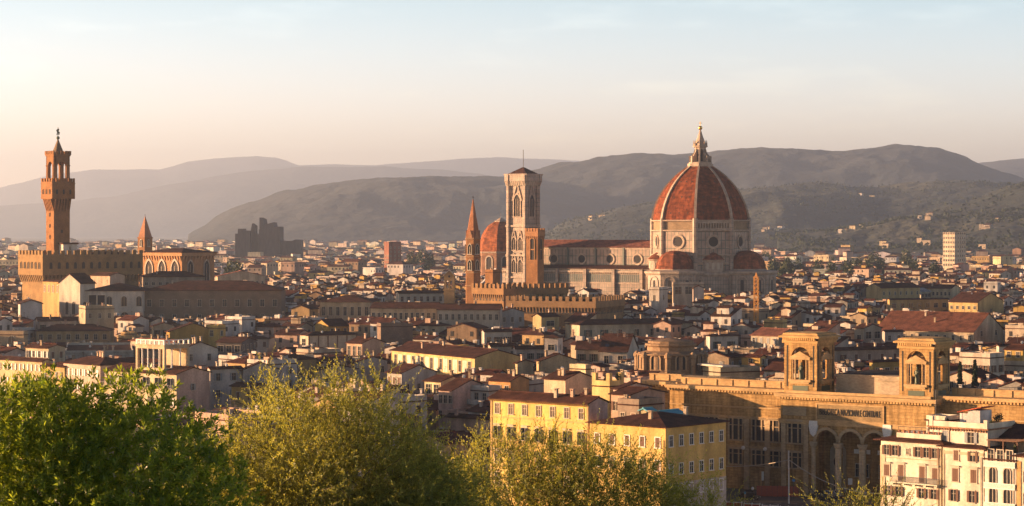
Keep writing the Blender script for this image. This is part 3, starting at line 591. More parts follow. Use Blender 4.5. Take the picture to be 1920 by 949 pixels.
# ---------------------------------------------------------------- crenellated prison palace with tower
def crenel_block(r, wl, wr, zt, color, rowL, rowR, name='wall'):
    b = MB(); b.box(-wl+.6, -.6, .6, wr-.6, 0, zt-2); b.build(name, 'brick', r, color)
    b = MB(); b.box(-wl, 0, 0, wr, zt-4.5, zt-2); corbels(b, 'L', -wl, 0, 0, .6, zt-6.8, zt-4.5, 1.4, 0, .35); corbels(b, 'R', 0, wr, 0, -.6, zt-6.8, zt-4.5, 1.4, 0, .35)
    g = b.build('gallery', 'brick', r, color)
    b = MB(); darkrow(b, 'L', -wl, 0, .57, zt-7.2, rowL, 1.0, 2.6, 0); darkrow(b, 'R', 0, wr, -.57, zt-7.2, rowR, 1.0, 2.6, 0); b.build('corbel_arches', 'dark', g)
    b = MB(); b.merlons(-wl, 0, 0, .8, zt-2, 2, 1.5, 1.5); b.merlons(-.8, 0, 2, wr, zt-2, 2, 1.5, 1.5, 0, 'y'); b.merlons(-wl, -wl+.8, 2, wr, zt-2, 2, 1.5, 1.5, 0, 'y'); b.merlons(-wl, 0, wr-.8, wr, zt-2, 2, 1.5, 1.5); b.build('battlement', 'brick', r, color)
def prison():
    Y, phi = 990, 52; X, wl, wr = frame(884, 944, 1066, Y, phi); zt = zat(533, Y); c = (.24, .135, .062)
    r = thing('crenellated_palace', 'long crenellated brown stone palace with a square battlemented tower, below the marble bell tower', 'palace', (X, Y, 0), R(-phi))
    crenel_block(r, wl, wr, zt, c, 10, 20)
    ty = 1016; p2 = 28; tx, tl, tr = frame(984, 1008.5, 1022, ty, p2); lx, ly = loc(X, Y, phi, tx, ty); z = zat(428, ty)
    b = MB(); b.box(-tl+.4, -.4, .4, tr-.4, 0, z-3.5); t = b.build('tower', 'brick', r, (.31, .15, .065))
    t.location = (lx, ly, 0); t.rotation_euler = (0, 0, R(phi-p2))
    b = MB(); b.box(-tl, 0, 0, tr, z-3.5, z-1.5); corbels(b, 'L', -tl, 0, 0, .4, z-5, z-3.5, .9); corbels(b, 'R', 0, tr, 0, -.4, z-5, z-3.5, .9)
    b.merlons(-tl, 0, 0, .6, z-1.5, 1.5, .9, .6); b.merlons(-.6, 0, 1.2, tr, z-1.5, 1.5, .9, .6, 0, 'y'); b.merlons(-tl, -tl+.6, 1.2, tr, z-1.5, 1.5, .9, .6, 0, 'y'); b.merlons(-tl, 0, tr-.6, tr, z-1.5, 1.5, .9, .6); b.build('battlement', 'brick', t, (.40, .2, .095))
    for f, s, pl in (('L', -tl*.45, .37), ('R', tr*.5, -.37)):
        h = MB(); w = 1.9; hh = 9.2; I = [(-w/2, 0)]+arcpts(0, hh-w/2, w)+[(w/2, 0)]; O = [(-w/2-.35, 0)]+arcpts(0, hh-w/2, w+.7)+[(w/2+.35, 0)]
        h.loft([[(x, -.3, q) for x, q in O], [(x, -.3, q) for x, q in I], [(x, .02, q) for x, q in I], [(x, .02, q) for x, q in O]], 0, False, False); h.poly([(x, -.03, q) for x, q in I], 1); h.box(-w/2, w/2, -.2, -.04, hh*.45, hh*.5, 0)
        o = h.build('bell_opening', ['brick', 'dark'], t, (.42, .22, .1)); o.location = (s, pl, zat(487, ty)) if f == 'L' else (pl, s, zat(487, ty)); o.rotation_euler = (0, 0, 0 if f == 'L' else R(90))
    BLOCK.append((X, Y, phi, -wl, 0, 0, wr)); VIS.append((884, 1066, Y, 558)); LAND.append(('crenellated palace', 1000, 545, Y))
    Y, phi = 955, 22; X, wl, wr = frame(948, 1117, 1172, Y, phi); zt = zat(557, Y)
    r = thing('crenellated_wing', 'lower crenellated stone wing with small corbel arches, in front of the longer palace', 'building', (X, Y, 0), R(-phi))
    crenel_block(r, wl, wr, zt, (.28, .165, .08), 34, 20)
    BLOCK.append((X, Y, phi, -wl, 0, 0, wr)); VIS.append((990, 1172, Y, 577))
prison()
# ---------------------------------------------------------------- marble bell tower
def campanile():
    Y, phi = 1335, 36; X, wl, wr = frame(954.5, 985.5, 1008, Y, phi); s = (wl+wr)/2
    r = thing('marble_bell_tower', 'tall square white marble bell tower with green and pink inlay and a thin pole', 'bell tower', (X, Y, 0), R(-phi))
    zt = zat(346, Y); ztop = zat(323, Y); lv = [zat(q, Y) for q in (424, 479, 520, 560)]
    b = MB(); b.box(-s, 0, 0, s, 0, zt); b.build('shaft', 'marble_s', r)
    for cx, cy_ in ((-s, 0), (0, 0), (0, s), (-s, s)):
        b = MB(); b.lathe(cx, cy_, [(1.55, 0), (1.55, zt)], 8, 22.5); b.build('corner_buttress', 'marble_s', r)
    for z in lv:
        b = MB(); b.box(-s-1.0, 1.0, -1.0, s+1.0, z-.5, z+.5)
        for cx, cy_ in ((-s, 0), (0, 0), (0, s), (-s, s)): b.lathe(cx, cy_, [(1.95, z-.6), (1.95, z+.6)], 8, 22.5)
        b.build('string_course', 'plainmarble', r)
    ov = 1.9; b = MB(); b.loft([[(-s-d, -d, z), (d, -d, z), (d, s+d, z), (-s-d, s+d, z)] for d, z in ((1.0, zt-.5), (ov, zt+2.0), (ov, ztop-1.6), (ov+.3, ztop-1.5), (ov+.3, ztop-.8))], 0)
    for cx, cy_ in ((-s, 0), (0, 0), (0, s), (-s, s)): b.lathe(cx, cy_, [(1.6, zt-.5), (2.6, zt+2), (2.6, ztop-.8)], 8, 22.5)
    b.build('gallery', 'marble_s', r)
    b = MB(); corbels(b, 'L', -s-ov, ov, -ov-.1, -1, zt-.8, zt+2.1, 1.3, 0, .4); corbels(b, 'R', -ov, s+ov, ov+.1, 1, zt-.8, zt+2.1, 1.3, 0, .4); b.build('corbels', 'stone', r)
    b = MB(); b.lathe(-s/2, s/2, [(s*.78, ztop-.9), (.6, ztop+3)], 4, 45); b.build('roof', 'roof', r, RF)
    b = MB(); b.tube([(-s/2, s/2, ztop+2.5), (-s/2, s/2, zat(280, Y))], .2, 6); b.build('pole', 'iron', r)
    for f in ('L', 'R'):
        sg = -1 if f == 'L' else 1; pl = 0
        gothic(r, f, sg*s/2, zat(406, Y), 4.3, 12.6, 3, True)
        for z in (zat(469, Y), zat(511, Y)):
            for t in (.31, .69): gothic(r, f, sg*s*t, z, 2.5, 7.4, 2, True)
    BLOCK.append((X, Y, phi, -s, 0, 0, s)); VIS.append((948, 1012, Y, 530)); LAND.append(('marble bell tower', 981, 430, Y))
campanile()
# ---------------------------------------------------------------- cathedral
def cathedral():
    Y, phi = 1310, 33; X = xat(1313, Y); r = thing('cathedral', 'marble cathedral with a huge ribbed red tile dome, lantern, nave and half-domed apses', 'cathedral', (X, Y, 0), R(-phi))
    RC = 27.1; AP = RC*math.cos(R(22.5)); zs = zat(414, Y)
    DOME = (.165, .046, .019); K = Y/F
    b = MB(); b.lathe(0, 0, [(RC, 0), (RC, zat(432, Y))], 8, 22.5); b.build('drum', 'marble', r)
    b = MB(); b.lathe(0, 0, [(RC-.5, zat(432, Y)), (RC-.5, zs)], 8, 22.5); b.build('bare_masonry_band', 'brick', r, (.27, .19, .115))
    b = MB()
    for z, d in ((zat(432, Y), .9), (zat(477, Y), .9), (zs+.1, .9), (zat(492, Y), .5)): b.lathe(0, 0, [(RC+.1, z-.7), (RC+d, z-.2), (RC+d, z+.2), (RC+.1, z+.35)], 8, 22.5)
    b.build('cornice', 'plainmarble', r)
    for k in range(8):
        a = R(22.5+45*k); b = MB(); b.lathe(RC*math.cos(a)*.985, RC*math.sin(a)*.985, [(1.5, 20), (1.5, zs+1.2)], 8, 22.5+math.degrees(a)); b.build('corner_pier', 'marble_s', r)
    face = lambda k, d=0.0: Matrix.Rotation(R(45*k), 4, 'Z') @ Matrix.Translation((0, -AP-d, 0))
    for k in range(8):
        b = MB(); a = MB(); z = zat(453, Y); n = 24
        ring = lambda rr, y: [(rr*math.cos(t*2*math.pi/n), y, z+rr*math.sin(t*2*math.pi/n)) for t in range(n)]
        a.loft([ring(4.0, -.02), ring(4.0, -.55), ring(3.3, -.55), ring(2.7, -.12)], 0, False); a.poly(ring(2.75, -.1), 1); b.add(a, face(k)); b.build('oculus', ['plainmarble', 'dark'], r)
    # finished white gallery on one side only
    b = MB(); a = MB(); w = 18.2; n = 12; st = w/n; a.archwall(-w/2, w/2, zat(431, Y), zs-.2, -.2, .9, [(-w/2+st*(i+.5), st*.6, zat(428, Y), zat(420, Y), False) for i in range(n)]); b.add(a, face(1, .3)); b.build('white_gallery', 'plainmarble', r)
    # dome
    prof = [(27.3, 413), (26.9, 404), (26.2, 394), (24.9, 381), (22.3, 363), (18.6, 345), (13.4, 327), (7.0, 311.5)]
    P = [(q, zat(y, Y)) for q, y in prof]; zz = np.linspace(P[0][1], P[-1][1], 26); rrs = np.interp(zz, [z for _, z in P], [q for q, _ in P])
    for _ in range(2): rrs[1:-1] = (rrs[:-2]+2*rrs[1:-1]+rrs[2:])/4
    b = MB(); b.lathe(0, 0, [(float(q)-.3, float(z)) for q, z in zip(rrs, zz)], 8, 22.5); b.build('dome', 'dometile', r, DOME)
    for k in range(8):
        a = R(22.5+45*k); b = MB(); rings = []
        for q, z in zip(rrs, zz):
            wd_ = .42+.3*(q/27); c = Vector((math.cos(a), math.sin(a), 0)); t = Vector((-c.y, c.x, 0)); p = c*float(q); p.z = float(z)
            rings.append([p+t*wd_-c*.8, p+t*wd_+c*.42, p-t*wd_+c*.42, p-t*wd_-c*.8])
        b.loft(rings); b.build('dome_rib', 'plainmarble', r)
    b = MB()
    for k in range(8):
        for t, m_ in ((.13, 3), (.42, 3), (.70, 3)):
            z = zz[0]+(zz[-1]-zz[0])*t; q = float(np.interp(z, zz, rrs)-.3)*math.cos(R(22.5)); w = q*.4
            for s in (-.5, 0, .5): a = MB(); a.box(s*w*1.1-.3, s*w*1.1+.3, -q-.18, -q+.5, z-.35, z+.35); b.add(a, Matrix.Rotation(R(45*k), 4, 'Z'))
    b.build('dome_vents', 'dark', r)
    # lantern
    z0, z1, z2, z3, z4 = (zat(q, Y) for q in (311, 307, 277, 262, 244))
    b = MB(); b.lathe(0, 0, [(7.2, z0-.6), (7.2, z1), (6.4, z1), (6.4, z1+.8)], 8, 22.5); b.lathe(0, 0, [(3.1, z1), (3.1, z2), (4.1, z2+.3), (4.3, z2+1.0), (3.4, z2+1.2), (3.4, z2+2.4)], 8, 22.5)
    ln = b.build('lantern', 'plainmarble', r)
    for k in range(8):
        b = MB(); a = MB(); a.xprism([(-6.2, z1+.7), (-5.4, z1+.7), (-5.0, z1+4.5), (-3.7, z1+6.2), (-3.0, z2), (-3.0, z1+.5)][::-1], -.35, .35); a.xprism([(-6.3, z1), (-5.2, z1), (-5.2, z1+4.2), (-6.3, z1+4.2)], -.5, .5); b.add(a, Matrix.Rotation(R(22.5+45*k), 4, 'Z')); b.build('buttress', 'plainmarble', ln)
        b = MB(); a = MB(); a.poly([(-.5, -2.9, z1+1.2)]+[(x, -2.9, z) for x, z in arcpts(0, z2-1.4, 1.0)]+[(.5, -2.9, z1+1.2)]); b.add(a, Matrix.Rotation(R(45*k), 4, 'Z')); b.build('window', 'dark', ln)
        b = MB(); a_ = R(22.5+45*k); b.lathe(3.6*math.cos(a_), 3.6*math.sin(a_), [(.45, z2+1.2), (.4, z2+2.6), (.05, z2+4.4)], 6); b.build('pinnacle', 'plainmarble', ln)
    b = MB(); b.lathe(0, 0, [(3.0, z2+2.3), (1.6, z3+1.5), (.45, z4)], 8, 22.5); b.build('lantern_cone', 'plainmarble', ln)
    b = MB(); b.lathe(0, 0, [(.2, z4-.2)]+[(1.2*math.sin(R(t)), z4+1.2-1.2*math.cos(R(t))) for t in range(15, 180, 15)]+[(.1, z4+2.4)], 14); b.build('ball', 'gold', ln, smooth=True)
    b = MB(); b.box(-.12, .12, -.12, .12, z4+2.3, z4+4.8); c, s = math.cos(R(phi)), math.sin(R(phi)); b.bar((-.8*c, -.8*s, z4+3.9), (.8*c, .8*s, z4+3.9), .15); b.build('cross', 'gold', ln)
    # nave
    x1 = -118; zc = zat(463, 1335)
    w, rf = MB(), MB(); shell(w, rf, 96, 21, zc, 'gx', 19, .9); q = w.build('nave_wall', 'marble', r); q.location = (-22, -10.5, 0); q = rf.build('nave_roof', 'roof', r, (.19, .075, .05)); q.location = (-22, -10.5, 0)
    b = MB(); b.box(x1, -22, -10.9, -10.5, zc-1.4, zc-.2); b.box(x1, -22, -10.8, -10.5, zat(500, 1335), zat(498, 1335)); corbels(b, 'L', x1, -22, -11.3, -10.5, zc-1.2, zc-.2, 1.0, 0, .4); b.build('nave_cornice', 'plainmarble', r)
    for x in (-34.1, -52.3, -71, -89.6, -107.6):
        a = MB(); n = 24; z = zat(486, 1330); ring = lambda rr, y: [(x+rr*math.cos(t*2*math.pi/n), y, z+rr*math.sin(t*2*math.pi/n)) for t in range(n)]
        a.loft([ring(3.3, -10.52), ring(3.3, -10.95), ring(2.7, -10.95), ring(2.2, -10.6)], 0, False); a.poly(ring(2.25, -10.6), 1); a.build('oculus', ['plainmarble', 'dark'], r)
    for x in (-43.2, -61.6, -80.2, -98.6):
        a = MB(); a.box(x-.55, x+.55, -11.2, -10.4, zat(505, 1330), zc-.3); a.build('pilaster', 'greenmarble', r)
    za = zat(504, 1325)
    b = MB(); b.box(x1, -20, -21.5, -10.6, 0, za); b.build('aisle_wall', 'marble_s', r)
    b = MB(); b.xprism([(-22.3, za+.05), (-10.55, za+1.8), (-10.55, za+2.1), (-22.3, za+.4)], x1, -20); b.build('aisle_roof', 'roof', r, RF)
    b = MB(); b.box(x1, -20, -22.1, -21.5, za-2.0, za-1.0); b.box(x1, -20, -21.9, -21.5, za-8.2, za-7.6); corbels(b, 'L', x1, -20, -22.1, -21.5, za-3, za-2, 1.2, 0, .5); b.build('aisle_cornice', 'plainmarble', r)
    b = MB()
    for i in range(70): x = x1+2+(96-4)*i/70; b.box(x, x+.75, -21.62, -21.5, za-7.3, za-3.2)
    b.build('aisle_panels', 'greenmarble', r)
    for x in (-25, -43, -61.6, -80.2, -98.6): a = MB(); a.box(x-.9, x+.9, -23, -21.4, 0, za-.2); a.build('buttress', 'marble_s', r)
    # choir base and apses
    zb = zat(512, 1290); b = MB(); b.lathe(0, 0, [(31.5, 0), (31.5, zb), (30.5, zb+.2), (26, zb+1.2)], 8, 22.5); b.build('choir_wall', 'marble_s', r)
    b = MB(); b.lathe(0, 0, [(31.6, zb-1.8), (32.4, zb-.8), (32.4, zb), (31.4, zb+.4)], 8, 22.5); b.build('choir_cornice', 'plainmarble', r)
    def blind(mb, M4, w, z0, z1, m=0):
        a = MB(); I = [(-w/2, z0)]+arcpts(0, z1-w/2, w)+[(w/2, z0)]; O = [(-w/2-.55, z0)]+arcpts(0, z1-w/2, w+1.1)+[(w/2+.55, z0)]
        a.loft([[(x, -.4, q) for x, q in O], [(x, -.4, q) for x, q in I], [(x, 0, q) for x, q in I], [(x, 0, q) for x, q in O]], 0, False, False)
        a.poly([(x, -.03, q) for x, q in I], 2); I2 = [(-w*.16, z0)]+arcpts(0, z1-w*.45, w*.32)+[(w*.16, z0)]; a.poly([(x, -.06, q) for x, q in I2], 1); mb.add(a, M4)
    for (px_, py_) in ((0, -29), (29, 0), (-29, 0), (0, 29)):
        R1 = 16.2; zt = zat(508, 1285); b = MB(); b.lathe(px_, py_, [(R1, 0), (R1, zt-1.2)], 10, 18); tr = b.build('apse', 'marble_s', r)
        b = MB(); b.lathe(px_, py_, [(R1, zt-2.2), (R1+.9, zt-1.2), (R1+.9, zt-.2), (R1-.2, zt), (11, zt+.6)], 10, 18); b.build('apse_gallery', 'plainmarble', tr)
        b = MB()
        for k in range(10):
            blind(b, Matrix.Translation((px_, py_, 0)) @ Matrix.Rotation(R(36*k+18+18+90), 4, 'Z') @ Matrix.Translation((0, -R1*math.cos(R(18))-.02, 0)), 5.6, zt-13, zt-3.2)
        b.build('blind_arches', ['plainmarble', 'dark', 'marble_s'], tr)
        b = MB(); h = zat(470, 1285)-zt; b.lathe(px_, py_, [(10.7*math.cos(R(t))**.85, zt+.6+(h-.6)*math.sin(R(t))) for t in range(0, 86, 7)]+[(.3, zt+h)], 8, 22.5); b.build('apse_dome', 'dometile', tr, (.19, .062, .03))
        b = MB(); b.lathe(px_, py_, [(10.9, zt), (10.9, zt+1.0)], 8, 22.5); b.build('apse_drum', 'plainmarble', tr)
    for k in range(4):
        a0 = R(-45+90*k); cx, cy_ = 23.8*math.cos(a0), 23.8*math.sin(a0); z0, z1, z2 = zat(512, 1284), zat(488, 1284), zat(474, 1284)
        b = MB(); b.lathe(cx, cy_, [(5.9, z0+.3), (5.9, z1-.6), (6.5, z1-.2), (6.5, z1+.2)], 16); ex = b.build('exedra', 'plainmarble', r)
        b = MB()
        for j in range(12):
            a = MB(); a.poly([(-.75, -.02, z0+2)]+[(x, -.02, z) for x, z in arcpts(0, z1-2.2, 1.5)]+[(.75, -.02, z0+2)]); b.add(a, Matrix.Translation((cx, cy_, 0)) @ Matrix.Rotation(R(30*j), 4, 'Z') @ Matrix.Translation((0, -5.95, 0)))
        b.build('niches', 'stone', ex)
        b = MB(); b.lathe(cx, cy_, [(6.6, z1+.2), (4.5, z1+2.2), (.3, z2+.8)], 16); b.build('roof', 'dometile', ex, (.19, .065, .032))
    BLOCK.append((X, Y, phi, -120, 48, -48, 40)); VIS.append((1018, 1215, 1260, 532)); VIS.append((1195, 1432, 1250, 540)); LAND.append(('great cathedral dome', 1313, 440, Y)); LAND.append(('cathedral nave', 1100, 490, 1300))
cathedral()
# ---------------------------------------------------------------- second dome behind the bell towers
def chapel_dome():
    Y = 1640; X = xat(939, Y); r = thing('chapel_dome', 'smaller octagonal red tile dome on a brick drum, behind the marble bell tower', 'church', (X, Y, 0), R(-33)); K = Y/F
    zs, zt = zat(472, Y), zat(414, Y); R0 = 15.6
    b = MB(); b.lathe(0, 0, [(R0+.3, 0), (R0+.3, zs-.4)], 8, 22.5); b.build('drum', 'brick', r, (.24, .13, .08))
    b = MB(); b.lathe(0, 0, [(R0+.4, zs-1), (R0+1, zs-.4), (R0+1, zs), (R0, zs+.2)], 8, 22.5); b.build('cornice', 'plainmarble', r)
    b = MB(); b.lathe(0, 0, [(R0*math.cos(R(t))**.9, zs+(zt-zs)*math.sin(R(t))) for t in range(0, 79, 6)], 8, 22.5); b.build('dome', 'dometile', r, (.25, .08, .032))
    b = MB(); b.lathe(0, 0, [(4.4, zt-1.5), (4.4, zt-.2), (3.2, zt+.4), (.5, zt+2.2)], 8, 22.5); b.tube([(0, 0, zt+1.8), (0, 0, zt+5.5)], .12, 4); b.build('lantern', 'plainmarble', r)
    ap = (R0+.3)*math.cos(R(22.5))
    for k in range(8):
        a = R(22.5+45*k+22.5); w, h = 4.4, 8.5; I = [(-w/2, 0)]+arcpts(0, h-w/2, w)+[(w/2, 0)]; O = [(-w/2-.9, -.9)]+arcpts(0, h-w/2, w+1.8)+[(w/2+.9, -.9)]
        b = MB(); b.loft([[(x, -.4, q) for x, q in O], [(x, -.4, q) for x, q in I], [(x, 0, q) for x, q in I], [(x, 0, q) for x, q in O]], 0, False, False); b.poly([(x, -.05, q) for x, q in I], 1); o = b.build('window', ['plainmarble', 'dark'], r); o.location = (ap*math.cos(a), ap*math.sin(a), zat(504, Y)); o.rotation_euler = (0, 0, a+R(90))
    BLOCK.append((X, Y, 33, -20, 20, -20, 20)); VIS.append((898, 952, Y, 505)); LAND.append(('smaller red dome', 925, 450, Y))
chapel_dome()
# ---------------------------------------------------------------- national library (right foreground)
def library():
    Y, phi = 478, 36; X, wl, _ = frame(1464, 1752, None, Y, phi); sand = SAND
    r = thing('library', 'long sandstone library with two arched corner turrets, triple entrance arches and a lettered panel', 'library', (X, Y, 0), R(-phi))
    px = lambda p, y=0: px2x(X, Y, phi, p, y)
    ZC = 21.5
    # centre block
    ax = [px(q) for q in (1550, 1595, 1640)]; b = MB()
    b.archwall(-wl, 0, 0, ZC-1.2, 0, 1.1, [(x, 4.9, .6, 11.6, False) for x in ax]); b.box(-wl, -wl+1, 1.1, 25, 0, ZC-1.2); b.box(-1, 0, 1.1, 25, 0, ZC-1.2); b.box(-wl+1, -1, 5.2, 24, 0, ZC-1.2); b.box(-wl+1, -1, 1.1, 5.2, 15.4, ZC-1.2)
    b.box(ax[0]-4.5, ax[0]-3.6, 1.1, 5.2, 0, 15.4); b.box(-4.5, -3.6, 1.1, 5.2, 0, 15.4); b.box(-wl+1, -1, 1.1, 5.2, 0, .55)
    b.build('wall', 'ashlar', r, sand)
    b = MB(); b.box(-wl-.9, .9, -1.3, 25.4, ZC-.75, ZC); b.box(-wl-.5, .5, -.8, 25.2, ZC-1.25, ZC-.75); b.box(-wl-.2, .2, -.25, 0, ZC-6.0, ZC-5.5); b.box(-wl-.3, .3, -.3, 0, 15.55-.5, 15.55); b.build('cornice', 'brick', r, (.46, .30, .14))
    b = MB(); n = 52
    for i in range(n): x = -wl+wl*(i+.5)/n; b.box(x-.22, x+.22, -1.15, -.8, ZC-1.2, ZC-.76)
    for i in range(30): y = 24*(i+.5)/30; b.box(.5, .85, y-.22, y+.22, ZC-1.2, ZC-.76)
    b.build('dentils', 'brick', r, sand)
    # lettered panel
    x0, x1 = px(1533), px(1656); b = MB(); b.box(x0, x1, -.12, .0, 16.3, 19.4); pl = b.build('lettered_panel', 'brick', r, (.29, .20, .10)); b = MB()
    for q in ((x0-.3, x1+.3, 16.0, 16.3), (x0-.3, x1+.3, 19.4, 19.7), (x0-.3, x0, 16.3, 19.4), (x1, x1+.3, 16.3, 19.4)): b.box(q[0], q[1], -.25, 0, q[2], q[3])
    b.build('panel_frame', 'brick', pl, (.46, .30, .14))
    def text(s, x, z, size, y, width, par, mat_):
        cu = bpy.data.curves.new('inscription', 'FONT'); cu.body = s; cu.size = size; cu.align_x = 'CENTER'; cu.align_y = 'CENTER'; cu.extrude = .04
        o = bpy.data.objects.new('tmp_text', cu); col.objects.link(o); dg = bpy.context.evaluated_depsgraph_get(); me = bpy.data.meshes.new_from_object(o.evaluated_get(dg)); col.objects.unlink(o); bpy.data.objects.remove(o)
        w = max(v.co.x for v in me.vertices)-min(v.co.x for v in me.vertices); me.materials.clear(); me.materials.append(M[mat_]); t = link('inscription', me, par); t.location = (x, y, z); t.rotation_euler = (R(90), 0, 0); t.scale = (width/w, 1, 1)
    text('BIBLIOTECA NAZIONALE CENTRALE', (x0+x1)/2, 17.85, 1.95, -.19, (x1-x0)*.93, pl, 'dark')
    # arches: mouldings, columns, keystones, inner door
    for i, x in enumerate(ax):
        b = MB(); O = arcpts(x, 11.6, 6.1, False, 14); I = arcpts(x, 11.6, 4.9, False, 14); b.loft([[(q, -.3, z) for q, z in O+I[::-1]], [(q, .02, z) for q, z in O+I[::-1]]]); b.build('arch_moulding', 'brick', r, (.48, .35, .2))
        for k in (-1, 1): c = MB(); c.lathe(x+k*3.05, -.1, [(.75, .6), (.75, 1.2), (.5, 1.4), (.44, 10.3), (.7, 10.7), (.85, 11.2), (.85, 11.5)], 12); c.build('column', 'brick', r, (.48, .36, .22))
    x = ax[0]; b = MB(); b.yprism([(x-1.9, .6), (x+1.9, .6)]+arcpts(x, 9, 3.8)[::-1], 5.0, 5.19); nh = b.build('entrance_niche', 'wall', r, (.5, .4, .27)); b = MB(); b.yprism([(x+.95*math.cos(t*math.pi/9), 7.0+1.2*math.sin(t*math.pi/9)) for t in range(18)], 4.9, 5.0); b.build('round_window', 'dark', nh)
    b = MB(); b.yprism([(x-.9, .6), (x+.9, .6)]+arcpts(x, 3.2, 1.8)[::-1], 4.9, 5.0); b.build('door', 'brown', nh)
    for x in ax[1:]:
        for q in (-.8, .8): o = add_window(r, 'L', x+q*1.2, 4.2, 'plain', 1.1, 2.6, fine=True); o.location.y = 5.19
        b = MB(); b.box(x-1.9, x+1.9, 5.05, 5.2, 9.0, 9.9); b.build('frieze_panel', 'white', r)
    b = MB(); x = ax[0]-3.0; b.yprism([(x-.9, 15.9), (x+.9, 15.9), (x+1.05, 14.8), (x+.7, 13.2), (x, 12.6), (x-.7, 13.2), (x-1.05, 14.8)], -.45, 0); b.build('coat_of_arms', 'white', r)
    b = MB(); x = ax[2]+3.0; b.yprism([(x-.9, 15.9), (x+.9, 15.9), (x+1.05, 14.8), (x+.7, 13.2), (x, 12.6), (x-.7, 13.2), (x-1.05, 14.8)], -.45, 0); b.build('coat_of_arms', 'white', r)
    # triple windows
    def serliana(x, z, y, hh=3.4):
        b = MB(); b.box(x-2.0, x+2.0, y-.35, y, z-.5, z-.2); b.box(x-1.9, x+1.9, y-.3, y, z+hh, z+hh+.45); b.poly([(x-1.75, y-.04, z-.2), (x+1.75, y-.04, z-.2), (x+1.75, y-.04, z+hh), (x-1.75, y-.04, z+hh)], 1)
        for q in (-1.75, -.75, .75, 1.75): b.box(x+q-.16, x+q+.16, y-.24, y, z-.2, z+hh)
        b.box(x-1.75, x+1.75, y-.14, y-.05, z+hh*.66, z+hh*.66+.16); b.build('triple_window', ['brick', 'dark'], r, (.40, .29, .17))
    for z, h in ((11.2, 4.3), (5.9, 3.0)): serliana(px(1491), z, 0, h)
    b = MB(); x = px(1490); b.box(x-2.8, x+2.8, -.12, 0, 16.8, 18.6); b.build('relief_panel', 'brick', r, (.36, .26, .15))
    for q in (1470, 1512): b = MB(); x = px(q); b.box(x-.55, x+.55, -.3, 0, 0, 15); b.build('pilaster', 'brick', r, (.45, .32, .18))
    # wings
    def wing(a, b_, y, zc, ch=True):
        w = MB(); w.box(a, b_, y, y+22, 0, zc-1); o = w.build('wing_wall', 'ashlar', r, sand); w = MB(); w.box(a-.5, b_+.5, y-1.2, y+22, zc-.7, zc); w.box(a-.3, b_+.3, y-.7, y+22, zc-1.2, zc-.7); w.box(a, b_, y-.3, y, 15.3, 15.8); w.box(a, b_, y-.25, y, 17.6, 17.9); w.box(a, b_, y-.3, y, 9.0, 9.5); w.build('cornice', 'brick', o, (.46, .30, .14))
        w = MB(); n = int((b_-a)/.75)
        for i in range(n): x = a+(b_-a)*(i+.5)/n; w.box(x-.2, x+.2, y-1.05, y-.7, zc-1.15, zc-.71)
        w.build('dentils', 'brick', o, sand)
        w = MB(); w.box(a+1, b_-1, y+3, y+3.6, zc, zc+1.3); w.box(a+1, b_-1, y+2.8, y+3.8, zc+1.3, zc+1.5)
        for i in range(int((b_-a)/4)): x = a+2+4*i; w.box(x-.3, x+.3, y+2.8, y+3.0, zc, zc+1.3)
        w.build('parapet', 'brick', o, (.46, .30, .14))
        w = MB()
        for z in (zc+2.0,): w.tube([(a+1, y+3.3, z), (b_-1, y+3.3, z)], .05, 4)
        for i in range(int((b_-a)/3)): x = a+1.5+3*i; w.tube([(x, y+3.3, zc+1.4), (x, y+3.3, zc+2)], .04, 4)
        w.build('handrail', 'iron', o); return o
    xl = px(1256, 3); o = wing(xl, -wl-.02, 3, 22.0)
    for q in (1290, 1335, 1380, 1423, 1456):
        for z, h in ((10.9, 4.3), (5.6, 3.0)): serliana(px(q, 3), z, 3, h)
    for q in (1268, 1312, 1357, 1401, 1440): b = MB(); x = px(q, 3); b.box(x-.6, x+.6, 2.6, 3, 0, 15.2); b.box(x-.75, x+.75, 2.5, 3, 14.2, 15.2); b.build('pilaster', 'brick', r, (.45, .32, .18))
    for q in (1397, 1438):
        b = MB(); x = px(q, 3); b.lathe(x, 2.2, [(.05, 8.6), (.35, 8.75), (.45, 9.0), (.35, 9.3), (.05, 9.45)], 10); b.tube([(x, 2.2, 9.2), (x, 3, 9.6)], .05, 4); b.build('globe_lamp', 'white', r)
    wing(xl-10.5, xl-.02, 6.5, 22.3); wing(.02, 30, 3, 22.2)
    for k in range(5):
        for z, h in ((10.9, 4.3), (5.6, 3.0)): serliana(5+5.6*k, z, 3, h)
    b = MB(); b.lathe(0, 0, [(.6, 0), (.6, .1)], 14); o = b.build('round_vent', 'dark', r); o.location = (px(1900, 3), 2.97, 17.2); o.rotation_euler = (R(90), 0, 0)
    # attic behind the parapet
    b = MB(); b.box(-wl+9.5, -8.5, 7, 24, ZC, ZC+3.6); b.box(-wl+9.2, -8.2, 6.7, 24.3, ZC+3.6, ZC+4.0); b.box(-13.5, -8.6, 2.5, 7, ZC, ZC+4.2); b.box(-13.9, -8.5, 2.1, 7.2, ZC+3.2, ZC+3.6); b.build('attic', 'brick', r, (.42, .33, .22)); b = MB(); b.box(-wl+9.8, -8.8, 7.3, 23.7, ZC+4.0, ZC+4.12); b.build('attic_roof', 'roof', r, (.05, .04, .035))
    b = MB(); b.box(-wl+1, -1, .3, .6, ZC, ZC+.55); b.build('balustrade', 'brick', r, (.46, .30, .14))
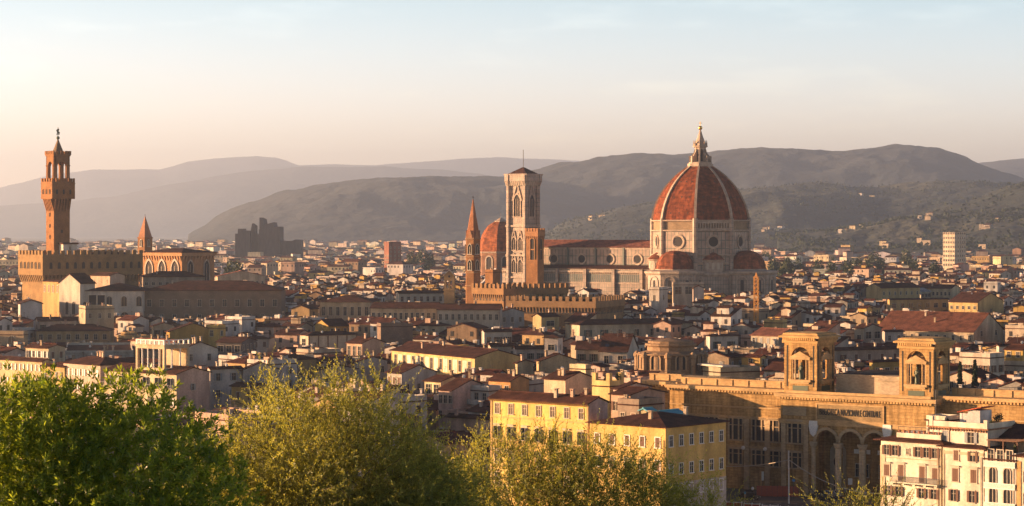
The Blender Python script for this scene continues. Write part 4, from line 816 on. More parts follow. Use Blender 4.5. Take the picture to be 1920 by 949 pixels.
    # turrets
    for tx, lab in ((-wl+8.2, 0), (-.6, 1)):
        s = px(1525, .8)-px(1464, .8) if lab == 0 else px(1745, .8)-px(1681, .8); s = min(s, 8.4); zt = 34.2-.4*lab; z0 = ZC; t = MB(); I = Matrix.Translation((tx-s/2, .8+s/2, 0))
        for k in range(4):
            a = MB(); a.archwall(-s/2, s/2-.9, z0, zt-2.1, -s/2, -s/2+.9, [(-.0, s*.56, z0+2.9, z0+7.6, False)]); t.add(a, I @ Matrix.Rotation(R(90*k), 4, 'Z'))
        t.box(tx-s+.9, tx-.9, 1.7, .8+s-.9, z0+1, z0+2.8); t.box(tx-s+.3, tx-.3, 1.1, .8+s-.3, zt-2.2, zt-1.8)
        tu = t.build('turret', 'ashlar', r, sand)
        c = MB(); c.box(tx-s-.35, tx+.35, .45, 1.15+s, zt-2.1, zt-1.5); c.box(tx-s-.95, tx+.95, -.15, 1.75+s, zt-.95, zt-.6); c.loft([[(tx-s-d, .8-d, z), (tx+d, .8-d, z), (tx+d, .8+s+d, z), (tx-s-d, .8+s+d, z)] for d, z in ((.8, zt-.6), (.25, zt-.35), (.2, zt-.05), (-.5, zt+.15))])
        c.build('turret_cornice', 'brick', tu, (.46, .29, .12)); c = MB()
        for i in range(16):
            q = tx-s+s*(i+.5)/16; c.box(q-.16, q+.16, -.1, .5, zt-1.5, zt-.96); q = .8+s*(i+.5)/16; c.box(tx+.35, tx+.95, q-.16, q+.16, zt-1.5, zt-.96)
        c.build('brackets', 'brick', tu, sand)
        d = MB(); d.lathe(tx-s/2, .8+s/2, [(s*.40*math.cos(R(q)), zt-5.0+2.6*math.sin(R(q))) for q in range(0, 90, 10)]+[(.1, zt-2.35)], 16); d.build('inner_vault', 'brick', tu, (.45, .30, .15))
        for f in ('L', 'R'):
            c = MB(); zb = z0+2.9; w = s*.56
            for k in (-1, 1):
                c.lathe(k*w*.30, .25, [(.3, zb), (.3, zb+.3), (.2, zb+.4), (.19, zb+3.9), (.32, zb+4.2)], 8); c.box(k*w*.47-.16, k*w*.47+.16, .1, .5, zb, zb+4.2)
            c.box(-w*.55, w*.55, -.35, .6, zb+4.2, zb+4.65); c.yprism([(-w*.6, zb+4.65), (w*.6, zb+4.65), (0, zb+6.0)], -.3, .6); c.box(-w*.6, w*.6, -.55, .4, zb-.5, zb); c.box(-w*.5, w*.5, -.4, .3, zb-.9, zb-.5)
            o = c.build('aedicule', 'brick', tu, (.46, .31, .15)); o.location = (tx-s/2, .8, 0) if f == 'L' else (tx, .8+s/2, 0); o.rotation_euler = (0, 0, 0 if f == 'L' else R(90))
            c = MB(); c.box(-w*.42, w*.42, -.06, 0, z0+.55, z0+1.6); o = c.build('name_plate', 'bronze', tu); o.location = (tx-s/2, .79, 0) if f == 'L' else (tx+.01, .8+s/2, 0); o.rotation_euler = (0, 0, 0 if f == 'L' else R(90))
            for k in (-1, 1):
                c = MB(); c.box(k*s*.40-.14, k*s*.40+.14, -.05, 0, z0+1.4, zt-2.6); o = c.build('sunk_panel', 'dark', tu); o.location = (tx-s/2, .797, 0) if f == 'L' else (tx+.003, .8+s/2, 0); o.rotation_euler = (0, 0, 0 if f == 'L' else R(90))
        # statue
        wx, wy = wld(X, Y, phi, tx-s/2, 1.25); st = MB(); st.lathe(0, 0, [(.62, 0), (.62, .25), (.5, .3), (.52, .5), (.46, 1.3), (.40, 2.0), (.46, 2.6), (.42, 2.95), (.16, 3.1), (.15, 3.2), (.24, 3.36), (.25, 3.52), (.17, 3.68), (.03, 3.72)], 12)
        st.tube([(-.45, 0, 2.8), (-.58, -.15, 2.2), (-.2, -.42, 1.9)], [.14, .12, .09], 7); st.tube([(.45, 0, 2.8), (.6, -.1, 2.2), (.5, -.35, 2.5), (.2, -.42, 2.6)], [.14, .12, .09, .08], 7); st.tube([(.1, -.42, .3), (.05, -.5, 1.2), (-.2, -.46, 2.0)], [.14, .12, .06], 6); st.box(-.35, .0, -.55, -.42, 1.75, 2.1)
        o = st.build('statue', 'bronze', None, smooth=True); o.location = (wx, wy, z0+2.85); o.rotation_euler = (0, 0, R(-phi)); tag(o, ('robed bronze statue in the arch of the left library turret', 'robed bronze statue in the arch of the right library turret')[lab], 'statue')
    BLOCK.append((X, Y, phi, xl-12, 33, -8, 30)); VIS.append((1195, 1960, 440, 960)); LAND.append(('left library turret', 1510, 660, 500)); LAND.append(('right library turret', 1733, 670, 480))
library()
# ---------------------------------------------------------------- white riverside row, bottom right
def row_Y(pc0, Y0, phi, pc):
    X0 = xat(pc0, Y0); p = R(phi); k = (pc-960)/F; t = (k*Y0-X0)/(math.cos(p)+k*math.sin(p)); return Y0-t*math.sin(p)
def white_row():
    Y0 = Yof(833, 18); cream = (.66, .58, .44); fin = dict(fine=True)
    z = lambda y: CZ-(y-HY)*Y0/F
    r, wl, wr, _ = house('riverside_house', 'white riverside house with roof terrace, long balcony and brown closed shutters', 'house', 1652, 1765, None, 833, 18, 42, 'hip', 12, cream, L=0, Rr=0, wr=12, chim=0, ant=0, oh=1.1)
    for s, w in ((.10, .9), (.24, .9), (.62, .9), (.76, .9), (.90, .9)): add_window(r, 'L', -wl+wl*s, z(860), 'open', w, 1.75, 'brown', 'stone', fine=True)
    add_window(r, 'L', -wl*.55, z(857), 'plain', .5, 1.0, fine=True)
    for s, h in ((.10, 2.0), (.34, 2.9), (.69, 2.9), (.92, 2.0)): add_window(r, 'L', -wl+wl*min(s, .9), z(900) if h < 2.5 else z(908), 'closed+cornice', 1.15, h, 'brown', 'stone', fine=True)
    for s in (.12, .3, .68, .88): add_window(r, 'L', -wl+wl*s, z(937), 'open', .95, 1.7, 'brown', 'stone', fine=True)
    for s in (.12, .4, .66, .9): add_window(r, 'L', -wl+wl*s, 3, 'closed', 1.1, 2.0, 'brown', 'stone', fine=True)
    b = MB(); zb = z(909); b.box(-wl*.80, -.2, -1.1, -.05, zb-.22, zb); n = 46
    for i in range(n): x = -wl*.8+(wl*.8-.2)*i/(n-1); b.box(x-.02, x+.02, -1.08, -1.04, zb, zb+1.0, 1)
    b.box(-wl*.8, -.2, -1.1, -1.02, zb+1.0, zb+1.06, 1)
    for i in range(5): x = -wl*.76+wl*.72*i/4; b.box(x-.1, x+.1, -.9, -.05, zb-.6, zb-.22)
    b.build('balcony', ['wall', 'iron'], r, cream)
    b = MB(); b.box(-wl-.1, -wl+.9, -.12, 0, .1, 17); b.box(-.9, 0, -.12, 0, .1, 17); b.box(-wl, 0, -.1, 0, z(866), z(864)); b.build('quoins', 'wall', r, (.5, .4, .26))
    b = MB(); b.box(-wl*.78, -wl*.05, .8, 7, 18.4, 19.5); ter = b.build('roof_terrace', 'wall', r, cream); b = MB()
    for i in range(9): x = -wl*.75+wl*.66*i/8; b.lathe(x, 1.2, [(.2, 19.5), (.28, 19.95)], 8)
    b.build('flower_pots', 'paint', ter, (.3, .11, .05)); b = MB(); b.tube([(-wl*.76, 1, 20.6), (-wl*.08, 1, 20.6)], .04, 4)
    for i in range(8): x = -wl*.76+wl*.68*i/7; b.tube([(x, 1, 19.5), (x, 1, 20.6)], .035, 4)
    b.build('railing', 'iron', ter)
    roof_room(r, -wl*.42, -wl*.1, 3.5, 8, 18.6, 3.6, 'flat', cream, L=2, Rn=1, wh=1.9)
    # second house with attic storey and garden terrace
    Y1 = row_Y(1765, Y0, 42, 1845); r, wl, wr, _ = house('riverside_house', 'white riverside house with an attic storey and planted roof terrace', 'house', 1768, 1844.5, None, 0, 17.6, 42, 'hip', 8, cream, Y=Y1, L=0, Rr=0, wr=12, chim=0, ant=0, oh=.9)
    z = lambda y: CZ-(y-HY)*Y1/F
    for s, st, sh in ((.33, 'closed', 'brown'), (.74, 'open', 'brown')): add_window(r, 'L', -wl+wl*s, z(867), st, .95, 1.75, sh, 'stone', fine=True)
    for s in (.31, .76): add_window(r, 'L', -wl+wl*s, z(907), 'closed+cornice', 1.2, 2.3, 'brown', 'stone', fine=True)
    for s in (.27, .72): add_window(r, 'L', -wl+wl*s, z(944), 'open', .95, 2.0, 'brown', 'stone', fine=True); add_window(r, 'L', -wl+wl*s, 4, 'closed', 1.1, 2.0, 'brown', 'stone', fine=True)
    b = MB(); b.box(-wl, -wl+.35, -.1, 0, .1, 17); b.box(-wl, 0, -.12, 0, 16.4, 16.9); b.build('quoins', 'wall', r, (.5, .4, .26))
    at_ = MB(); xa, xb = -wl*1.45, -wl*.02; at_.box(xa, xb, 1.6, 11, 17.7, 20.8); at = at_.build('attic_storey', 'wall', r, cream)
    b = MB(); b.box(xa-.4, xb+.4, 1.2, 11.4, 20.8, 21.05); corbels(b, 'L', xa, xb, 1.2, 1.6, 20.3, 20.8, .55); b.build('eaves', 'roof', at, (.30, .16, .09))
    b = MB(); b.box(xa, xb, 1.5, 1.8, 21.05, 22.0); b.box(xa, xa+.7, 1.4, 2.1, 21.05, 22.8); b.box(xb-.7, xb, 1.4, 2.1, 21.05, 22.6); b.box(xb-.25, xb, 2, 11, 21.05, 22.0); b.build('parapet', 'wall', at, cream)
    for q, st in ((.28, 'closed'), (.72, 'open')): o = add_window(at, 'L', xa+(xb-xa)*q, 18.4, st, 1.2, 1.9, 'grey', 'stone'); o.location.y = 1.58
    b = MB(); b.box(-wl*.95, -wl*.45, 5, 9, 21.05, 23.3); b.box(-wl*.75, -wl*.45, 5, 9, 23.3, 23.9); sh = b.build('terrace_shed', 'wall', at, (.6, .56, .52)); b = MB(); b.loft([[(-wl*1.0, y, 23.35), (-wl*.4, y, 24.45), (-wl*.4, y, 24.65), (-wl*1.0, y, 23.55)] for y in (4.6, 9.4)]); b.build('roof', 'roof', sh, (.42, .10, .05))
    b = MB()
    for i in range(9): x = xa+.8+(xb-xa-1.6)*i/8; b.lathe(x, 2.5, [(.2, 21.05), (.3, 21.75)], 8)
    b.build('flower_pots', 'paint', at, (.34, .12, .06))
    pots = (xa, xb)
    wx, wy = wld(r.location.x, r.location.y, 42, -wl*.12, 4.5); BUSHES.append((wx, wy, 21.0, 1.3, 1.4, 'yellow leafy shrub in a pot on the white house roof terrace'))
    wx, wy = wld(r.location.x, r.location.y, 42, -wl*.25, 8.5); BUSHES.append((wx, wy, 21.0, 1.6, 2.4, 'dark green shrub at the back of the white house roof terrace'))
    wx, wy = wld(r.location.x, r.location.y, 42, xa+1.8, 4); BUSHES.append((wx, wy, 21.0, .8, 1.3, 'small dry shrub left of the terrace shed with the red roof'))
    b = MB(); b.tube([(xa+.9, 2.2, 21), (xa+.9, 2.2, 27.5)], .05, 5)
    for k in range(6): b.bar((xa+.3, 2.2, 27.3-.18*k), (xa+1.6, 2.2, 27.3-.18*k), .025)
    b.build('antenna', 'iron', at)
    # third: loggia house, fourth at the frame edge
    Y2 = row_Y(1765, Y0, 42, 1905); r, wl, wr, _ = house('riverside_house', 'white riverside house with round arched loggias and three square top bays', 'house', 1846.5, 1905, None, 0, 16.4, 42, 'flat', 8, (.70, .64, .52), Y=Y2, L=0, Rr=0, wr=11, chim=0, ant=0)
    z = lambda y: CZ-(y-HY)*Y2/F
    for s in (.2, .5, .8): add_window(r, 'L', -wl+wl*s, z(870), 'plain', 1.15, 2.2, frm='stone', fine=True)
    for s in (.26, .72):
        add_window(r, 'L', -wl+wl*s, z(912), 'plain', 1.3, 3.0, frm='stone', arch=True, fine=True); add_window(r, 'L', -wl+wl*s, z(950), 'plain', 1.3, 3.0, frm='stone', arch=True, fine=True)
    for zz in (z(877), z(918), z(955)):
        b = MB(); b.box(-wl, 0, -.45, 0, zz-.15, zz); b.box(-wl, 0, -.4, -.3, zz+.8, zz+.9)
        for i in range(34): x = -wl+wl*(i+.5)/34; b.box(x-.06, x+.06, -.38, -.3, zz, zz+.8)
        b.build('balustrade', 'white', r)
    b = MB(); x0 = -wl
    for x in (x0+.3, x0*.5, -.3):
        for y in (1, 5): b.box(x-.1, x+.1, y-.1, y+.1, 16.5, 19.2)
    for i in range(9): y = .5+i*.6; b.box(x0, 0, y-.05, y+.05, 19.2, 19.35)
    b.build('pergola', 'brown', r); b = MB(); b.box(-wl*1.25, 0, 6, 11, 16.4, 19.4); rr = b.build('roof_room', 'wall', r, (.35, .28, .2)); b = MB(); b.loft([[(-wl*1.35, y, z_), (.4, y, z_)] for y, z_ in ((5.2, 19.2), (11, 21.3))]+[[(-wl*1.35, y, z_), (.4, y, z_)] for y, z_ in ((11, 21.5), (5.2, 19.4))], 0, False, False); b.build('roof', 'roof', rr, RF)
    for q, hgt, lab in ((.45, 1.0, 'small green potted shrub under the dark pergola'), (.12, 2.0, 'upright yellow green potted shrub beside the dark pergola')):
        wx, wy = wld(r.location.x, r.location.y, 42, -wl*q, .9); BUSHES.append((wx, wy, 16.6, .45, hgt, lab))
    Y3 = row_Y(1765, Y0, 42, 1975); r, wl, wr, _ = house('riverside_house', 'white riverside house with orange corner strip, cut off by the right edge', 'house', 1907, 1975, None, 0, 16.8, 42, 'hip', 10, (.66, .58, .44), Y=Y3, L=0, Rr=0, wr=11, chim=1, ant=0, oh=.9)
    for zz in (14-1.6, 14-5.4, 14-9.4): add_window(r, 'L', -wl+1.9, zz, 'plain', 1.2, 1.9, fine=True); add_window(r, 'L', -wl+4.6, zz, 'plain', 1.2, 1.9, fine=True)
    b = MB(); b.box(-wl, -wl+.8, -.12, 0, .1, 16); b.build('quoins', 'wall', r, (.5, .3, .12))
    roof_room(r, -wl+.3, -.5, 3, 9, 17.2, 3.0, 'gx', (.5, .42, .3), L=3, Rn=0)
    LAND.append(('white riverside row', 1750, 850, Y0))
BUSHES = []
white_row()
# ---------------------------------------------------------------- yellow houses and neighbours in front of the library
hs = house
Wd = lambda n, rows, style='closed', shut='brown', w=1.1, h=1.9, **k: dict(n=n, rows=rows, style=style, shut=shut, w=w, h=h, **k)
r, wl, wr, _ = hs('yellow_house', 'big bright yellow house with brown tiled roof and pink gable end', 'house', 920, 1103.5, 1139, 757, 22, 42, 'gx', 19, (.62, .42, .13), L=0, Rr=0, land='big yellow house', chim=2, vis=70, ant=0)
win_rows(r, 'L', wl, 7, [22-3.1], 'plain', 1.15, 2.0, 'brown', fine=True); win_rows(r, 'L', wl, 7, [22-8.2], 'ajar+cornice', 1.2, 2.5, 'grey', fine=True); win_rows(r, 'L', wl, 7, [22-13.2, 22-17.6], 'plain+cornice', 1.2, 2.5, fine=True)
b = MB(); b.box(-wl, 0, -.15, 0, 22-4.0, 22-3.7); b.box(-wl, 0, -.15, 0, 22-8.9, 22-8.6); b.box(-wl, 0, -.15, 0, 22-13.8, 22-13.5); b.build('string_course', 'wall', r, (.5, .34, .13)); b = MB(); b.box(.003, .05, .05, wr-.05, 1, 21.9); b.poly([(.05, .05, 21.9), (.05, wr-.05, 21.9), (.05, wr/2, 21.9+wr/2*.34)]); b.build('pink_gable', 'wall', r, (.52, .34, .28))
b = MB(); b.box(-wl, -wl+.5, -.1, 0, .1, 21.6); b.box(-.5, 0, -.1, 0, .1, 21.6); corbels(b, 'L', -wl-.3, .3, -.65, 0, 21.3, 21.75, .5); b.build('eaves_brackets', 'wall', r, (.42, .28, .12))
r, wl, wr, _ = hs('yellow_house', 'lower yellow ochre corner house with hipped dark roof beside the big yellow house', 'house', 1106, 1248, 1361, 803, 18.5, 41, 'hip', 11, (.60, .40, .13), L=0, Rr=0, chim=2, ant=0, land='ochre corner house')
win_rows(r, 'L', wl, 5, [18.5-3.8, 18.5-8.2], 'closed', 1.1, 1.9, 'brown', 'white', fine=True); win_rows(r, 'R', wr, 6, [18.5-3.6, 18.5-9.0, 18.5-13], 'plain', 1.1, 2.0, frm='white', fine=True)
b = MB(); b.box(.004, .12, .02, wr-.02, .1, 18.5-10.6); b.build('pale_lower_wall', 'wall', r, (.5, .42, .36))
hs('terraced_house', 'pink house with a low gable roof, behind the ochre corner house', 'house', 1146, 1182, 1247, 741, 21.4, 42, 'gx', 10, PNK, L=Wd(2, [18]), Rr=Wd(3, [17.6], 'plain', h=1.7), chim=0)
hs('pink_house', 'plain pink block rising just behind the pink low gabled house', 'house', 1150, 1160, 1222, 730, 21.6, 42, 'gx', 10, (.52, .40, .33), L=0, Rr=0, chim=1, ant=0)  # block added so that its shadow falls on the library's left wing
hs('shadow_block', 'low dark grey flat roofed block between the ochre corner house and pink gabled house', 'house', 1158, 1198, 1242, 757, 20, 42, 'flat', 0, (.26, .20, .15), L=Wd(2, [16]), Rr=0, chim=1, ant=0)  # added shadow caster: keeps low sun off the library's arched front
hs('garden_shed', 'small cream annexe with a bright teal corrugated metal roof', 'shed', 1229, 1246, 1279, 777, 18.6, 42, 'gy', 20, (.5, .42, .24), (.07, .30, .36), L=0, Rr=0, chim=0, ant=0, rmat='paint')
hs('garden_shed', 'tiny annexe with a teal metal roof, left of the larger teal roof', 'shed', 1202, 1212, 1226, 770, 18.9, 42, 'gy', 20, (.4, .34, .2), (.07, .30, .36), L=0, Rr=0, chim=0, ant=0, rmat='paint')
hs('pink_house', 'low salmon pink house with one dark window, left of the big yellow house', 'house', 838, 922, 934, 786, 13, 38, 'gx', 17, (.60, .40, .27), L=0, Rr=0, chim=1, ant=0)
add_window(bpy.data.objects['pink_house'], 'L', -5.2, 9.0, 'closed', 1.3, 1.8, 'brown', fine=True)
r, wl, wr, rz = hs('balcony_house', 'white house with stacked terraces and striped awnings between pink walls', 'house', 872, 916, 938, 731, 17, 40, 'flat', 0, (.64, .55, .44), L=Wd(3, [14, 10.2, 6.4], 'plain', h=2.1), Rr=0, chim=0)
for z in (13.6, 9.8, 6): b = MB(); b.box(-wl, 0, -1.6, -.05, z-.25, z); b.box(-wl, 0, -1.6, -1.45, z, z+.95); b.build('balcony', 'wall', r, (.66, .58, .46))
b = MB(); b.loft([[(-wl*.9, -.1, 8.6), (-.3, -.1, 8.6)], [(-wl*.9, -1.9, 7.5), (-.3, -1.9, 7.5)], [(-wl*.9, -1.9, 7.4), (-.3, -1.9, 7.4)], [(-wl*.9, -.1, 8.5), (-.3, -.1, 8.5)]], 0, False, False); b.build('awning', 'white', r)
hs('orange_house', 'house with burnt orange gable end and cream front above the big yellow house', 'house', 916, 957, 992, 715, 18.5, 40, 'gx', 18, (.58, .30, .12), L=Wd(3, [15.4, 11.6], 'plain'), Rr=0, chim=2)
hs('pink_house', 'pink house with a long brown roof and wide pink side wall above the terraces', 'house', 822, 849, 917, 732, 17, 38, 'gx', 17, (.58, .40, .31), L=Wd(3, [13.8, 10], 'plain', h=1.9), Rr=0, chim=2)
hs('yellow_house', 'narrow cream yellow house with a glazed top floor and low brown roof', 'house', 796, 826, 872, 716, 17.5, 45, 'gx', 14, (.62, .48, .26), L=Wd(2, [14.3], 'plain', w=2.2, h=2.4), Rr=0, chim=1)
hs('grey_house', 'grey beige house with a bare gable wall and small red hatch on the roof', 'house', 726, 753, 817, 700, 16.5, 50, 'gx', 18, (.46, .40, .33), L=Wd(3, [13.4, 9.6]), Rr=Wd(3, [11.5], 'plain'), chim=1)
r, wl, wr, _ = hs('long_ochre_house', 'long ochre house with white painted panels between tall windows and a blank side wall', 'house', 734, 890, 976, 671.5, 19, 60, 'gx', 15, (.55, .40, .17), L=Wd(9, [14.6], 'plain', w=1.5, h=3.2), Rr=0, chim=3, ant=0, land='long ochre house')
for i in range(8): b = MB(); x = -wl+wl*(i+1)/9; b.box(x-1.3, x+1.3, -.1, -.003, 14.0, 18.0); b.build('white_panel', 'wall', r, (.66, .58, .44))
b = MB(); b.box(-wl-.3, .3, -.7, 0, 12.6, 13.2); b.build('ledge', 'wall', r, (.55, .42, .2))
hs('ochre_gable_house', 'house showing a blank ochre gable wall with one tiny window', 'house', 1006, 1015, 1081, 677, 18.5, 62, 'gx', 17, (.46, .34, .19), L=0, Rr=Wd(1, [15], 'plain', w=.7, h=.8), chim=1)
hs('ochre_wall_house', 'low house with long blank ochre side wall right of the long ochre house', 'house', 966, 970, 1000, 681, 18, 62, 'gx', 17, (.44, .33, .19), L=0, Rr=0, chim=1)
hs('terrace_house', 'low ochre house with brown roof and dull pink side wall above the big yellow roof', 'house', 1020, 1060, 1112, 712, 20.5, 42, 'gx', 16, (.58, .42, .27), L=Wd(2, [15.2]), Rr=Wd(2, [15], 'plain'), chim=2)
hs('cream_block', 'small bright cream rooftop block beside a planted terrace', 'house', 1068, 1098, 1108, 690, 20, 40, 'flat', 0, (.66, .52, .3), L=Wd(2, [17], 'plain', h=1.4), Rr=0, chim=0)
r, wl, wr, _ = hs('yellow_block', 'yellow flat roofed block with corner pillars and railed roof terrace', 'house', 1110, 1143, 1170, 722, 21.6, 40, 'flat', 0, (.60, .44, .18), L=Wd(1, [16], 'plain'), Rr=Wd(1, [16], 'plain'), chim=0, ant=0)
for x, y in ((-wl+.5, .5), (-.5, .5), (-.5, wr-.5)): b = MB(); b.box(x-.5, x+.5, y-.5, y+.5, 22.4, 24.2); b.build('corner_pillar', 'wall', r, (.60, .44, .18))
for i, lab in enumerate(('round green shrub on the railed yellow roof terrace', 'darker shrub at the back of the railed yellow roof terrace')):
    wx, wy = wld(r.location.x, r.location.y, 40, -wl*.5+i*2, wr*(.4+.3*i)); BUSHES.append((wx, wy, 21.7, 1.0, 2.0+.5*i, lab))
r, wl, wr, _ = hs('canopy_house', 'olive grey flat block with long white roof slab behind the library wing', 'house', 1318, 1351, 1425, 696, 20, 60, 'flat', 0, (.36, .32, .22), L=Wd(2, [16.5], 'plain'), Rr=0, chim=0)
b = MB(); b.box(-wl-.5, 3, -1.5, 1.5, 21.2, 21.6); b.box(-wl-.4, -.2, -.6, wr*.5, 21.0, 21.19); b.build('roof_slab', 'wall', r, (.50, .44, .36))
# round brick tribune
def tribune():
    Y = 615; X = xat(1258, Y); r = thing('round_tribune', 'round dark brick church apse with buttress columns and niches, left of the library', 'church', (X, Y, 0), R(-20)); c = (.26, .17, .10)
    z = lambda y: zat(y, Y)
    b = MB(); b.lathe(0, 0, [(8.6, 0), (8.6, z(666)), (9.2, z(664)), (9.2, z(662)), (6.2, z(657))], 16, 11); b.build('lower_wall', 'brick', r, c)
    b = MB(); b.lathe(0, 0, [(6.2, 10), (6.2, z(650)), (6.8, z(647)), (6.8, z(644)), (6.0, z(643)), (6.0, z(639)), (.5, z(634))], 16, 11); b.build('upper_wall', 'brick', r, c)
    for k in range(8):
        a = R(45*k+11); b = MB(); b.lathe(8.9*math.cos(a), 8.9*math.sin(a), [(.75, 0), (.75, z(670)), (1.0, z(668)), (1.0, z(663)), (.3, z(658))], 8); b.build('buttress', 'brick', r, (.32, .21, .12))
    for k in range(8):
        a = R(45*k+33.5); b = MB(); I = [(-1.2, 0)]+arcpts(0, 2.6, 2.4)+[(1.2, 0)]; O = [(-1.6, -.3)]+arcpts(0, 2.6, 3.2)+[(1.6, -.3)]; b.loft([[(x, -.3, q) for x, q in O], [(x, -.3, q) for x, q in I], [(x, 0, q) for x, q in I], [(x, 0, q) for x, q in O]], 0, False, False); b.poly([(x, -.04, q) for x, q in I], 1); o = b.build('niche', ['brick', 'dark'], r, (.36, .24, .14)); o.location = (8.45*math.cos(a), 8.45*math.sin(a), z(690)); o.rotation_euler = (0, 0, a+R(90))
    BLOCK.append((X, Y, 0, -10, 10, -10, 10)); VIS.append((1180, 1310, Y, 696)); LAND.append(('round brick tribune', 1245, 665, Y))
tribune()
for o in list(col.objects):
    if o.name.startswith(('yellow_house', 'riverside_house')) and o.parent is None and o.location.y < 470:
        b = MB(); b.tube([(-.45, -.16, .2), (-.45, -.16, 16.2)], .07, 6); b.build('drainpipe', 'brown', o)
# ---------------------------------------------------------------- left riverside row
hs('cream_house', 'long cream riverside house with pale shutters at the far left edge', 'house', -110, 79, 97, 678, 18, 40, 'gx', 16, (0.54, 0.42, 0.23), L=Wd(13, [15.1, 11, 7], 'open', 'white'), chim=2, vis=70, land='long cream house at the left edge')
hs('cream_house', 'cream penthouse floor with shuttered windows on the long cream house roof line', 'house', 48, 91, 122, 653, 20.5, 38, 'gx', 14, (0.55, 0.43, 0.27), L=Wd(4, [17.6], 'open', 'white'), Rr=Wd(2, [17.4]), chim=1)
hs('yellow_house', 'narrow yellow house with an open loggia under the eaves, in the left riverside row', 'house', 79, 121, 134, 688, 17, 40, 'gx', 14, (0.50, 0.35, 0.14), L=Wd(2, [13.2, 9], 'open', 'grey', w=1.4, h=2.2), chim=1, vis=70)
hs('pink_house', 'long pale pink house with white shutters and hipped roof in the left riverside row', 'house', 119, 188, 250, 686, 18, 46, 'hip', 17, (0.52, 0.40, 0.30), L=Wd(7, [14.8, 10.8], 'open', 'white'), chim=3, vis=70, land='pale pink hipped house')
r, wl, wr, rz = hs('loggia_house', 'house topped by a columned stone rooftop loggia with railed balcony and pink gable end', 'house', 196, 331, 393, 702, 18, 40, 'gx', 14, (0.52, 0.42, 0.26), L=0, Rr=0, chim=0, vis=70, ant=0, land='columned rooftop loggia')
win_rows(r, 'L', wl, 6, [14.2], 'ajar', 1.5, 2.6, 'grey', fine=True); win_rows(r, 'L', wl, 7, [9.4, 5], 'open', 1.1, 2.2, 'white', fine=True)
b = MB(); b.box(-wl, -.2, -1.2, -.05, 13.7, 13.9); b.box(-wl, -.2, -1.2, -1.12, 14.9, 15.0, 1)
for i in range(70): x = -wl+(wl-.2)*i/69; b.box(x-.025, x+.025, -1.18, -1.13, 13.9, 14.9, 1)
b.build('balcony', ['wall', 'iron'], r, (0.50, 0.40, 0.24))
b = MB(); b.box(.003, .06, .05, wr-.05, 1, 17.9); b.poly([(.06, .05, 17.9), (.06, wr-.05, 17.9), (.06, wr/2, 17.9+wr/2*.24)]); b.build('pink_gable', 'wall', r, (0.47, 0.32, 0.24))
for s, z in ((.48, 13.6), (.5, 8.2)): add_window(r, 'R', wr*s, z, 'open', .8, 1.6, 'grey', fine=True).location.x = .075
def rooftop_loggia(r):
    Yc = r.location.y+5; lx, ly = loc(r.location.x, r.location.y, 40, xat(308, Yc), Yc); _, a, c = frame(254.5, 308, 355, Yc, 40); z0, z1 = 17.6, zat(655, Yc)
    b = MB(); b.box(-a, 0, 0, c, z0, z0+1.6); b.box(-a, 0, 0, c, z1, z1+.9); b.box(-a-.3, .3, -.3, c+.3, z1+.9, z1+1.15); b.box(-a+.05, -.05, c-.3, c-.02, z0+1.6, z1)
    for x in (-a+.35, -.35):
        for y in (.35, c-.35): b.box(x-.35, x+.35, y-.35, y+.35, z0+1.6, z1)
    o = b.build('rooftop_loggia', 'wall', r, (0.49, 0.38, 0.24)); o.location = (lx, ly, 0)
    for i in range(1, 5): d = MB(); x = -a+a*i/5; d.lathe(x, .35, [(.3, z0+1.6), (.3, z0+1.9), (.22, z0+2.1), (.2, z1-.4), (.32, z1)], 10); d.build('column', 'white', o)
    for i in range(1, 3): d = MB(); y = c*i/3; d.lathe(-.35, y, [(.3, z0+1.6), (.3, z0+1.9), (.22, z0+2.1), (.2, z1-.4), (.32, z1)], 10); d.build('column', 'white', o)
    d = MB()
    for i in range(7): x = -a+.25+(a-.5)*i/6; d.box(x-.22, x+.22, 0, .4, z1+1.15, z1+2.4)
    for i in range(1, 6): y = c*i/5; d.box(-.4, 0, y-.22, y+.22, z1+1.15, z1+2.4)
    d.box(-a, 0, .05, .3, z1+2.2, z1+2.45); d.box(-.3, 0, 0, c, z1+2.2, z1+2.45)
    for i in range(24): x = -a+a*(i+.5)/24; d.box(x-.07, x+.07, .1, .25, z1+1.15, z1+2.2)
    d.build('balustrade', 'white', o)
rooftop_loggia(r)
hs('white_house', 'white house with grey blue shutters and low dark roof right of the rooftop loggia', 'house', 389, 394, 453, 692, 17.5, 62, 'gy', 16, (0.49, 0.42, 0.35), L=0, Rr=Wd(2, [14.2, 9.6], 'open', 'grey', h=2.0), chim=1, vis=70)
hs('white_house', 'white house with stained gable and blue grey shutter, left of the olive tree top', 'house', 452, 456, 522, 694, 17, 62, 'gx', 20, (0.45, 0.38, 0.31), L=0, Rr=Wd(2, [13.6], 'open', 'grey'), chim=1, vis=70)
hs('yellow_house', 'small yellow house with low red brown roof half hidden by the olive tree', 'house', 434, 485, 505, 726, 14, 35, 'gx', 15, (0.50, 0.34, 0.12), L=Wd(2, [10.5]), chim=0, ant=0)
hs('white_house', 'white house with a broad blank gable and stepped chimney behind the rooftop loggia', 'house', 334, 341, 409, 656, 18.5, 60, 'gx', 20, (0.50, 0.44, 0.36), L=0, Rr=Wd(2, [15], 'plain', w=1, h=2), chim=3)
hs('red_roof_house', 'house with a wide low red brown roof rising behind the rooftop loggia', 'house', 245, 330, 352, 644, 18, 45, 'hip', 17, (0.49, 0.38, 0.26), (.20, .075, .045), L=Wd(8, [15]), chim=3)
hs('grey_shed_house', 'dark timber fronted house with open bays and grey plaster side wall', 'house', 406, 453, 481, 642, 15.5, 15, 'gx', 10, (.16, .13, .11), L=Wd(3, [12], 'plain', w=2.4, h=2.2), chim=0)
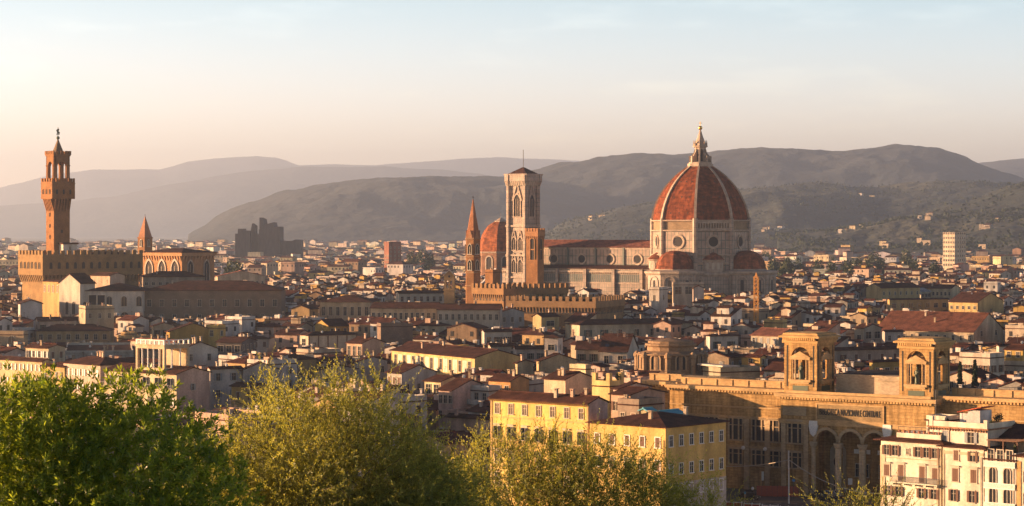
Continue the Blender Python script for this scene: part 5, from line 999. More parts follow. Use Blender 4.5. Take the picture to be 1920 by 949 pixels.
hs('ochre_house', 'house with a deep ochre sloping side wall below the dark stone palace', 'house', 312, 318, 405, 622, 17.5, 66, 'gx', 18, (0.39, 0.23, 0.06), L=0, Rr=Wd(1, [14], 'plain'), chim=1, vis=70)
hs('yellow_house', 'tiny bright yellow rooftop house with a flat awning roof', 'house', 386, 408, 423, 614, 19, 40, 'flat', 0, (0.52, 0.34, 0.10), L=Wd(1, [15.6], 'plain', w=1.6, h=2.2), chim=0)
hs('cream_house', 'cream house with two tall windows and a stained low gable', 'house', 284, 288, 327, 612, 18.5, 64, 'gx', 16, (0.46, 0.35, 0.22), L=0, Rr=Wd(3, [14.6], 'open', 'brown', h=2.4), chim=1)
hs('white_house', 'white house under a broad hipped roof, below the dark stone palace right end', 'house', 432, 438, 504, 637, 15.5, 66, 'hip', 17, (0.49, 0.42, 0.33), L=0, Rr=Wd(4, [12.6]), chim=2)
hs('arched_house', 'tan house with one big arched window at the left edge', 'house', -40, 44, 52, 626, 19, 14, 'flat', 0, (0.42, 0.30, 0.18), L=0, Rr=0, chim=0)
add_window(bpy.data.objects['arched_house'], 'L', -4.6, 14.0, 'plain', 2.6, 4.2, arch=True)
hs('ochre_house', 'long brown ochre house with one row of windows under a dark hipped roof, left side', 'house', 68, 205, 215, 621, 17, -4, 'hip', 17, (.40, .28, .14), wr=14, L=Wd(8, [13.8], 'plain', w=1.4, h=2.0), Rr=0, chim=4, land='long brown ochre house')
hs('white_house', 'white house with lit end wall behind the long brown ochre house', 'house', 66, 72, 172, 602, 19.5, 70, 'gy', 15, (0.47, 0.39, 0.31), L=Wd(1, [16]), Rr=Wd(6, [16], 'closed', 'green'), chim=3)
hs('white_house', 'long low white walled house with flat top between the brown ochre house and loggia', 'house', 122, 126, 246, 648, 15.5, 80, 'flat', 0, (0.45, 0.40, 0.32), L=0, Rr=0, chim=4)
hs('grey_house', 'small grey house with a flat pale gable at the foot of the battlemented palace', 'house', 34, 38, 79, 570, 25, 76, 'gx', 18, (.44, .40, .36), L=0, Rr=0, chim=0)
hs('tan_house', 'tan flat topped house with cluttered chimneys below the white arched palace', 'house', 148, 160, 214, 578, 25, 70, 'flat', 0, (.42, .33, .21), L=Wd(1, [21]), Rr=Wd(3, [21], 'plain'), chim=5)
# ---------------------------------------------------------------- dark stone palace group
r, wl, wr, _ = hs('stone_palace', 'huge dark brown stone palace with two rows of windows under a long dark roof', 'palace', 268, 527, 545, 545, 30, -2, 'hip', 13, (.22, .155, .105), wr=32, L=0, Rr=0, chim=2, ant=0, wmat='brick', vis=45, land='dark stone palace')
win_rows(r, 'L', wl, 11, [23.2], 'plain', 1.7, 3.0, frm='stone'); win_rows(r, 'L', wl, 11, [18.0], 'plain', 1.5, 1.8, frm='stone')
r, wl, wr, _ = hs('white_palace', 'white palace front with arched windows and open loggia, left of the dark stone palace', 'palace', 160, 267.6, 280, 546, 30, -2, 'hip', 13, (0.50, 0.44, 0.36), wr=30, L=0, Rr=0, chim=1, ant=0, vis=40, land='white arched palace')
for p in (205, 233, 261): add_window(r, 'L', -wl+wl*(p-160)/108, 23.6, 'plain', 2.2, 4.2, arch=True)
add_window(r, 'L', -wl+wl*(234-160)/108, 16, 'plain', 3.4, 5, arch=True); add_window(r, 'L', -wl*.06, 17, 'plain', 1.6, 2.6)
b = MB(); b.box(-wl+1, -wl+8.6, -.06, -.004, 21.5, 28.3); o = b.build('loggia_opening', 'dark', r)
for q in (1.1, 4.7, 8.3): b = MB(); b.box(-wl+q, -wl+q+.5, -.5, -.07, 21.5, 28.3); b.build('column', 'stone', o)
b = MB(); b.box(-wl, 0, -.25, 0, 21.0, 21.5); b.build('string_course', 'stone', r)
hs('dark_roof_hall', 'hall with a broad dark hipped roof behind and above the dark stone palace', 'hall', 262, 268, 384, 526, 35, 76, 'hip', 15, (.30, .24, .18), L=0, Rr=Wd(9, [31.5], 'plain', w=1.4, h=1.2), chim=1, ant=0, Y=1052)
r, wl, wr, _ = hs('white_hall', 'white church hall with a pointed sunlit front and tall arched windows below', 'church', 111, 150, 178, 531, 33.5, 38, 'gy', 30, (0.52, 0.45, 0.35), L=0, Rr=0, chim=0, ant=0, vis=45, land='white pointed church hall')
for s in (.3, .62): add_window(r, 'R', wr*s, 20, 'plain', 1.8, 5.5, arch=True); add_window(r, 'L', -wl*s, 20, 'plain', 1.8, 5.5, arch=True)
hs('yellow_palace', 'lit yellow stone building with brown hipped roof at the foot of the battlemented palace', 'building', 80, 112, 128, 529, 33.5, 50, 'hip', 15, (0.42, 0.27, 0.11), L=Wd(4, [29], 'plain', w=1.3, h=3), Rr=Wd(1, [29], 'plain'), chim=0, ant=0, vis=15)
hs('pink_annexe', 'small pink gabled rooftop annexe left of the broad dark hall roof', 'house', 170, 206, 234, 521, 36, 42, 'gx', 14, (0.47, 0.34, 0.24), L=Wd(3, [33], 'plain', w=.8, h=1.2), Rr=0, Y=1035, chim=0, ant=0, vis=10)
hs('brown_tower_house', 'dark narrow brown stone house at the foot of the yellow stone building', 'house', 104, 124, 142, 546, 29, 45, 'flat', 0, (.30, .21, .13), L=Wd(1, [24], 'plain', w=.8), Rr=Wd(1, [24], 'plain', w=.8), chim=0, ant=0, vis=25)
# ---------------------------------------------------------------- middle band
r, wl, wr, _ = hs('cream_palace', 'cream building with seven tall narrow windows right of the dark stone palace', 'palace', 600, 694, 700, 567, 26, 6, 'hip', 15, (0.44, 0.34, 0.22), wr=18, L=Wd(7, [20.5], 'plain', w=1.3, h=3.6), Rr=0, chim=1, ant=0, vis=24, land='cream tall windowed building')
hs('long_cream_building', 'long cream building with a row of small tall windows, middle of three', 'building', 695, 819, 826, 578, 24.5, 6, 'gx', 15, (0.45, 0.34, 0.22), wr=14, L=Wd(12, [20], 'plain', w=1.1, h=2.6), Rr=0, chim=1, ant=0, vis=16)
hs('long_cream_building', 'dimmer cream building with small windows below the bell gable and hexagonal tower', 'building', 820, 937, 944, 581, 24.5, 4, 'gx', 15, (.44, .36, .27), wr=14, L=Wd(10, [20.5], 'plain', w=1.1, h=2.2), Rr=0, chim=2, ant=0, vis=16)
hs('brown_brick_block', 'plain dark brown brick block with no windows, flat roof', 'building', 707, 714, 774, 611, 20, 78, 'flat', 0, (.20, .135, .095), L=0, Rr=0, chim=1, wmat='brick', vis=30)
r, wl, wr, _ = hs('loggia_villa', 'house with a long covered gallery of dark posts under a brown hipped roof', 'house', 562, 578, 669, 630, 18, 60, 'hip', 15, (0.47, 0.38, 0.27), L=Wd(1, [13.2], 'plain', w=3.0, h=3.6), Rr=0, chim=1, land='gallery house with dark posts')
for i in range(6): b = MB(); y = .1+(wr-.5)*i/5; b.box(.0, .16, y, y+.35, 12, 17.9); b.build('post', 'brown', r)
b = MB(); b.box(.0, .3, 0, wr, 11.6, 12); b.build('ledge', 'stone', r); add_window(r, 'R', wr*.13, 13, 'plain', 1.2, 2.6)
hs('yellow_house', 'yellow house with a glowing orange gable and brown roof above the gallery house', 'house', 590, 616, 653, 611, 18.5, 52, 'gy', 24, (0.50, 0.32, 0.09), L=0, Rr=Wd(3, [15.4]), chim=1)
r, wl, wr, _ = hs('pink_house', 'salmon pink gabled house with three orange recessed bays, beside the long ochre house', 'house', 650, 679, 721, 644, 17.5, 46, 'gx', 18, (0.50, 0.32, 0.21), L=Wd(3, [12.8], 'plain', w=1.6, h=3.6), Rr=0, chim=1)
hs('grey_house', 'weathered grey house with stained walls behind the olive tree top', 'house', 664, 671, 726, 678, 16.5, 60, 'gx', 14, (.38, .34, .30), L=0, Rr=Wd(3, [13], 'plain'), chim=1)
hs('cream_house', 'pinkish cream house with a tall square chimney just above the olive tree', 'house', 590, 600, 669, 694, 15, 60, 'gx', 12, (0.47, 0.37, 0.27), L=0, Rr=Wd(3, [11.4], 'open', 'white', h=2), chim=4)
hs('white_church_house', 'long white building with arcaded base left of the bell gable', 'building', 742, 748, 832, 550, 27, 72, 'gy', 17, (0.47, 0.40, 0.31), L=0, Rr=Wd(7, [23.2], 'plain', w=1.2, h=2.2), chim=1, ant=0, vis=16)
def bell_gable():
    Y = 1050; phi = 8; X, wl, _ = frame(832.5, 852, None, Y, phi); r = thing('bell_gable', 'narrow golden bell gable with two arched openings, left of the hexagonal tower', 'bell gable', (X, Y, 0), R(-phi)); zt, ze = zat(508, Y), zat(517, Y)
    b = MB(); a = MB(); a.archwall(-wl, 0, 10, ze, 0, 1.6, [(-wl*.68, .95, zat(541, Y), zat(528, Y), False), (-wl*.32, .95, zat(541, Y), zat(528, Y), False)]); b.add(a, Matrix.Identity(4)); b.yprism([(-wl, ze), (0, ze), (-wl/2, zt)], 0, 1.6); b.box(-wl-.5, .5, -.4, 2, zat(545, Y), zat(543, Y)); b.build('wall', 'brick', r, (0.40, 0.26, 0.12))
    b = MB(); b.yprism([(-wl/2+.55*math.cos(t*.5236), zat(518.5, Y)+.55*math.sin(t*.5236)) for t in range(12)], -.05, 0); b.build('round_opening', 'dark', r); b = MB(); b.loft([[(-wl-.4, y, ze-.2), (-wl/2, y, zt+.2), (.4, y, ze-.2), (.4, y, ze+.1), (-wl/2, y, zt+.5), (-wl-.4, y, ze+.1)] for y in (-.4, 2)]); b.build('coping', 'stone', r)
    VIS.append((830, 854, Y, 548)); BLOCK.append((X, Y, phi, -wl-1, 1, -1, 3)); LAND.append(('golden bell gable', 842, 530, Y))
bell_gable()
hs('pale_roof_hall', 'building with a steep pale grey roof below the smaller red dome', 'building', 901, 904, 957, 531, 22, 76, 'gx', 45, (0.46, 0.42, 0.39), (0.42, 0.38, 0.36), Y=1500, L=0, Rr=0, chim=0, ant=0, rmat='wall')
hs('brick_tower_house', 'small square brick tower block in front of the steep pale roof', 'tower', 909.5, 924, 938, 517, 36.5, 44, 'flat', 0, BRK, L=0, Rr=0, chim=1, ant=0, Y=1110, wmat='brick', vis=10)
hs('cream_palace', 'long cream palace with dark shuttered windows and bright yellow end wall', 'palace', 1063, 1087, 1297, 610, 19.5, 66, 'hip', 16, (0.45, 0.37, 0.25), L=Wd(1, [15.2], 'closed', 'brown', w=1.5, h=2.6), Rr=Wd(7, [15], 'open', 'green', w=1.6, h=2.6), chim=3, land='long cream palace')
hs('white_house', 'white house with two big dark shuttered windows right of the round brick tribune', 'house', 1324, 1331, 1384, 631, 17.5, 72, 'hip', 15, (0.50, 0.45, 0.37), L=0, Rr=Wd(2, [13], 'open', 'green', w=1.5, h=2.6), chim=1)
r, wl, wr, _ = hs('white_house', 'white house with skylight roof and glass pyramid beside the round brick tribune', 'house', 1124, 1176, 1196, 659, 17.5, 12, 'gx', 24, (0.49, 0.42, 0.33), L=Wd(2, [13.6], 'plain', w=1.4, h=2.4), Rr=0, chim=2)
b = MB(); b.lathe(-wl*.45, wr*.6, [(3, 19.4), (.1, 22.3)], 4, 45); b.build('glass_pyramid', 'metal', r, (0.50, 0.48, 0.45)); b = MB(); b.loft([[(-wl*.85, 2.0, 18.75), (-wl*.7, 2.0, 18.75), (-wl*.7, 3.6, 19.47), (-wl*.85, 3.6, 19.47)], [(-wl*.85, 1.95, 18.9), (-wl*.7, 1.95, 18.9), (-wl*.7, 3.55, 19.62), (-wl*.85, 3.55, 19.62)]]); b.build('skylight', 'glass', r)
hs('grey_house', 'grey white house with tall green shutters left of the skylight house', 'house', 1080, 1124, 1130, 655, 17, 6, 'gx', 22, (0.39, 0.34, 0.27), wr=11, L=Wd(2, [12.8], 'open', 'green', w=1.3, h=2.6), Rr=0, chim=1)
hs('white_house', 'white house with a wide dark overhanging roof and shaded terrace, above the ochre gable', 'house', 903, 908, 960, 622, 19, 74, 'gy', 18, (0.50, 0.44, 0.36), L=0, Rr=Wd(3, [14.6], 'open', 'brown', w=1.6, h=2.4), chim=0)
hs('blue_grey_house', 'blue grey walled house with brown roof below the crenellated wing', 'house', 932, 938, 983, 586, 22.5, 64, 'gx', 16, (0.39, 0.36, 0.32), L=0, Rr=Wd(3, [18.6], 'plain'), chim=1)
hs('yellow_tower_house', 'small rooftop house with bright yellow gable and wide studio window', 'house', 999, 1015, 1048, 594, 22.5, 50, 'gy', 22, (0.47, 0.35, 0.17), L=0, Rr=Wd(1, [18.8], 'plain', w=4, h=2), chim=1)
hs('white_tower_house', 'slim white rooftop tower with a double window and tiny brown roof', 'tower', 1021, 1046, 1055, 634, 21.5, 14, 'hip', 16, (0.52, 0.44, 0.37), L=Wd(1, [17.6], 'plain', w=2, h=1.7), Rr=Wd(1, [17.6], 'plain', w=.9, h=1.7), chim=0, ant=0)
hs('cream_house', 'low cream house with brown roof left of the slim white rooftop tower', 'house', 915, 920, 968, 649, 16.5, 74, 'gy', 20, (0.47, 0.38, 0.27), L=0, Rr=Wd(3, [12.8], 'open', 'green'), chim=2)
hs('white_house', 'low white house with broad brown roof touching the slim white rooftop tower', 'house', 962, 967, 1022, 654, 16.5, 76, 'gy', 20, (0.49, 0.41, 0.33), L=0, Rr=Wd(3, [13], 'open', 'green'), chim=1)
hs('white_tower_house', 'white cube house with a red planted roof terrace in front of the cathedral', 'house', 1217, 1236, 1252, 545, 29, 32, 'flat', 0, (0.54, 0.46, 0.37), L=Wd(1, [23.5], 'plain', w=.9, h=2.6), Rr=Wd(1, [24], 'plain', w=.9, h=2), chim=0, ant=0, Y=1080, vis=24, land='white cube house')
hs('loggia_house', 'pale house with a wide three bay loggia below the cathedral apse', 'house', 1260.5, 1262, 1320, 534, 31, 76, 'flat', 0, (0.49, 0.38, 0.27), L=0, Rr=Wd(3, [26.4], 'plain', w=3.2, h=3.4), chim=0, Y=1090, vis=20)
hs('pink_gable_house', 'pinkish white gabled house on the right of the wide loggia house', 'house', 1298.5, 1300, 1319, 541, 29.5, 60, 'gx', 20, (0.50, 0.38, 0.30), L=0, Rr=0, Y=1075, chim=0, ant=0, vis=12)
# ---------------------------------------------------------------- right side
hs('red_roof_hall', 'wide hall with a large sunlit red brown roof and white gable, above the library turrets', 'hall', 1643, 1826, 1881, 622, 17.5, 36, 'gx', 26, (0.49, 0.38, 0.25), (.13, .052, .032), L=Wd(12, [14], 'plain'), Rr=Wd(2, [15.5], 'plain', w=1.8, h=2), chim=3, land='large red brown roof')
hs('yellow_house', 'yellow house with five square windows and a long white side wall, top right', 'house', 1779, 1833, 1882, 567, 20.5, 44, 'gx', 20, (0.49, 0.34, 0.14), L=Wd(5, [17], 'plain', w=1.3, h=1.5), Rr=Wd(1, [15], 'plain'), chim=1)
hs('apartment_house', 'white apartment house with pink shaded side behind the two cypresses', 'apartment house', 1799, 1856, 1883, 669, 22.5, 42, 'flat', 0, (0.52, 0.43, 0.33), L=Wd(4, [18.2, 14.5, 10.8], 'open', 'brown'), Rr=Wd(2, [18.2, 14.5, 10.8], 'open', 'brown'), chim=1, land='white apartment house by the cypresses')
hs('apartment_house', 'white upper house with covered roof terrace behind the cypress apartment house', 'house', 1868, 1873, 1965, 649, 23.5, 66, 'gy', 14, (0.50, 0.43, 0.35), L=0, Rr=Wd(6, [20], 'open', 'green'), chim=2)
r, wl, wr, _ = hs('apartment_house', 'white apartment house with a yellow lit attic at the right edge', 'apartment house', 1882, 1922, 1970, 684, 20, 40, 'flat', 0, (0.49, 0.40, 0.29), L=Wd(4, [16.4, 12.4, 8.4], 'closed', 'brown', h=1.8), Rr=Wd(3, [16.4, 12.4]), chim=0)
roof_room(r, -wl, -1, .5, wr*.6, 20.2, 3.6, 'gx', (0.52, 0.34, 0.10), L=2, Rn=1)
hs('olive_house', 'olive yellow house with brown hipped roof seen between the two library turrets', 'house', 1630, 1636, 1690, 680, 20, 58, 'hip', 20, (0.39, 0.27, 0.09), L=0, Rr=Wd(3, [16.4], 'plain', w=1.5, h=2), chim=0, ant=0)
hs('dark_roof_house', 'house with a long plain dark roof behind the left library turret', 'house', 1536, 1544, 1690, 657, 16.5, 66, 'gy', 20, (0.39, 0.30, 0.22), L=0, Rr=Wd(6, [13]), chim=2)
hs('glazed_house', 'grey house with a big glazed attic window left of the large red brown roof', 'house', 1602, 1620, 1653, 616, 18.5, 52, 'gx', 16, (0.39, 0.32, 0.23), L=Wd(1, [14], 'plain', w=2), Rr=Wd(2, [14.6], 'plain', w=3, h=2.6), chim=1)
hs('white_house', 'low white house with dark roof and two windows left of the right library turret', 'house', 1654, 1659, 1694, 622, 18, 70, 'gy', 16, (0.49, 0.42, 0.35), L=0, Rr=Wd(2, [14.6], 'plain'), chim=0)
hs('yellow_block', 'pale yellow flat block with white flues above the left library turret', 'house', 1432, 1467, 1476, 604, 21, 30, 'flat', 0, (0.50, 0.35, 0.14), L=0, Rr=0, chim=3, ant=0)
hs('brown_roof_house', 'house with reddish tiled roof just left of the left library turret', 'house', 1408, 1460, 1500, 630, 17.5, 46, 'gx', 20, (0.42, 0.34, 0.24), (.18, .075, .05), chim=1)
hs('church_barn', 'church with long dark gabled roof and yellow sunlit end wall, upper right', 'church', 1624, 1652, 1725, 540, 24, 56, 'gy', 20, (0.47, 0.34, 0.16), L=0, Rr=Wd(7, [20], 'plain', w=1, h=1.8), chim=0, ant=0)
hs('pale_palace', 'long pale lit palace right of the yellow gabled church, upper right', 'palace', 1724, 1784, 1800, 541, 23, 30, 'gx', 14, (0.52, 0.40, 0.24), L=Wd(8, [19], 'plain'), Rr=0, chim=2, ant=0)
hs('pyramid_roof_house', 'house with small pointed grey pyramid roof in front of the pale lit palace', 'house', 1705, 1722, 1745, 548, 21, 40, 'hip', 30, (0.49, 0.40, 0.29), (.3, .29, .28), chim=0, ant=0)
hs('yellow_terrace', 'long yellow ochre terrace with wide garage like windows, upper right', 'building', 1664, 1668, 1778, 562, 21, 68, 'gy', 14, (0.44, 0.30, 0.13), L=0, Rr=Wd(7, [16.8], 'plain', w=2.2, h=2.2), chim=1)
def justice():
    Y = 3300; r = thing('courthouse', 'dark modern courthouse with jagged angular towers, far off on the left plain', 'courthouse', (xat(486, Y), Y, 0)); k = Y/F; X0 = xat(486, Y)
    def part(pts, y0, y1, nm): b = MB(); b.yprism([(xat(p, Y)-X0, zat(q, Y) if q else 0) for p, q in pts], y0, y1); b.build(nm, 'wall', r, (.075, .06, .055))
    part([(444, 0), (472, 0), (472, 433), (458, 432), (458, 429), (449, 429), (449, 438), (444, 438)], -20, 25, 'low_wing'); part([(470, 0), (489, 0), (489, 440), (480, 438), (480, 424), (474, 419), (472, 430)], -10, 20, 'tower')
    part([(489, 0), (528, 0), (528, 425), (517, 426), (515, 417), (498, 422), (496, 411), (490, 408), (490, 430), (489, 430)], -25, 30, 'main_tower'); part([(528, 0), (566, 0), (566, 450), (556, 449), (548, 452), (528, 452)], -15, 25, 'low_wing')
    LAND.append(('dark courthouse', 490, 440, Y))
justice()
hs('tower_block', 'white apartment tower block standing above the far right houses', 'tower block', 1768, 1790, 1811, 436, 53, 44, 'flat', 0, (0.55, 0.46, 0.33), Y=2300, L=Wd(5, [8+4.4*i for i in range(3, 11)], 'plain', w=1.8, h=2), Rr=Wd(5, [8+4.4*i for i in range(3, 11)], 'plain', w=1.8, h=2), chim=2, ant=0, land='white tower block', vis=30)
hs('red_tower_block', 'dark red brick apartment block in the far town, left of the hexagonal tower', 'tower block', 720, 729, 752, 455, 44, 60, 'flat', 0, (.24, .10, .065), Y=2300, L=Wd(3, [30, 26, 22], 'plain'), Rr=Wd(3, [38, 34, 30, 26], 'plain'), chim=1, ant=0, vis=14)
hs('factory_block', 'long low pale red roofed building right of the brick church block', 'building', 404, 408, 497, 498, 27, 72, 'gx', 12, (0.49, 0.37, 0.24), (.26, .10, .06), Y=1480, L=0, Rr=Wd(9, [22], 'plain'), chim=0, ant=0, vis=14)
# ---------------------------------------------------------------- crane mast
def crane():
    Y = 985; X = xat(1418, Y); r = thing('crane_mast', 'orange lattice crane mast rising over the roofs right of the cathedral', 'crane', (X, Y, 0), R(-20)); zt = zat(521, Y); s = .85; b = MB()
    for x in (-s, s):
        for y in (-s, s): b.box(x-.13, x+.13, y-.13, y+.13, 0, zt)
    n = int(zt/1.7)
    for i in range(n):
        z0, z1 = zt*i/n, zt*(i+1)/n
        for (xa, ya, xb, yb) in ((-s, -s, s, -s), (s, -s, s, s), (s, s, -s, s), (-s, s, -s, -s)): b.bar((xa, ya, z0), (xb, yb, z1), .09); b.bar((xa, ya, z1), (xb, yb, z1), .09)
    b.build('lattice_mast', 'paint', r, (0.52, 0.24, 0.04)); b = MB(); b.box(-1.1, 1.1, -1.1, 1.1, zt, zt+.5); b.lathe(0, 0, [(.9, zt+.5), (.2, zt+2.2)], 4, 45); b.build('head', 'paint', r, (0.46, 0.20, 0.04))
    VIS.append((1412, 1424, Y, 603)); LAND.append(('orange crane mast', 1418, 560, Y))
crane()
# ---------------------------------------------------------------- street in front of the library
def street():
    def sheet(nm, x0, x1, y0, y1, z, c, kind='structure'):
        b = MB(); b.poly([(x0, y0, z), (x1, y0, z), (x1, y1, z), (x0, y1, z)]); tag(b.build(nm, 'paint', None, c), kind=kind)
    sheet('road', 20, 100, 425, 520, .02, (.055, .053, .05)); b = MB(); b.box(34, 95, 430, 470, .024, .16); tag(b.build('pavement', 'paint', None, (.22, .20, .17)), kind='structure')
    b = MB()
    for i in range(9): b.box(44+i*3.2, 45.6+i*3.2, 482-i*.4, 482.15-i*.4, .03, .034)
    tag(b.build('road_marking', 'white', None), kind='structure')
    P = lambda px, py: (xat(px, 56*F/(py-HY)), 56*F/(py-HY))
    # mast with festoon cables
    x, y = P(1479, 945); zt = zat(845, y); r = thing('mast', 'tall thin white mast holding two sagging cables over the street', 'mast', (x, y, 0)); b = MB(); b.tube([(0, 0, 0), (0, 0, zt)], [.16, .09], 8); b.build('pole', 'white', r)
    za = zat(862, y)
    for dx, dy, dz, sag in ((18.5, -28, -3.4, 2.6), (-15, 20, -3.0, .8)):
        b = MB(); b.tube([(dx*t, dy*t, za+dz*t-sag*4*t*(1-t)) for t in [i/14 for i in range(15)]], .09, 5); b.build('cable', 'stone', r)
    # lamp, signs
    x, y = P(1411, 943); r = thing('street_lamp', 'street lamp with a small glowing globe beside the parked dark car', 'street lamp', (x, y, 0)); b = MB(); b.lathe(0, 0, [(.14, 0), (.07, .6), (.05, 2.6)], 8); b.build('post', 'iron', r); b = MB(); b.lathe(0, 0, [(.05, 2.6), (.26, 2.75), (.3, 2.95), (.22, 3.2), (.03, 3.3)], 10); b.build('globe', 'white', r)
    for px_, py_, ptop, w, h, c, lab in ((1430, 930, 884, .5, 1.9, (0.50, 0.48, 0.42), 'tall white street sign panel on a thin post near the mast'), (1488, 935, 898, .6, .6, (0.04, 0.20, 0.40), 'round blue traffic sign on a post right of the mast'), (1397, 940, 922, .35, .5, (0.08, 0.28, 0.43), 'small blue sign on a short post by the red fence'), (1594, 940, 897, .9, 1.3, (0.46, 0.44, 0.40), 'white notice board before the library arches')):
        x, y = P(px_, py_); zt = zat(ptop, y); r = thing('street_sign', lab, 'sign', (x, y, 0), 0, 'street signs'); b = MB(); b.tube([(0, 0, 0), (0, 0, zt)], .05, 6); b.build('post', 'iron', r); b = MB()
        if 'round' in lab: b.yprism([(.32*math.cos(t*.3927), zt-.3+.32*math.sin(t*.3927)) for t in range(16)], -.1, -.05)
        else: b.box(-w/2, w/2, -.1, -.05, zt-h, zt)
        b.build('panel', 'paint', r, c)
    # red hoarding and barriers
    x, y = P(1458, 932); r = thing('hoarding', 'dull red site hoarding beside the library wall', 'fence', (x, y, 0), R(-8)); b = MB()
    for i in range(8): b.box(-4.4+1.1*i, -3.34+1.1*i, 0, .08, .1, 2.3)
    b.build('panel', 'paint', r, (.30, .06, .03)); b = MB()
    for i in range(9): b.tube([(-4.4+1.1*i, .15, 0), (-4.4+1.1*i, .15, 2.4)], .05, 5)
    b.build('post', 'iron', r)
    labs = ['red and white construction barrier at the left end of the row', 'red and white construction barrier, second from the left', 'red and white construction barrier in the middle of the row', 'red and white construction barrier, second from the right', 'red and white construction barrier at the right end of the row']
    for i in range(5):
        px_ = 1376+34*i; x, y = P(px_, 952+3.0*i); r = thing('barrier', labs[i], 'barrier', (x, y, 0), R(-18), 'barriers along the street'); b = MB(); b.box(-1.7, 1.7, -.06, .06, .25, 1.0); b.build('panel', 'paint', r, (0.42, 0.08, 0.03)); b = MB(); b.box(-1.75, 1.75, -.09, .09, 1.0, 1.14); [b.box(q-.06, q+.06, -.3, .3, 0, 1.3) for q in (-1.6, 0, 1.6)]; b.build('frame', 'white', r)
    def car(x, y, rz, c, lab):
        r = thing('parked_car', lab, 'car', (x, y, 0), rz, 'cars by the library'); b = MB(); sec = [(-2.15, .45), (-2.15, .95), (-1.3, 1.05), (-.75, 1.6), (1.2, 1.62), (1.75, 1.05), (2.1, .95), (2.1, .4)]
        b.loft([[(q, yy*(1 if z < 1.2 else .84), z) for q, z in sec] for yy in (-.88, -.84, .84, .88)]); b.build('body', 'metal', r, c)
        b = MB()
        for s in (-1, 1): b.loft([[(q, s*(.90 if z < 1.2 else .77), z) for q, z in ((-1.05, 1.12), (-.7, 1.5), (1.1, 1.52), (1.5, 1.12))], [(q, s*.8*(1 if z < 1.2 else .9), z) for q, z in ((-1.05, 1.12), (-.7, 1.5), (1.1, 1.52), (1.5, 1.12))]])
        b.build('side_window', 'glass', r); b = MB(); b.poly([(-1.28, -.7, 1.1), (-1.28, .7, 1.1), (-.80, .66, 1.56), (-.80, -.66, 1.56)]); b.build('windscreen', 'glass', r)
        for wx in (-1.35, 1.3):
            for s in (-1, 1): w = MB(); w.loft([[(wx+.34*math.cos(t*.5236), yy, .34+.34*math.sin(t*.5236)) for t in range(12)] for yy in (s*.70, s*.91)]); ww = w.build('wheel', 'dark', r); h = MB(); h.loft([[(wx+.2*math.cos(t*.5236), yy, .34+.2*math.sin(t*.5236)) for t in range(12)] for yy in (s*.8, s*.92)]); h.build('rim', 'metal', ww, (.4, .4, .4))
        for s in (-1, 1): h = MB(); h.box(-2.18, -2.12, s*.6-.18, s*.6+.18, .7, .85); h.build('headlight', 'white', r)
    for px_, py_, c, lab in ((1405, 938, (.03, .035, .045), 'dark blue grey car parked in the library shade'), (1560, 934, (.45, .45, .45), 'silver car parked in front of the library arches'), (1540, 938, (.05, .05, .05), 'black car left of the silver parked car')):
        x, y = P(px_, py_); car(x, y, R(150), c, lab)
street()
# ---------------------------------------------------------------- foliage
def quads(name, co, tint, material, parent=None):
    """co: (n,4,3) leaf quads, one mesh"""
    n = len(co); me = bpy.data.meshes.new(name); me.vertices.add(n*4); me.vertices.foreach_set('co', co.astype(np.float32).ravel())
    me.loops.add(n*4); me.loops.foreach_set('vertex_index', np.arange(n*4, dtype=np.int32)); me.polygons.add(n)
    me.polygons.foreach_set('loop_start', np.arange(0, n*4, 4, dtype=np.int32)); me.polygons.foreach_set('loop_total', np.full(n, 4, np.int32))
    a = me.attributes.new('tint', 'FLOAT', 'FACE'); a.data.foreach_set('value', tint.astype(np.float32)); me.materials.append(M[material]); me.update(calc_edges=True); me.validate()
    return link(name, me, parent)
def unit(v): return v/np.maximum(np.linalg.norm(v, axis=-1, keepdims=True), 1e-9)
def leafquads(base, d, length, width, fold=.0):
    n = len(base); up = unit(rng.normal(size=(n, 3))); s = unit(np.cross(d, up)); nrm = np.cross(s, d)
    tip = base+d*length[:, None]; mid = base+d*(length*.45)[:, None]-nrm*(length*.06)[:, None]; w = (width/2)[:, None]
    return np.stack([base, mid+s*w, tip, mid-s*w], 1)
def blob_points(blobs, n, inner=.55):
    out = []; vol = np.array([b[1][0]*b[1][1]*b[1][2] for b in blobs]); cnt = np.maximum(1, (n*vol/vol.sum()).astype(int))
    for (c, r), k in zip(blobs, cnt):
        d = unit(rng.normal(size=(k, 3))); rad = rng.uniform(inner**3, 1, k)**(1/3); ph = d*4+np.array(c)
        lump = 1+.10*np.sin(ph[:, 0]*2.1+ph[:, 2]*1.7)+.08*np.sin(ph[:, 1]*3.3-ph[:, 2]*2.9)
        p = d*np.array(r)*(rad*lump)[:, None]+np.array(c); out.append(np.concatenate([p, d], 1))
    return np.concatenate(out)
def tree_trunk(root, base, forks, r0, mat_='bark'):
    b = MB(); top = Vector((base[0], base[1], base[2])); c = Vector(forks[0])*0
    for f in forks: c += Vector(f)
    c /= len(forks); fork = top.lerp(c, .55); b.tube([top, top.lerp(fork, .5)+Vector((.12, .05, 0)), fork], [r0*1.25, r0, r0*.8], 10)
    for f in forks:
        f = Vector(f); m = fork.lerp(f, .5)+Vector((random.uniform(-.2, .2), random.uniform(-.2, .2), .15)); b.tube([fork-Vector((0, 0, .05)), m, f], [r0*.6, r0*.4, r0*.12], 7)
        for _ in range(4): g = f+Vector((random.uniform(-.6, .6), random.uniform(-.6, .6), random.uniform(0, .7))); b.tube([m.lerp(f, random.uniform(.2, .9)), g], [r0*.18, r0*.05], 5)
    b.build('trunk', mat_, root)
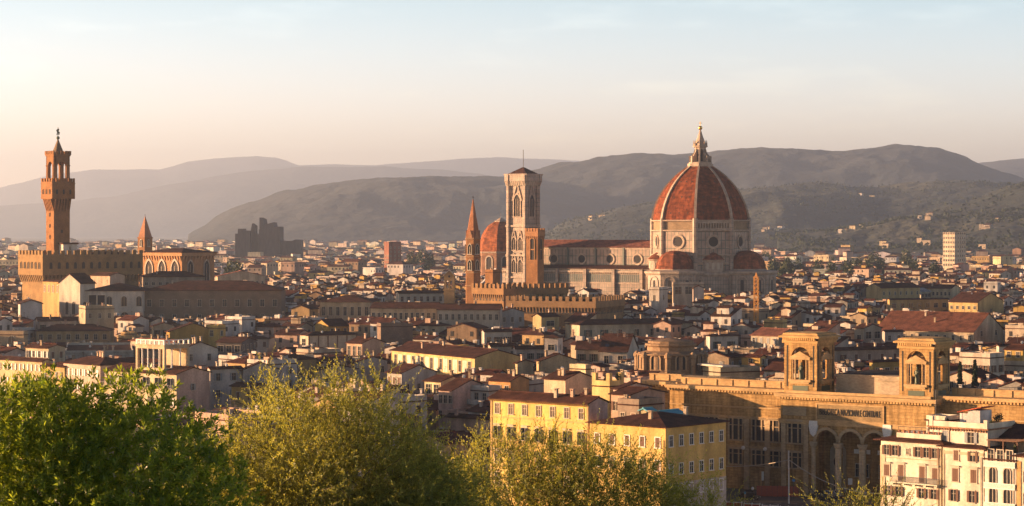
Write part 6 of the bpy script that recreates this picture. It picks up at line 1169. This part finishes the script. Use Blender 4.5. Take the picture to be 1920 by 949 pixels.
def glossy_tree():
    base = (-4.9, 24.6, 46.2); r = thing('broadleaf_tree', 'dark green glossy leaved tree filling the lower left corner', 'tree', base)
    bl = [((-4.35, 24.7, 52.82), (1.55, 1.6, 1.6)), ((-5.5, 24.6, 52.95), (1.5, 1.5, 1.62)), ((-3.75, 24.5, 52.1), (1.05, 1.2, 1.2)), ((-4.9, 24.4, 51.4), (2.1, 1.7, 1.5))]
    P = np.concatenate([blob_points(bl, 13000, .6), blob_points([(c, tuple(np.array(q)*.8)) for c, q in bl], 3500, .2)]); p, d = P[:, :3], P[:, 3:]
    ax = unit(d*.6+np.array([0, -.12, .5])+rng.normal(size=d.shape)*.35); n = len(p); k = 13
    t = unit(np.cross(ax, rng.normal(size=ax.shape))); q = np.cross(ax, t); A, D, Tn, LN = [], [], [], []; sh = rng.uniform(0, 1, n)
    for j in range(k):
        an = 2*np.pi*j*.382+rng.uniform(0, .5, n); tilt = .35+.75*(1-j/k)+rng.normal(size=n)*.12
        dj = unit(ax*np.cos(tilt)[:, None]+(t*np.cos(an)[:, None]+q*np.sin(an)[:, None])*np.sin(tilt)[:, None]); A.append(p+ax*(.10*j/k)); D.append(dj); Tn.append(np.clip(sh*.5+rng.uniform(0, .5, n), 0, 1)); LN.append(rng.uniform(.055, .09, n))
    A, D, Tn, LN = np.concatenate(A), np.concatenate(D), np.concatenate(Tn), np.concatenate(LN)
    o = quads('crown', leafquads(A, D, LN, LN*.30), Tn, 'leaf_dark', None); o.parent = r; o.location = (-base[0], -base[1], -base[2])
    tree_trunk(r, (0, 0, 0), [tuple(np.array(c)-np.array(base)-np.array((0, 0, .3))) for c, _ in bl], .2)
glossy_tree()
def olive(label, base, bl, shoots, tall=.4, dens=1.0, leaf=.066):
    r = thing('olive_tree', label, 'tree', base)
    P = blob_points(bl, shoots, .4); p, d = P[:, :3], P[:, 3:]; n = len(p)
    ax = unit(d*.7+np.array([0, 0, .45])+rng.normal(size=d.shape)*.45); ln = rng.uniform(.22, .5, n)*(1+tall*(rng.uniform(0, 1, n) > .93))*(1+tall*np.clip(ax[:, 2], 0, 1)*(rng.uniform(0, 1, n)**3)); curve = rng.normal(size=(n, 3))*.12; k = 24; A, D, Tn, LN = [], [], [], []; sh = rng.uniform(0, 1, n)
    t = unit(np.cross(ax, rng.normal(size=ax.shape))); q = np.cross(ax, t)
    for j in range(k):
        u = (j+.5)/k; pos = p+ax*(ln*u)[:, None]+curve*(u*u); an = np.pi*(j % 2)+(j//2)*1.57+rng.uniform(-.5, .5, n); tilt = .95-.4*u+rng.normal(size=n)*.2
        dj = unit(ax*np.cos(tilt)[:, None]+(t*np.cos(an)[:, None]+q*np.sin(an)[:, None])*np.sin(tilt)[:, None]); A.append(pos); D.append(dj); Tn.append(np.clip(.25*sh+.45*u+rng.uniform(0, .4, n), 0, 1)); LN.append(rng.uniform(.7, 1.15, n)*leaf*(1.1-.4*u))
    A, D, Tn, LN = np.concatenate(A), np.concatenate(D), np.concatenate(Tn), np.concatenate(LN)
    o = quads('crown', leafquads(A, D, LN, LN*.32), Tn, 'leaf_olive'); o.parent = r; o.location = (-base[0], -base[1], -base[2])
    # twigs: thin three sided stems along each shoot
    m = min(n, 1200); e0, e1 = p[:m], p[:m]+ax[:m]*ln[:m][:, None]+curve[:m]; w = .006; s = t[:m]*w; c = q[:m]*w
    tw = np.concatenate([np.stack([e0-s, e0+s, e1+s*.3, e1-s*.3], 1), np.stack([e0-c, e0+c, e1+c*.3, e1-c*.3], 1)])
    me = quads('twigs', tw, np.zeros(len(tw)), 'bark'); me.parent = r; me.location = o.location
    tree_trunk(r, (0, 0, 0), [tuple(np.array(c_)-np.array(base)-np.array((0, 0, .2))) for c_, _ in bl], .16)
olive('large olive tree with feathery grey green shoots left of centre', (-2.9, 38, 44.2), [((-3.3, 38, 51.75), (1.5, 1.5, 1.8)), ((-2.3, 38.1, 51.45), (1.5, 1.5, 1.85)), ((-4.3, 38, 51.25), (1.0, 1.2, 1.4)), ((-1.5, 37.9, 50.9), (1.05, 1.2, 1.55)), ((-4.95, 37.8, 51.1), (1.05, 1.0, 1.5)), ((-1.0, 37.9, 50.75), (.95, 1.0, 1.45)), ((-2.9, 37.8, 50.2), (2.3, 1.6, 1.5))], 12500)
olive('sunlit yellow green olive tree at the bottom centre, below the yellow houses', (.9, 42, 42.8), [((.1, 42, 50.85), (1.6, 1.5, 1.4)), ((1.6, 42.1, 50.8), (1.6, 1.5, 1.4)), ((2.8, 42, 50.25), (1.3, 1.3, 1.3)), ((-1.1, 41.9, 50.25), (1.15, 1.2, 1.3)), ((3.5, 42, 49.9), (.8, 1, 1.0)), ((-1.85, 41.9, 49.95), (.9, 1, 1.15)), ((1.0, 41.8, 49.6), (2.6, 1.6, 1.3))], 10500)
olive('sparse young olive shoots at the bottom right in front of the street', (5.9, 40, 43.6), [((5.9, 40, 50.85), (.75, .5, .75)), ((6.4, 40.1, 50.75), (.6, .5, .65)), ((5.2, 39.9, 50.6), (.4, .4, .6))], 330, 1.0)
def leafy(label, base, h, rad, cat='shrub', name='shrub', n=500, size=.22, cone=False, tints=(0, .8), group=None, trunk=True):
    r = thing(name, label, cat, base, 0, group)
    if cone: z = rng.uniform(.03, 1, n); rr = rad*np.sqrt(rng.uniform(.25, 1, n))*np.minimum(1, (1-z)*2.2)**.8; a = rng.uniform(0, 6.283, n); p = np.stack([rr*np.cos(a), rr*np.sin(a), z*h], 1)
    else:
        bl = [((0, 0, h*.6), (rad*.8, rad*.8, h*.4))]+[((rng.uniform(-.5, .5)*rad, rng.uniform(-.5, .5)*rad, h*rng.uniform(.45, .75)), (rad*.5, rad*.5, h*.26)) for _ in range(5)]; p = blob_points(bl, n, .4)[:, :3]; n = len(p)
    d = unit(rng.normal(size=(n, 3))+np.array([0, 0, .5 if not cone else 1.5])); L_ = rng.uniform(.7, 1.3, n)*size
    o = quads('crown' if trunk else 'foliage', leafquads(p, d, L_, L_*.7), np.clip(rng.uniform(tints[0], tints[1], n), 0, 1), 'leaf_tree', r)
    if trunk: b = MB(); b.tube([(0, 0, 0), (.03*h, 0, h*.35), (0, 0, h*.7)], [h*.03, h*.022, h*.01], 6); b.build('trunk', 'bark', r)
for x, y, z, rad, h, lab in BUSHES: leafy(lab, (x, y, z), h, rad*.7, n=260, size=.3)
for px_, yt, Y, rad, lab in ((1828, 677, 575, 1.15, 'taller dark cypress standing behind the library wing'), (1800, 681, 582, .95, 'shorter dark cypress left of the taller cypress')):
    leafy(lab, (xat(px_, Y), Y, 0), zat(yt, Y), rad, 'tree', 'cypress_tree', 5200, .5, True, (0, .5), 'cypresses by the apartment house'); BLOCK.append((xat(px_, Y), Y, 0, -3, 3, -3, 3)); VIS.append((px_-10, px_+10, Y, 730))
ftr = [(1450,487,2050,15),(1478,482,2100,19),(1497,486,2080,15),(1535,485,2150,15),(1560,488,1950,14),(1608,484,2050,17),(1626,488,2000,14),(1652,486,2050,16),(1704,482,2200,19),(1716,486,2150,16),(1590,490,1900,13),(1466,500,1800,12),(1752,490,2000,14),(790,468,2500,20),(772,470,2450,17),(805,474,2300,15),(430,487,1650,12),(444,490,1600,11),(1436,470,2600,20),(1640,470,2700,20),(1700,468,2800,20)]
for i, (px_, yt, Y, h) in enumerate(ftr):
    zt = zat(yt, Y); near = min(LAND, key=lambda l: abs(l[1]-px_)+abs(l[2]-yt)*.6); side = 'left of' if px_ < near[1] else 'right of'
    leafy('?', (xat(px_, Y), Y, 0), max(zt, h), h*.42, 'tree', 'broadleaf_tree', 700, 2.2, False, (.2, 1), 'trees among the far houses'); o = bpy.data.objects[-1] if False else None
tl = sorted([o for o in col.objects if o.get('label') == '?'], key=lambda o: o.location.x/o.location.y)
ords = ['leftmost', 'second', 'third', 'fourth', 'fifth', 'sixth', 'seventh', 'eighth', 'ninth', 'tenth', 'eleventh', 'twelfth', 'thirteenth', 'fourteenth', 'fifteenth', 'sixteenth', 'seventeenth', 'eighteenth', 'nineteenth', 'twentieth', 'twenty first', 'twenty second']
for i, o in enumerate(tl): o['label'] = 'round olive green tree among far roofs, %s counted from the left' % ords[i] if i < len(tl)-1 else 'round olive green tree among far roofs, rightmost of all'
# ---------------------------------------------------------------- generic old town houses
PAL = [('cream', CRE), ('ochre', OCH), ('white', WHI), ('pink', PNK), ('grey', GRY), ('white', (.52, .45, .39)), ('tan', TAN), ('white', (.50, .44, .37)), ('cream', (.50, .39, .25)), ('brown', (.25, .165, .10)), ('cream', (.44, .35, .25)), ('white', (.54, .49, .43)), ('pink', (.50, .36, .28))]
def inside(bk, x, y, mg=1.5):
    X, Y, phi, x0, x1, y0, y1 = bk; lx, ly = loc(X, Y, phi, x, y); return x0-mg < lx < x1+mg and y0-mg < ly < y1+mg
def hmax(px0, px1, Y):
    lim = 60
    for a, b, Yh, row in VIS:
        if Yh > Y and b > px0 and a < px1: lim = min(lim, CZ-(row-HY)*Y/F)
    return lim
GEN = []
rg = random.Random(21); ph0 = 33
def gen_field():
    c, s = math.cos(R(ph0)), math.sin(R(ph0)); bx, by = 64, 50
    for i in range(-40, 41):
        for j in range(-40, 41):
            # block origin in rotated street grid
            u, v = i*bx+rg.uniform(-3, 3), j*by+rg.uniform(-3, 3); cx, cy_ = u*c+v*s, 1000-u*s+v*c
            if not (470 < cy_ < 1720 and abs(cx) < .24*cy_+60): continue
            ph = ph0+rg.choice([0, 0, -4, 5, 8, -9, 14]); far = cy_ > 880; nu = rg.choice([5, 6, 6, 7])+(1 if far else 0); nv = rg.choice([4, 4, 5])+(1 if far else 0); du, dv = (bx-4)/nu, (by-4)/nv; hb = rg.uniform(13.5, 18)
            for a in range(nu):
                for b in range(nv):
                    if rg.random() < .05: continue
                    lu, lv = (a+.5-nu/2)*du, (b+.5-nv/2)*dv; cc, ss = math.cos(R(ph)), math.sin(R(ph))
                    X, Y = cx+lu*cc+lv*ss, cy_-lu*ss+lv*cc; wl, wr = du*rg.uniform(.86, 1.0), dv*rg.uniform(.86, 1.0)
                    if Y < 505: continue
                    GEN.append(dict(x=X, y=Y, phi=ph+rg.uniform(-1, 1), wl=wl, wr=wr, H=hb+rg.choice([-5.5, -4, -3, -1.5, 0, 0, 1.5, 3, 4, 6])+rg.uniform(-.7, .7)))
gen_field()
def place(g):
    c, s = math.cos(R(g['phi'])), math.sin(R(g['phi'])); wl, wr = g['wl'], g['wr']
    g['X'], g['Y'] = g['x']+wl/2*c-wr/2*s, g['y']-wl/2*s-wr/2*c          # near corner
    g['roof'] = rg.choice(['gx', 'gx', 'gy', 'gy', 'hip', 'shed', 'flat']) if rg.random() > .08 else 'flat'
    g['pitch'] = rg.uniform(15, 21); t = math.tan(R(g['pitch']))
    rh = {'gx': wr/2*t, 'gy': wl/2*t, 'hip': min(wl, wr)/2*t+.4, 'shed': wr*t, 'flat': .9}[g['roof']]
    for a in (0, .25, .5, .75, 1):
        for b in (0, .25, .5, .75, 1):
            p = wld(g['X'], g['Y'], g['phi'], -wl*a, wr*b)
            for bk in BLOCK:
                if inside(bk, *p): return False
    px = [960+F*q[0]/q[1] for q in (wld(g['X'], g['Y'], g['phi'], a, b) for a, b in ((0, 0), (-wl, 0), (0, wr), (-wl, wr)))]
    g['px0'], g['px1'] = min(px), max(px)
    if g['px1'] < -60 or g['px0'] > 1980: return False
    lim = hmax(g['px0'], g['px1'], g['Y'])-rh-.6
    if lim < g['H']:
        g['H'] = lim-rg.uniform(0, 2.5)
        if g['H'] < 6.5: return False
    g['rh'] = rh; g['cn'], g['wc'] = rg.choice(PAL); v = rg.uniform(.9, 1.1); g['wc'] = tuple(q*v for q in g['wc']); rv = rg.uniform(.75, 1.3); g['rc'] = (RF[0]*rv*rg.uniform(.95, 1.25), RF[1]*rv, RF[2]*rv)
    g['room'] = g['H'] > 12 and rg.random() < .42 and lim > g['H']+2.2; g['nch'] = rg.choice([0, 1, 1, 2, 2, 3]); g['row'] = HY+(CZ-g['H'])*F/g['Y']; g['pc'] = 960+F*g['X']/g['Y']
    return True
GEN = [g for g in GEN if place(g)]
def vis_score(g):
    if g['row'] > 720 and g['px1'] < 830: return 0
    return min(g['px1'], 1920)-max(g['px0'], 0) if g['px1'] > 0 and g['px0'] < 1920 else 0
HERO_N = sum(1 for o in col.objects if o.parent is None and o.get('category') in ('house', 'apartment house', 'building'))
cand = sorted([g for g in GEN if vis_score(g) > 0], key=lambda g: -vis_score(g)*(700/g['Y'])**.3)
IND = cand[:max(0, 300-HERO_N)]; ids = set(id(g) for g in IND); REST = [g for g in GEN if id(g) not in ids]
RN = {'gx': 'gabled', 'gy': 'gabled', 'hip': 'hipped', 'shed': 'sloping', 'flat': 'flat'}
ORD = ['', 'second', 'third', 'fourth', 'fifth', 'sixth', 'seventh', 'eighth', 'ninth', 'tenth', 'eleventh', 'twelfth']
def gen_labels():
    from collections import defaultdict
    grp = defaultdict(list)
    for g in IND:
        mx = (g['px0']+g['px1'])/2; l = min(LAND, key=lambda l: math.hypot(mx-l[1], (g['row']-l[2])*1.6)); dx, dy = mx-l[1], (g['row']-l[2])*1.6
        rel = ('right of' if dx > 0 else 'left of') if abs(dx) > abs(dy) else ('below' if dy > 0 else 'above')
        w = g['px1']-g['px0']; size = 'wide' if w > 95 else 'narrow' if w < 55 else 'mid'
        feat = ' with a rooftop room' if g['room'] else (' with %d chimneys' % g['nch'] if g['nch'] > 1 else ' with one chimney' if g['nch'] else '')
        roofw = {'gx': 'long gabled', 'gy': 'end gabled', 'hip': 'hip roofed', 'shed': 'slope roofed', 'flat': 'flat roofed'}[g['roof']]
        g['base'] = f"{size} {g['cn']} {roofw} house{feat if len(l[0].split()) < 5 else ''}"; g['tail'] = f"{rel} the {l[0]}"; g['d'] = math.hypot(dx, dy); grp[(g['base'], g['tail'])].append(g)
    for (b, t), gs in grp.items():
        gs.sort(key=lambda g: g['d'])
        for i, g in enumerate(gs):
          g['label'] = f"{b}, {ORD[i]+' nearest ' if i else ('nearest ' if len(gs) > 1 else '')}{t}"
          if len(g['label'].split()) > 16: g['label'] = g['label'].replace('mid ', '').replace(' with a rooftop room', ' plus attic')
gen_labels()
def window_plan(g):
    """(face, s, z) of the windows of a generic house: the same rows for the individual and the far ones"""
    r2 = random.Random(int(g['x']*13+g['y']*7)); out = []; H = g['H']-(.2 if g['roof'] != 'flat' else .5)
    for f, ln in (('L', g['wl']), ('R', g['wr'])):
        if f == 'R' and g['roof'] == 'gx' and r2.random() < .35: continue
        n = max(1, int(ln/r2.uniform(2.8, 4.0)))
        for k in range(2 if g['Y'] < 900 else 1):
            for i in range(n):
                if r2.random() < .15: continue
                out.append((f, ln*(i+.5)/n, H-2.7-3.7*k))
    return out
def individual(g):
    rn = random.Random(int(g['x']*100)); r = thing('town_house', g['label'], 'house', (g['X'], g['Y'], 0), R(-g['phi']), 'old town houses under brown roofs'); wl, wr, H = g['wl'], g['wr'], g['H']
    w, rf = MB(), MB(); rz = shell(w, rf, wl, wr, H, g['roof'], g['pitch'], .6)
    w.build('wall', 'wall', r, g['wc']); rf.build('roof', 'roofy' if g['roof'] == 'gy' else 'roof', r, g['rc'])
    st = rn.choice(['open', 'open', 'closed', 'plain']); sh = rn.choice(['green', 'brown', 'grey', 'green', 'brown']); ww, wh = rn.choice([(1.0, 1.7), (1.1, 1.9), (1.2, 2.1)])
    for f, s, z in window_plan(g): add_window(r, f, -wl+s if f == 'L' else s, z, st, ww, wh, sh, rn.choice(['stone']))
    if rn.random() < .4 and g['roof'] != 'flat':
        f = rn.random() < .6; hh = H-rn.uniform(2.2, 4.5); d = rn.uniform(1.6, 2.8); a = wl*rn.uniform(.4, .8); q = MB(); q.box(-a, -.2, -d, -.01, 0, hh); o = q.build('annexe', 'wall', r, rn.choice([g['wc'], CRE, WHI, TAN])); q = MB()
        if f: q.xprism([(-d-.4, hh-.1), (-.02, hh+.7), (-.02, hh+.9), (-d-.4, hh+.1)], -a-.3, .1); q.build('annexe_roof', 'roof', o, g['rc'])
        else: q.box(-a, -.2, -d, -d+.12, hh, hh+.9); q.box(-a, -a+.12, -d+.12, -.02, hh, hh+.9); q.build('terrace_wall', 'wall', o, g['wc'])
        nn = max(1, int(a/3))
        for k in range(nn): add_window(o, 'L', -.1-a*(k+.5)/nn, hh-2.6, 'plain', 1.0, 1.7).location.y = -d-.012
    for i in range(g['nch']):
        x, y = -wl*rn.uniform(.1, .9), wr*rn.uniform(.15, .85); z = rz(x, y); c = MB(); chimney_mb(c, x, y, z-.7, z+rn.uniform(.8, 1.5)); c.build('chimney', 'wall', r, rn.choice([TAN, PNK, CRE, WHI]))
    if g['room']:
        x1 = -wl*rn.uniform(.05, .4); x0 = max(-wl+.3, x1-rn.uniform(3.5, 6)); y0 = wr*rn.uniform(.15, .45); y1 = min(wr-.3, y0+rn.uniform(3, 5)); zb = H-.3; z = rz((x0+x1)/2, (y0+y1)/2)
        roof_room(r, x0, x1, y0, y1, zb, z-zb+rn.uniform(1.4, 2.6), rn.choice(['gx', 'gy', 'hip', 'flat']), rn.choice([g['wc'], CRE, YEL, WHI, PNK]), g['rc'], L=1, Rn=1)
    if rn.random() < .6: x, y = -wl*rn.uniform(.2, .8), wr*rn.uniform(.3, .7); antenna(r, x, y, rz(x, y), rn.uniform(1.6, 2.8))
    if rn.random() < .35: x, y = -wl*rn.uniform(.2, .8), wr*rn.uniform(.2, .5); dish(r, x, y, rz(x, y), rn.uniform(-1, .6))
    for _ in range(rn.choice([0, 1, 1, 2])):
        x, y = -wl*rn.uniform(.15, .85), wr*rn.uniform(.2, .8); z = rz(x, y); q = rn.uniform(.6, 1.3); h = rn.uniform(.7, 1.5); d = MB(); d.box(x-q, x+q, y-.8, y+.8, z-.9, z+h); o = d.build('dormer', 'wall', r, rn.choice([WHI, CRE, PNK, g['wc']])); d = MB(); d.box(x-q-.15, x+q+.15, y-1, y+1, z+h, z+h+.14); d.build('dormer_roof', 'roof', o, g['rc'])
    if g['roof'] in ('gx', 'gy', 'hip') and rn.random() < .3:
        x, y = -wl*.5, wr*.22; c = MB(); z = rz(x, y); c.box(x-.6, x+.6, y-.5, y+.5, z-.1, z+.14); c.build('skylight', 'glass', r)
for g in IND: individual(g)
# ---------------------------------------------------------------- everything farther off, as one object
FAR = MB()
def far_house(g, rn, win=True, top=None):
    T = Matrix.Translation((g['X'], g['Y'], 0)) @ Matrix.Rotation(R(-g['phi']), 4, 'Z'); wl, wr, H = g['wl'], g['wr'], g['H']; a = MB(); rz = shell(a, a, wl, wr, H, g['roof'], g['pitch'], .5, 0, 1, g['wc'], g['rc'])
    for i in range(g['nch']): x, y = -wl*rn.uniform(.1, .9), wr*rn.uniform(.15, .85); z = rz(x, y); a.box(x-.4, x+.4, y-.4, y+.4, z-.7, z+1.3, 0, rn.choice([TAN, CRE, WHI]))
    if g.get('room'):
        x1 = -wl*rn.uniform(.05, .4); x0 = max(-wl+.3, x1-rn.uniform(3.5, 6)); y0 = wr*rn.uniform(.15, .45); y1 = min(wr-.3, y0+rn.uniform(3, 5)); z = rz((x0+x1)/2, (y0+y1)/2); b = MB(); shell(b, b, x1-x0, y1-y0, z-H+1.8, rn.choice(['gx', 'gy', 'flat']), 15, .35, 0, 1, rn.choice([g['wc'], CRE, YEL, WHI]), g['rc'], parapet=.4); a.add(b, Matrix.Translation((x1, y0, H-.2)), {0: 0, 1: 1})
    if g['Y'] < 1700:
        for _ in range(rn.choice([1, 2, 3])):
            x, y = -wl*rn.uniform(.1, .9), wr*rn.uniform(.15, .85); z = rz(x, y); k = rn.random()
            if k < .45: a.box(x-.05, x+.05, y-.05, y+.05, z-.2, z+2.4, 2); a.box(x-.6, x+.6, y-.03, y+.03, z+2.1, z+2.2, 2)
            elif k < .7: q = rn.uniform(.6, 1.4); a.box(x-q, x+q, y-.8, y+.8, z-.8, z+rn.uniform(.7, 1.6), 0, rn.choice([WHI, CRE, PNK, (.5, .46, .42)]))
            else: a.box(x-.5, x+.5, y-.4, y+.4, z-.3, z+.18, 0, (.5, .55, .6))
    if win:
        for f, s, z in window_plan(g):
            w, h = .6, 1.8
            if f == 'L': x = -wl+s; a.box(x-w, x+w, -.08, -.01, z, z+h, 2); 
            else: a.box(.01, .08, s-w, s+w, z, z+h, 2)
    FAR.add(a, T, {0: 0, 1: 1, 2: 2})
rf_ = random.Random(5)
for g in REST: far_house(g, rf_)
def far_field():
    Y = 1720
    while Y < 7200:
        step = 17.5+Y*.006; hw = Y*.235+40; x = -hw
        while x < hw:
            wl, wr = rf_.uniform(7, 16)*(1+Y/11000), rf_.uniform(7, 13)*(1+Y/11000); x += wl*1.15+rf_.uniform(2, 10)
            y = Y+rf_.uniform(-.45, .45)*step; ph = 33+rf_.choice([0, 0, -8, 10, 20, -20, 45]); H = rf_.choice([10, 12, 14, 15, 16, 17, 18, 20])+rf_.uniform(-1, 1)
            if Y > 1900 and rf_.random() < .10: H += rf_.uniform(3, 10); wl *= 1.15
            if Y > 3300: H += 2
            if rf_.random() < .16: continue
            px = 960+F*x/y
            if Y > 4200 and px > 1350 and rf_.random() < .3+.5*min(1, (Y-4200)/1500): continue
            if any(inside(b, x, y, 8) for b in BLOCK if abs(b[1]-y) < 200): continue
            g = dict(x=x, y=y, X=x, Y=y, phi=ph, wl=wl, wr=wr, H=H, roof=rf_.choice(['gx', 'gy', 'hip', 'flat', 'flat', 'gx']), pitch=rf_.uniform(12, 19), nch=0, room=Y < 2600 and rf_.random() < .35)
            lim = hmax(px-F*wl/y, px+F*wr/y, y)-3
            if lim < g['H']: g['H'] = lim
            if g['H'] < 6: continue
            g['wc'] = tuple(q*rf_.uniform(.95, 1.15) for q in rf_.choice(PAL)[1]); rv = rf_.uniform(.8, 1.4); g['rc'] = (RF[0]*rv*1.1, RF[1]*rv, RF[2]*rv)
            far_house(g, rf_, win=Y < 3000)
        Y += step*.9
far_field()
# villas scattered over the wooded slopes, seated on the terrain
def villas():
    for nm, v, n, m in HILLF[:2]:
        for c in range(14 if v[0][1] < 4000 else 9):
            cx, ky = rf_.randrange(8, n-8), rf_.randrange(2, int(m*.8)) if False else rf_.randrange(3, 36)
            for _ in range(rf_.choice([1, 1, 2, 3, 5])):
                i, k = min(n-2, max(0, cx+rf_.randint(-3, 3))), min(38, max(1, ky+rf_.randint(-1, 1))); p = v[k*n+i]
                if p[2] < 1: continue
                wl, wr, H = rf_.uniform(7, 14), rf_.uniform(7, 11), rf_.uniform(5, 8); a = MB(); shell(a, a, wl, wr, H, rf_.choice(['gx', 'hip', 'flat']), 16, .4, 0, 1, rf_.choice([CRE, WHI, (.6, .48, .3)]), RF); a.box(-wl, 0, 0, wr, -8, 0.01, 0, CRE)
                FAR.add(a, Matrix.Translation((p[0], p[1], p[2])) @ Matrix.Rotation(R(-33+rf_.uniform(-15, 15)), 4, 'Z'), {0: 0, 1: 1})
villas()
o = FAR.build('distant_houses', ['wall_t', 'roof_t', 'dark'], None, None, tint=True); tag(o, 'dense far roofs and pale walls of the old town spreading to the hills', 'houses', kind='stuff')
def far_wood():
    co, tn = [], []
    for nm, v, n, m in HILLF[:2]:
        k_ = 5200 if v[0][1] < 4000 else 6500
        for _ in range(k_):
            i, k = rf_.randrange(1, n-1), rf_.randrange(1, 41); p = np.array(v[k*n+i])+np.array([rf_.uniform(-12, 12), rf_.uniform(-15, 15), 0])
            if p[2] < .5 and rf_.random() < .4: continue
            q = mnoise.noise(Vector((p[0]*.004, p[1]*.004, 0)))
            if q < -.02 and rf_.random() < .88: continue
            h = rf_.uniform(4, 7); w = h*rf_.uniform(.6, 1.1)
            for f in range(7): d = unit(rng.normal(size=3)); c = p+d*np.array([w*.3, w*.3, h*.25])+np.array([0, 0, h*.45]); a = unit(rng.normal(size=3)); b = unit(np.cross(a, rng.normal(size=3))); co.append([c-a*w*.45, c+b*w*.3, c+a*w*.45, c-b*w*.3]); tn.append(rf_.uniform(0, .2))
    o = quads('far_wood', np.array(co), np.array(tn), 'leaf_tree'); tag(o, 'scattered dark woodland covering the lower green hill slopes', 'trees', kind='stuff')
far_wood()
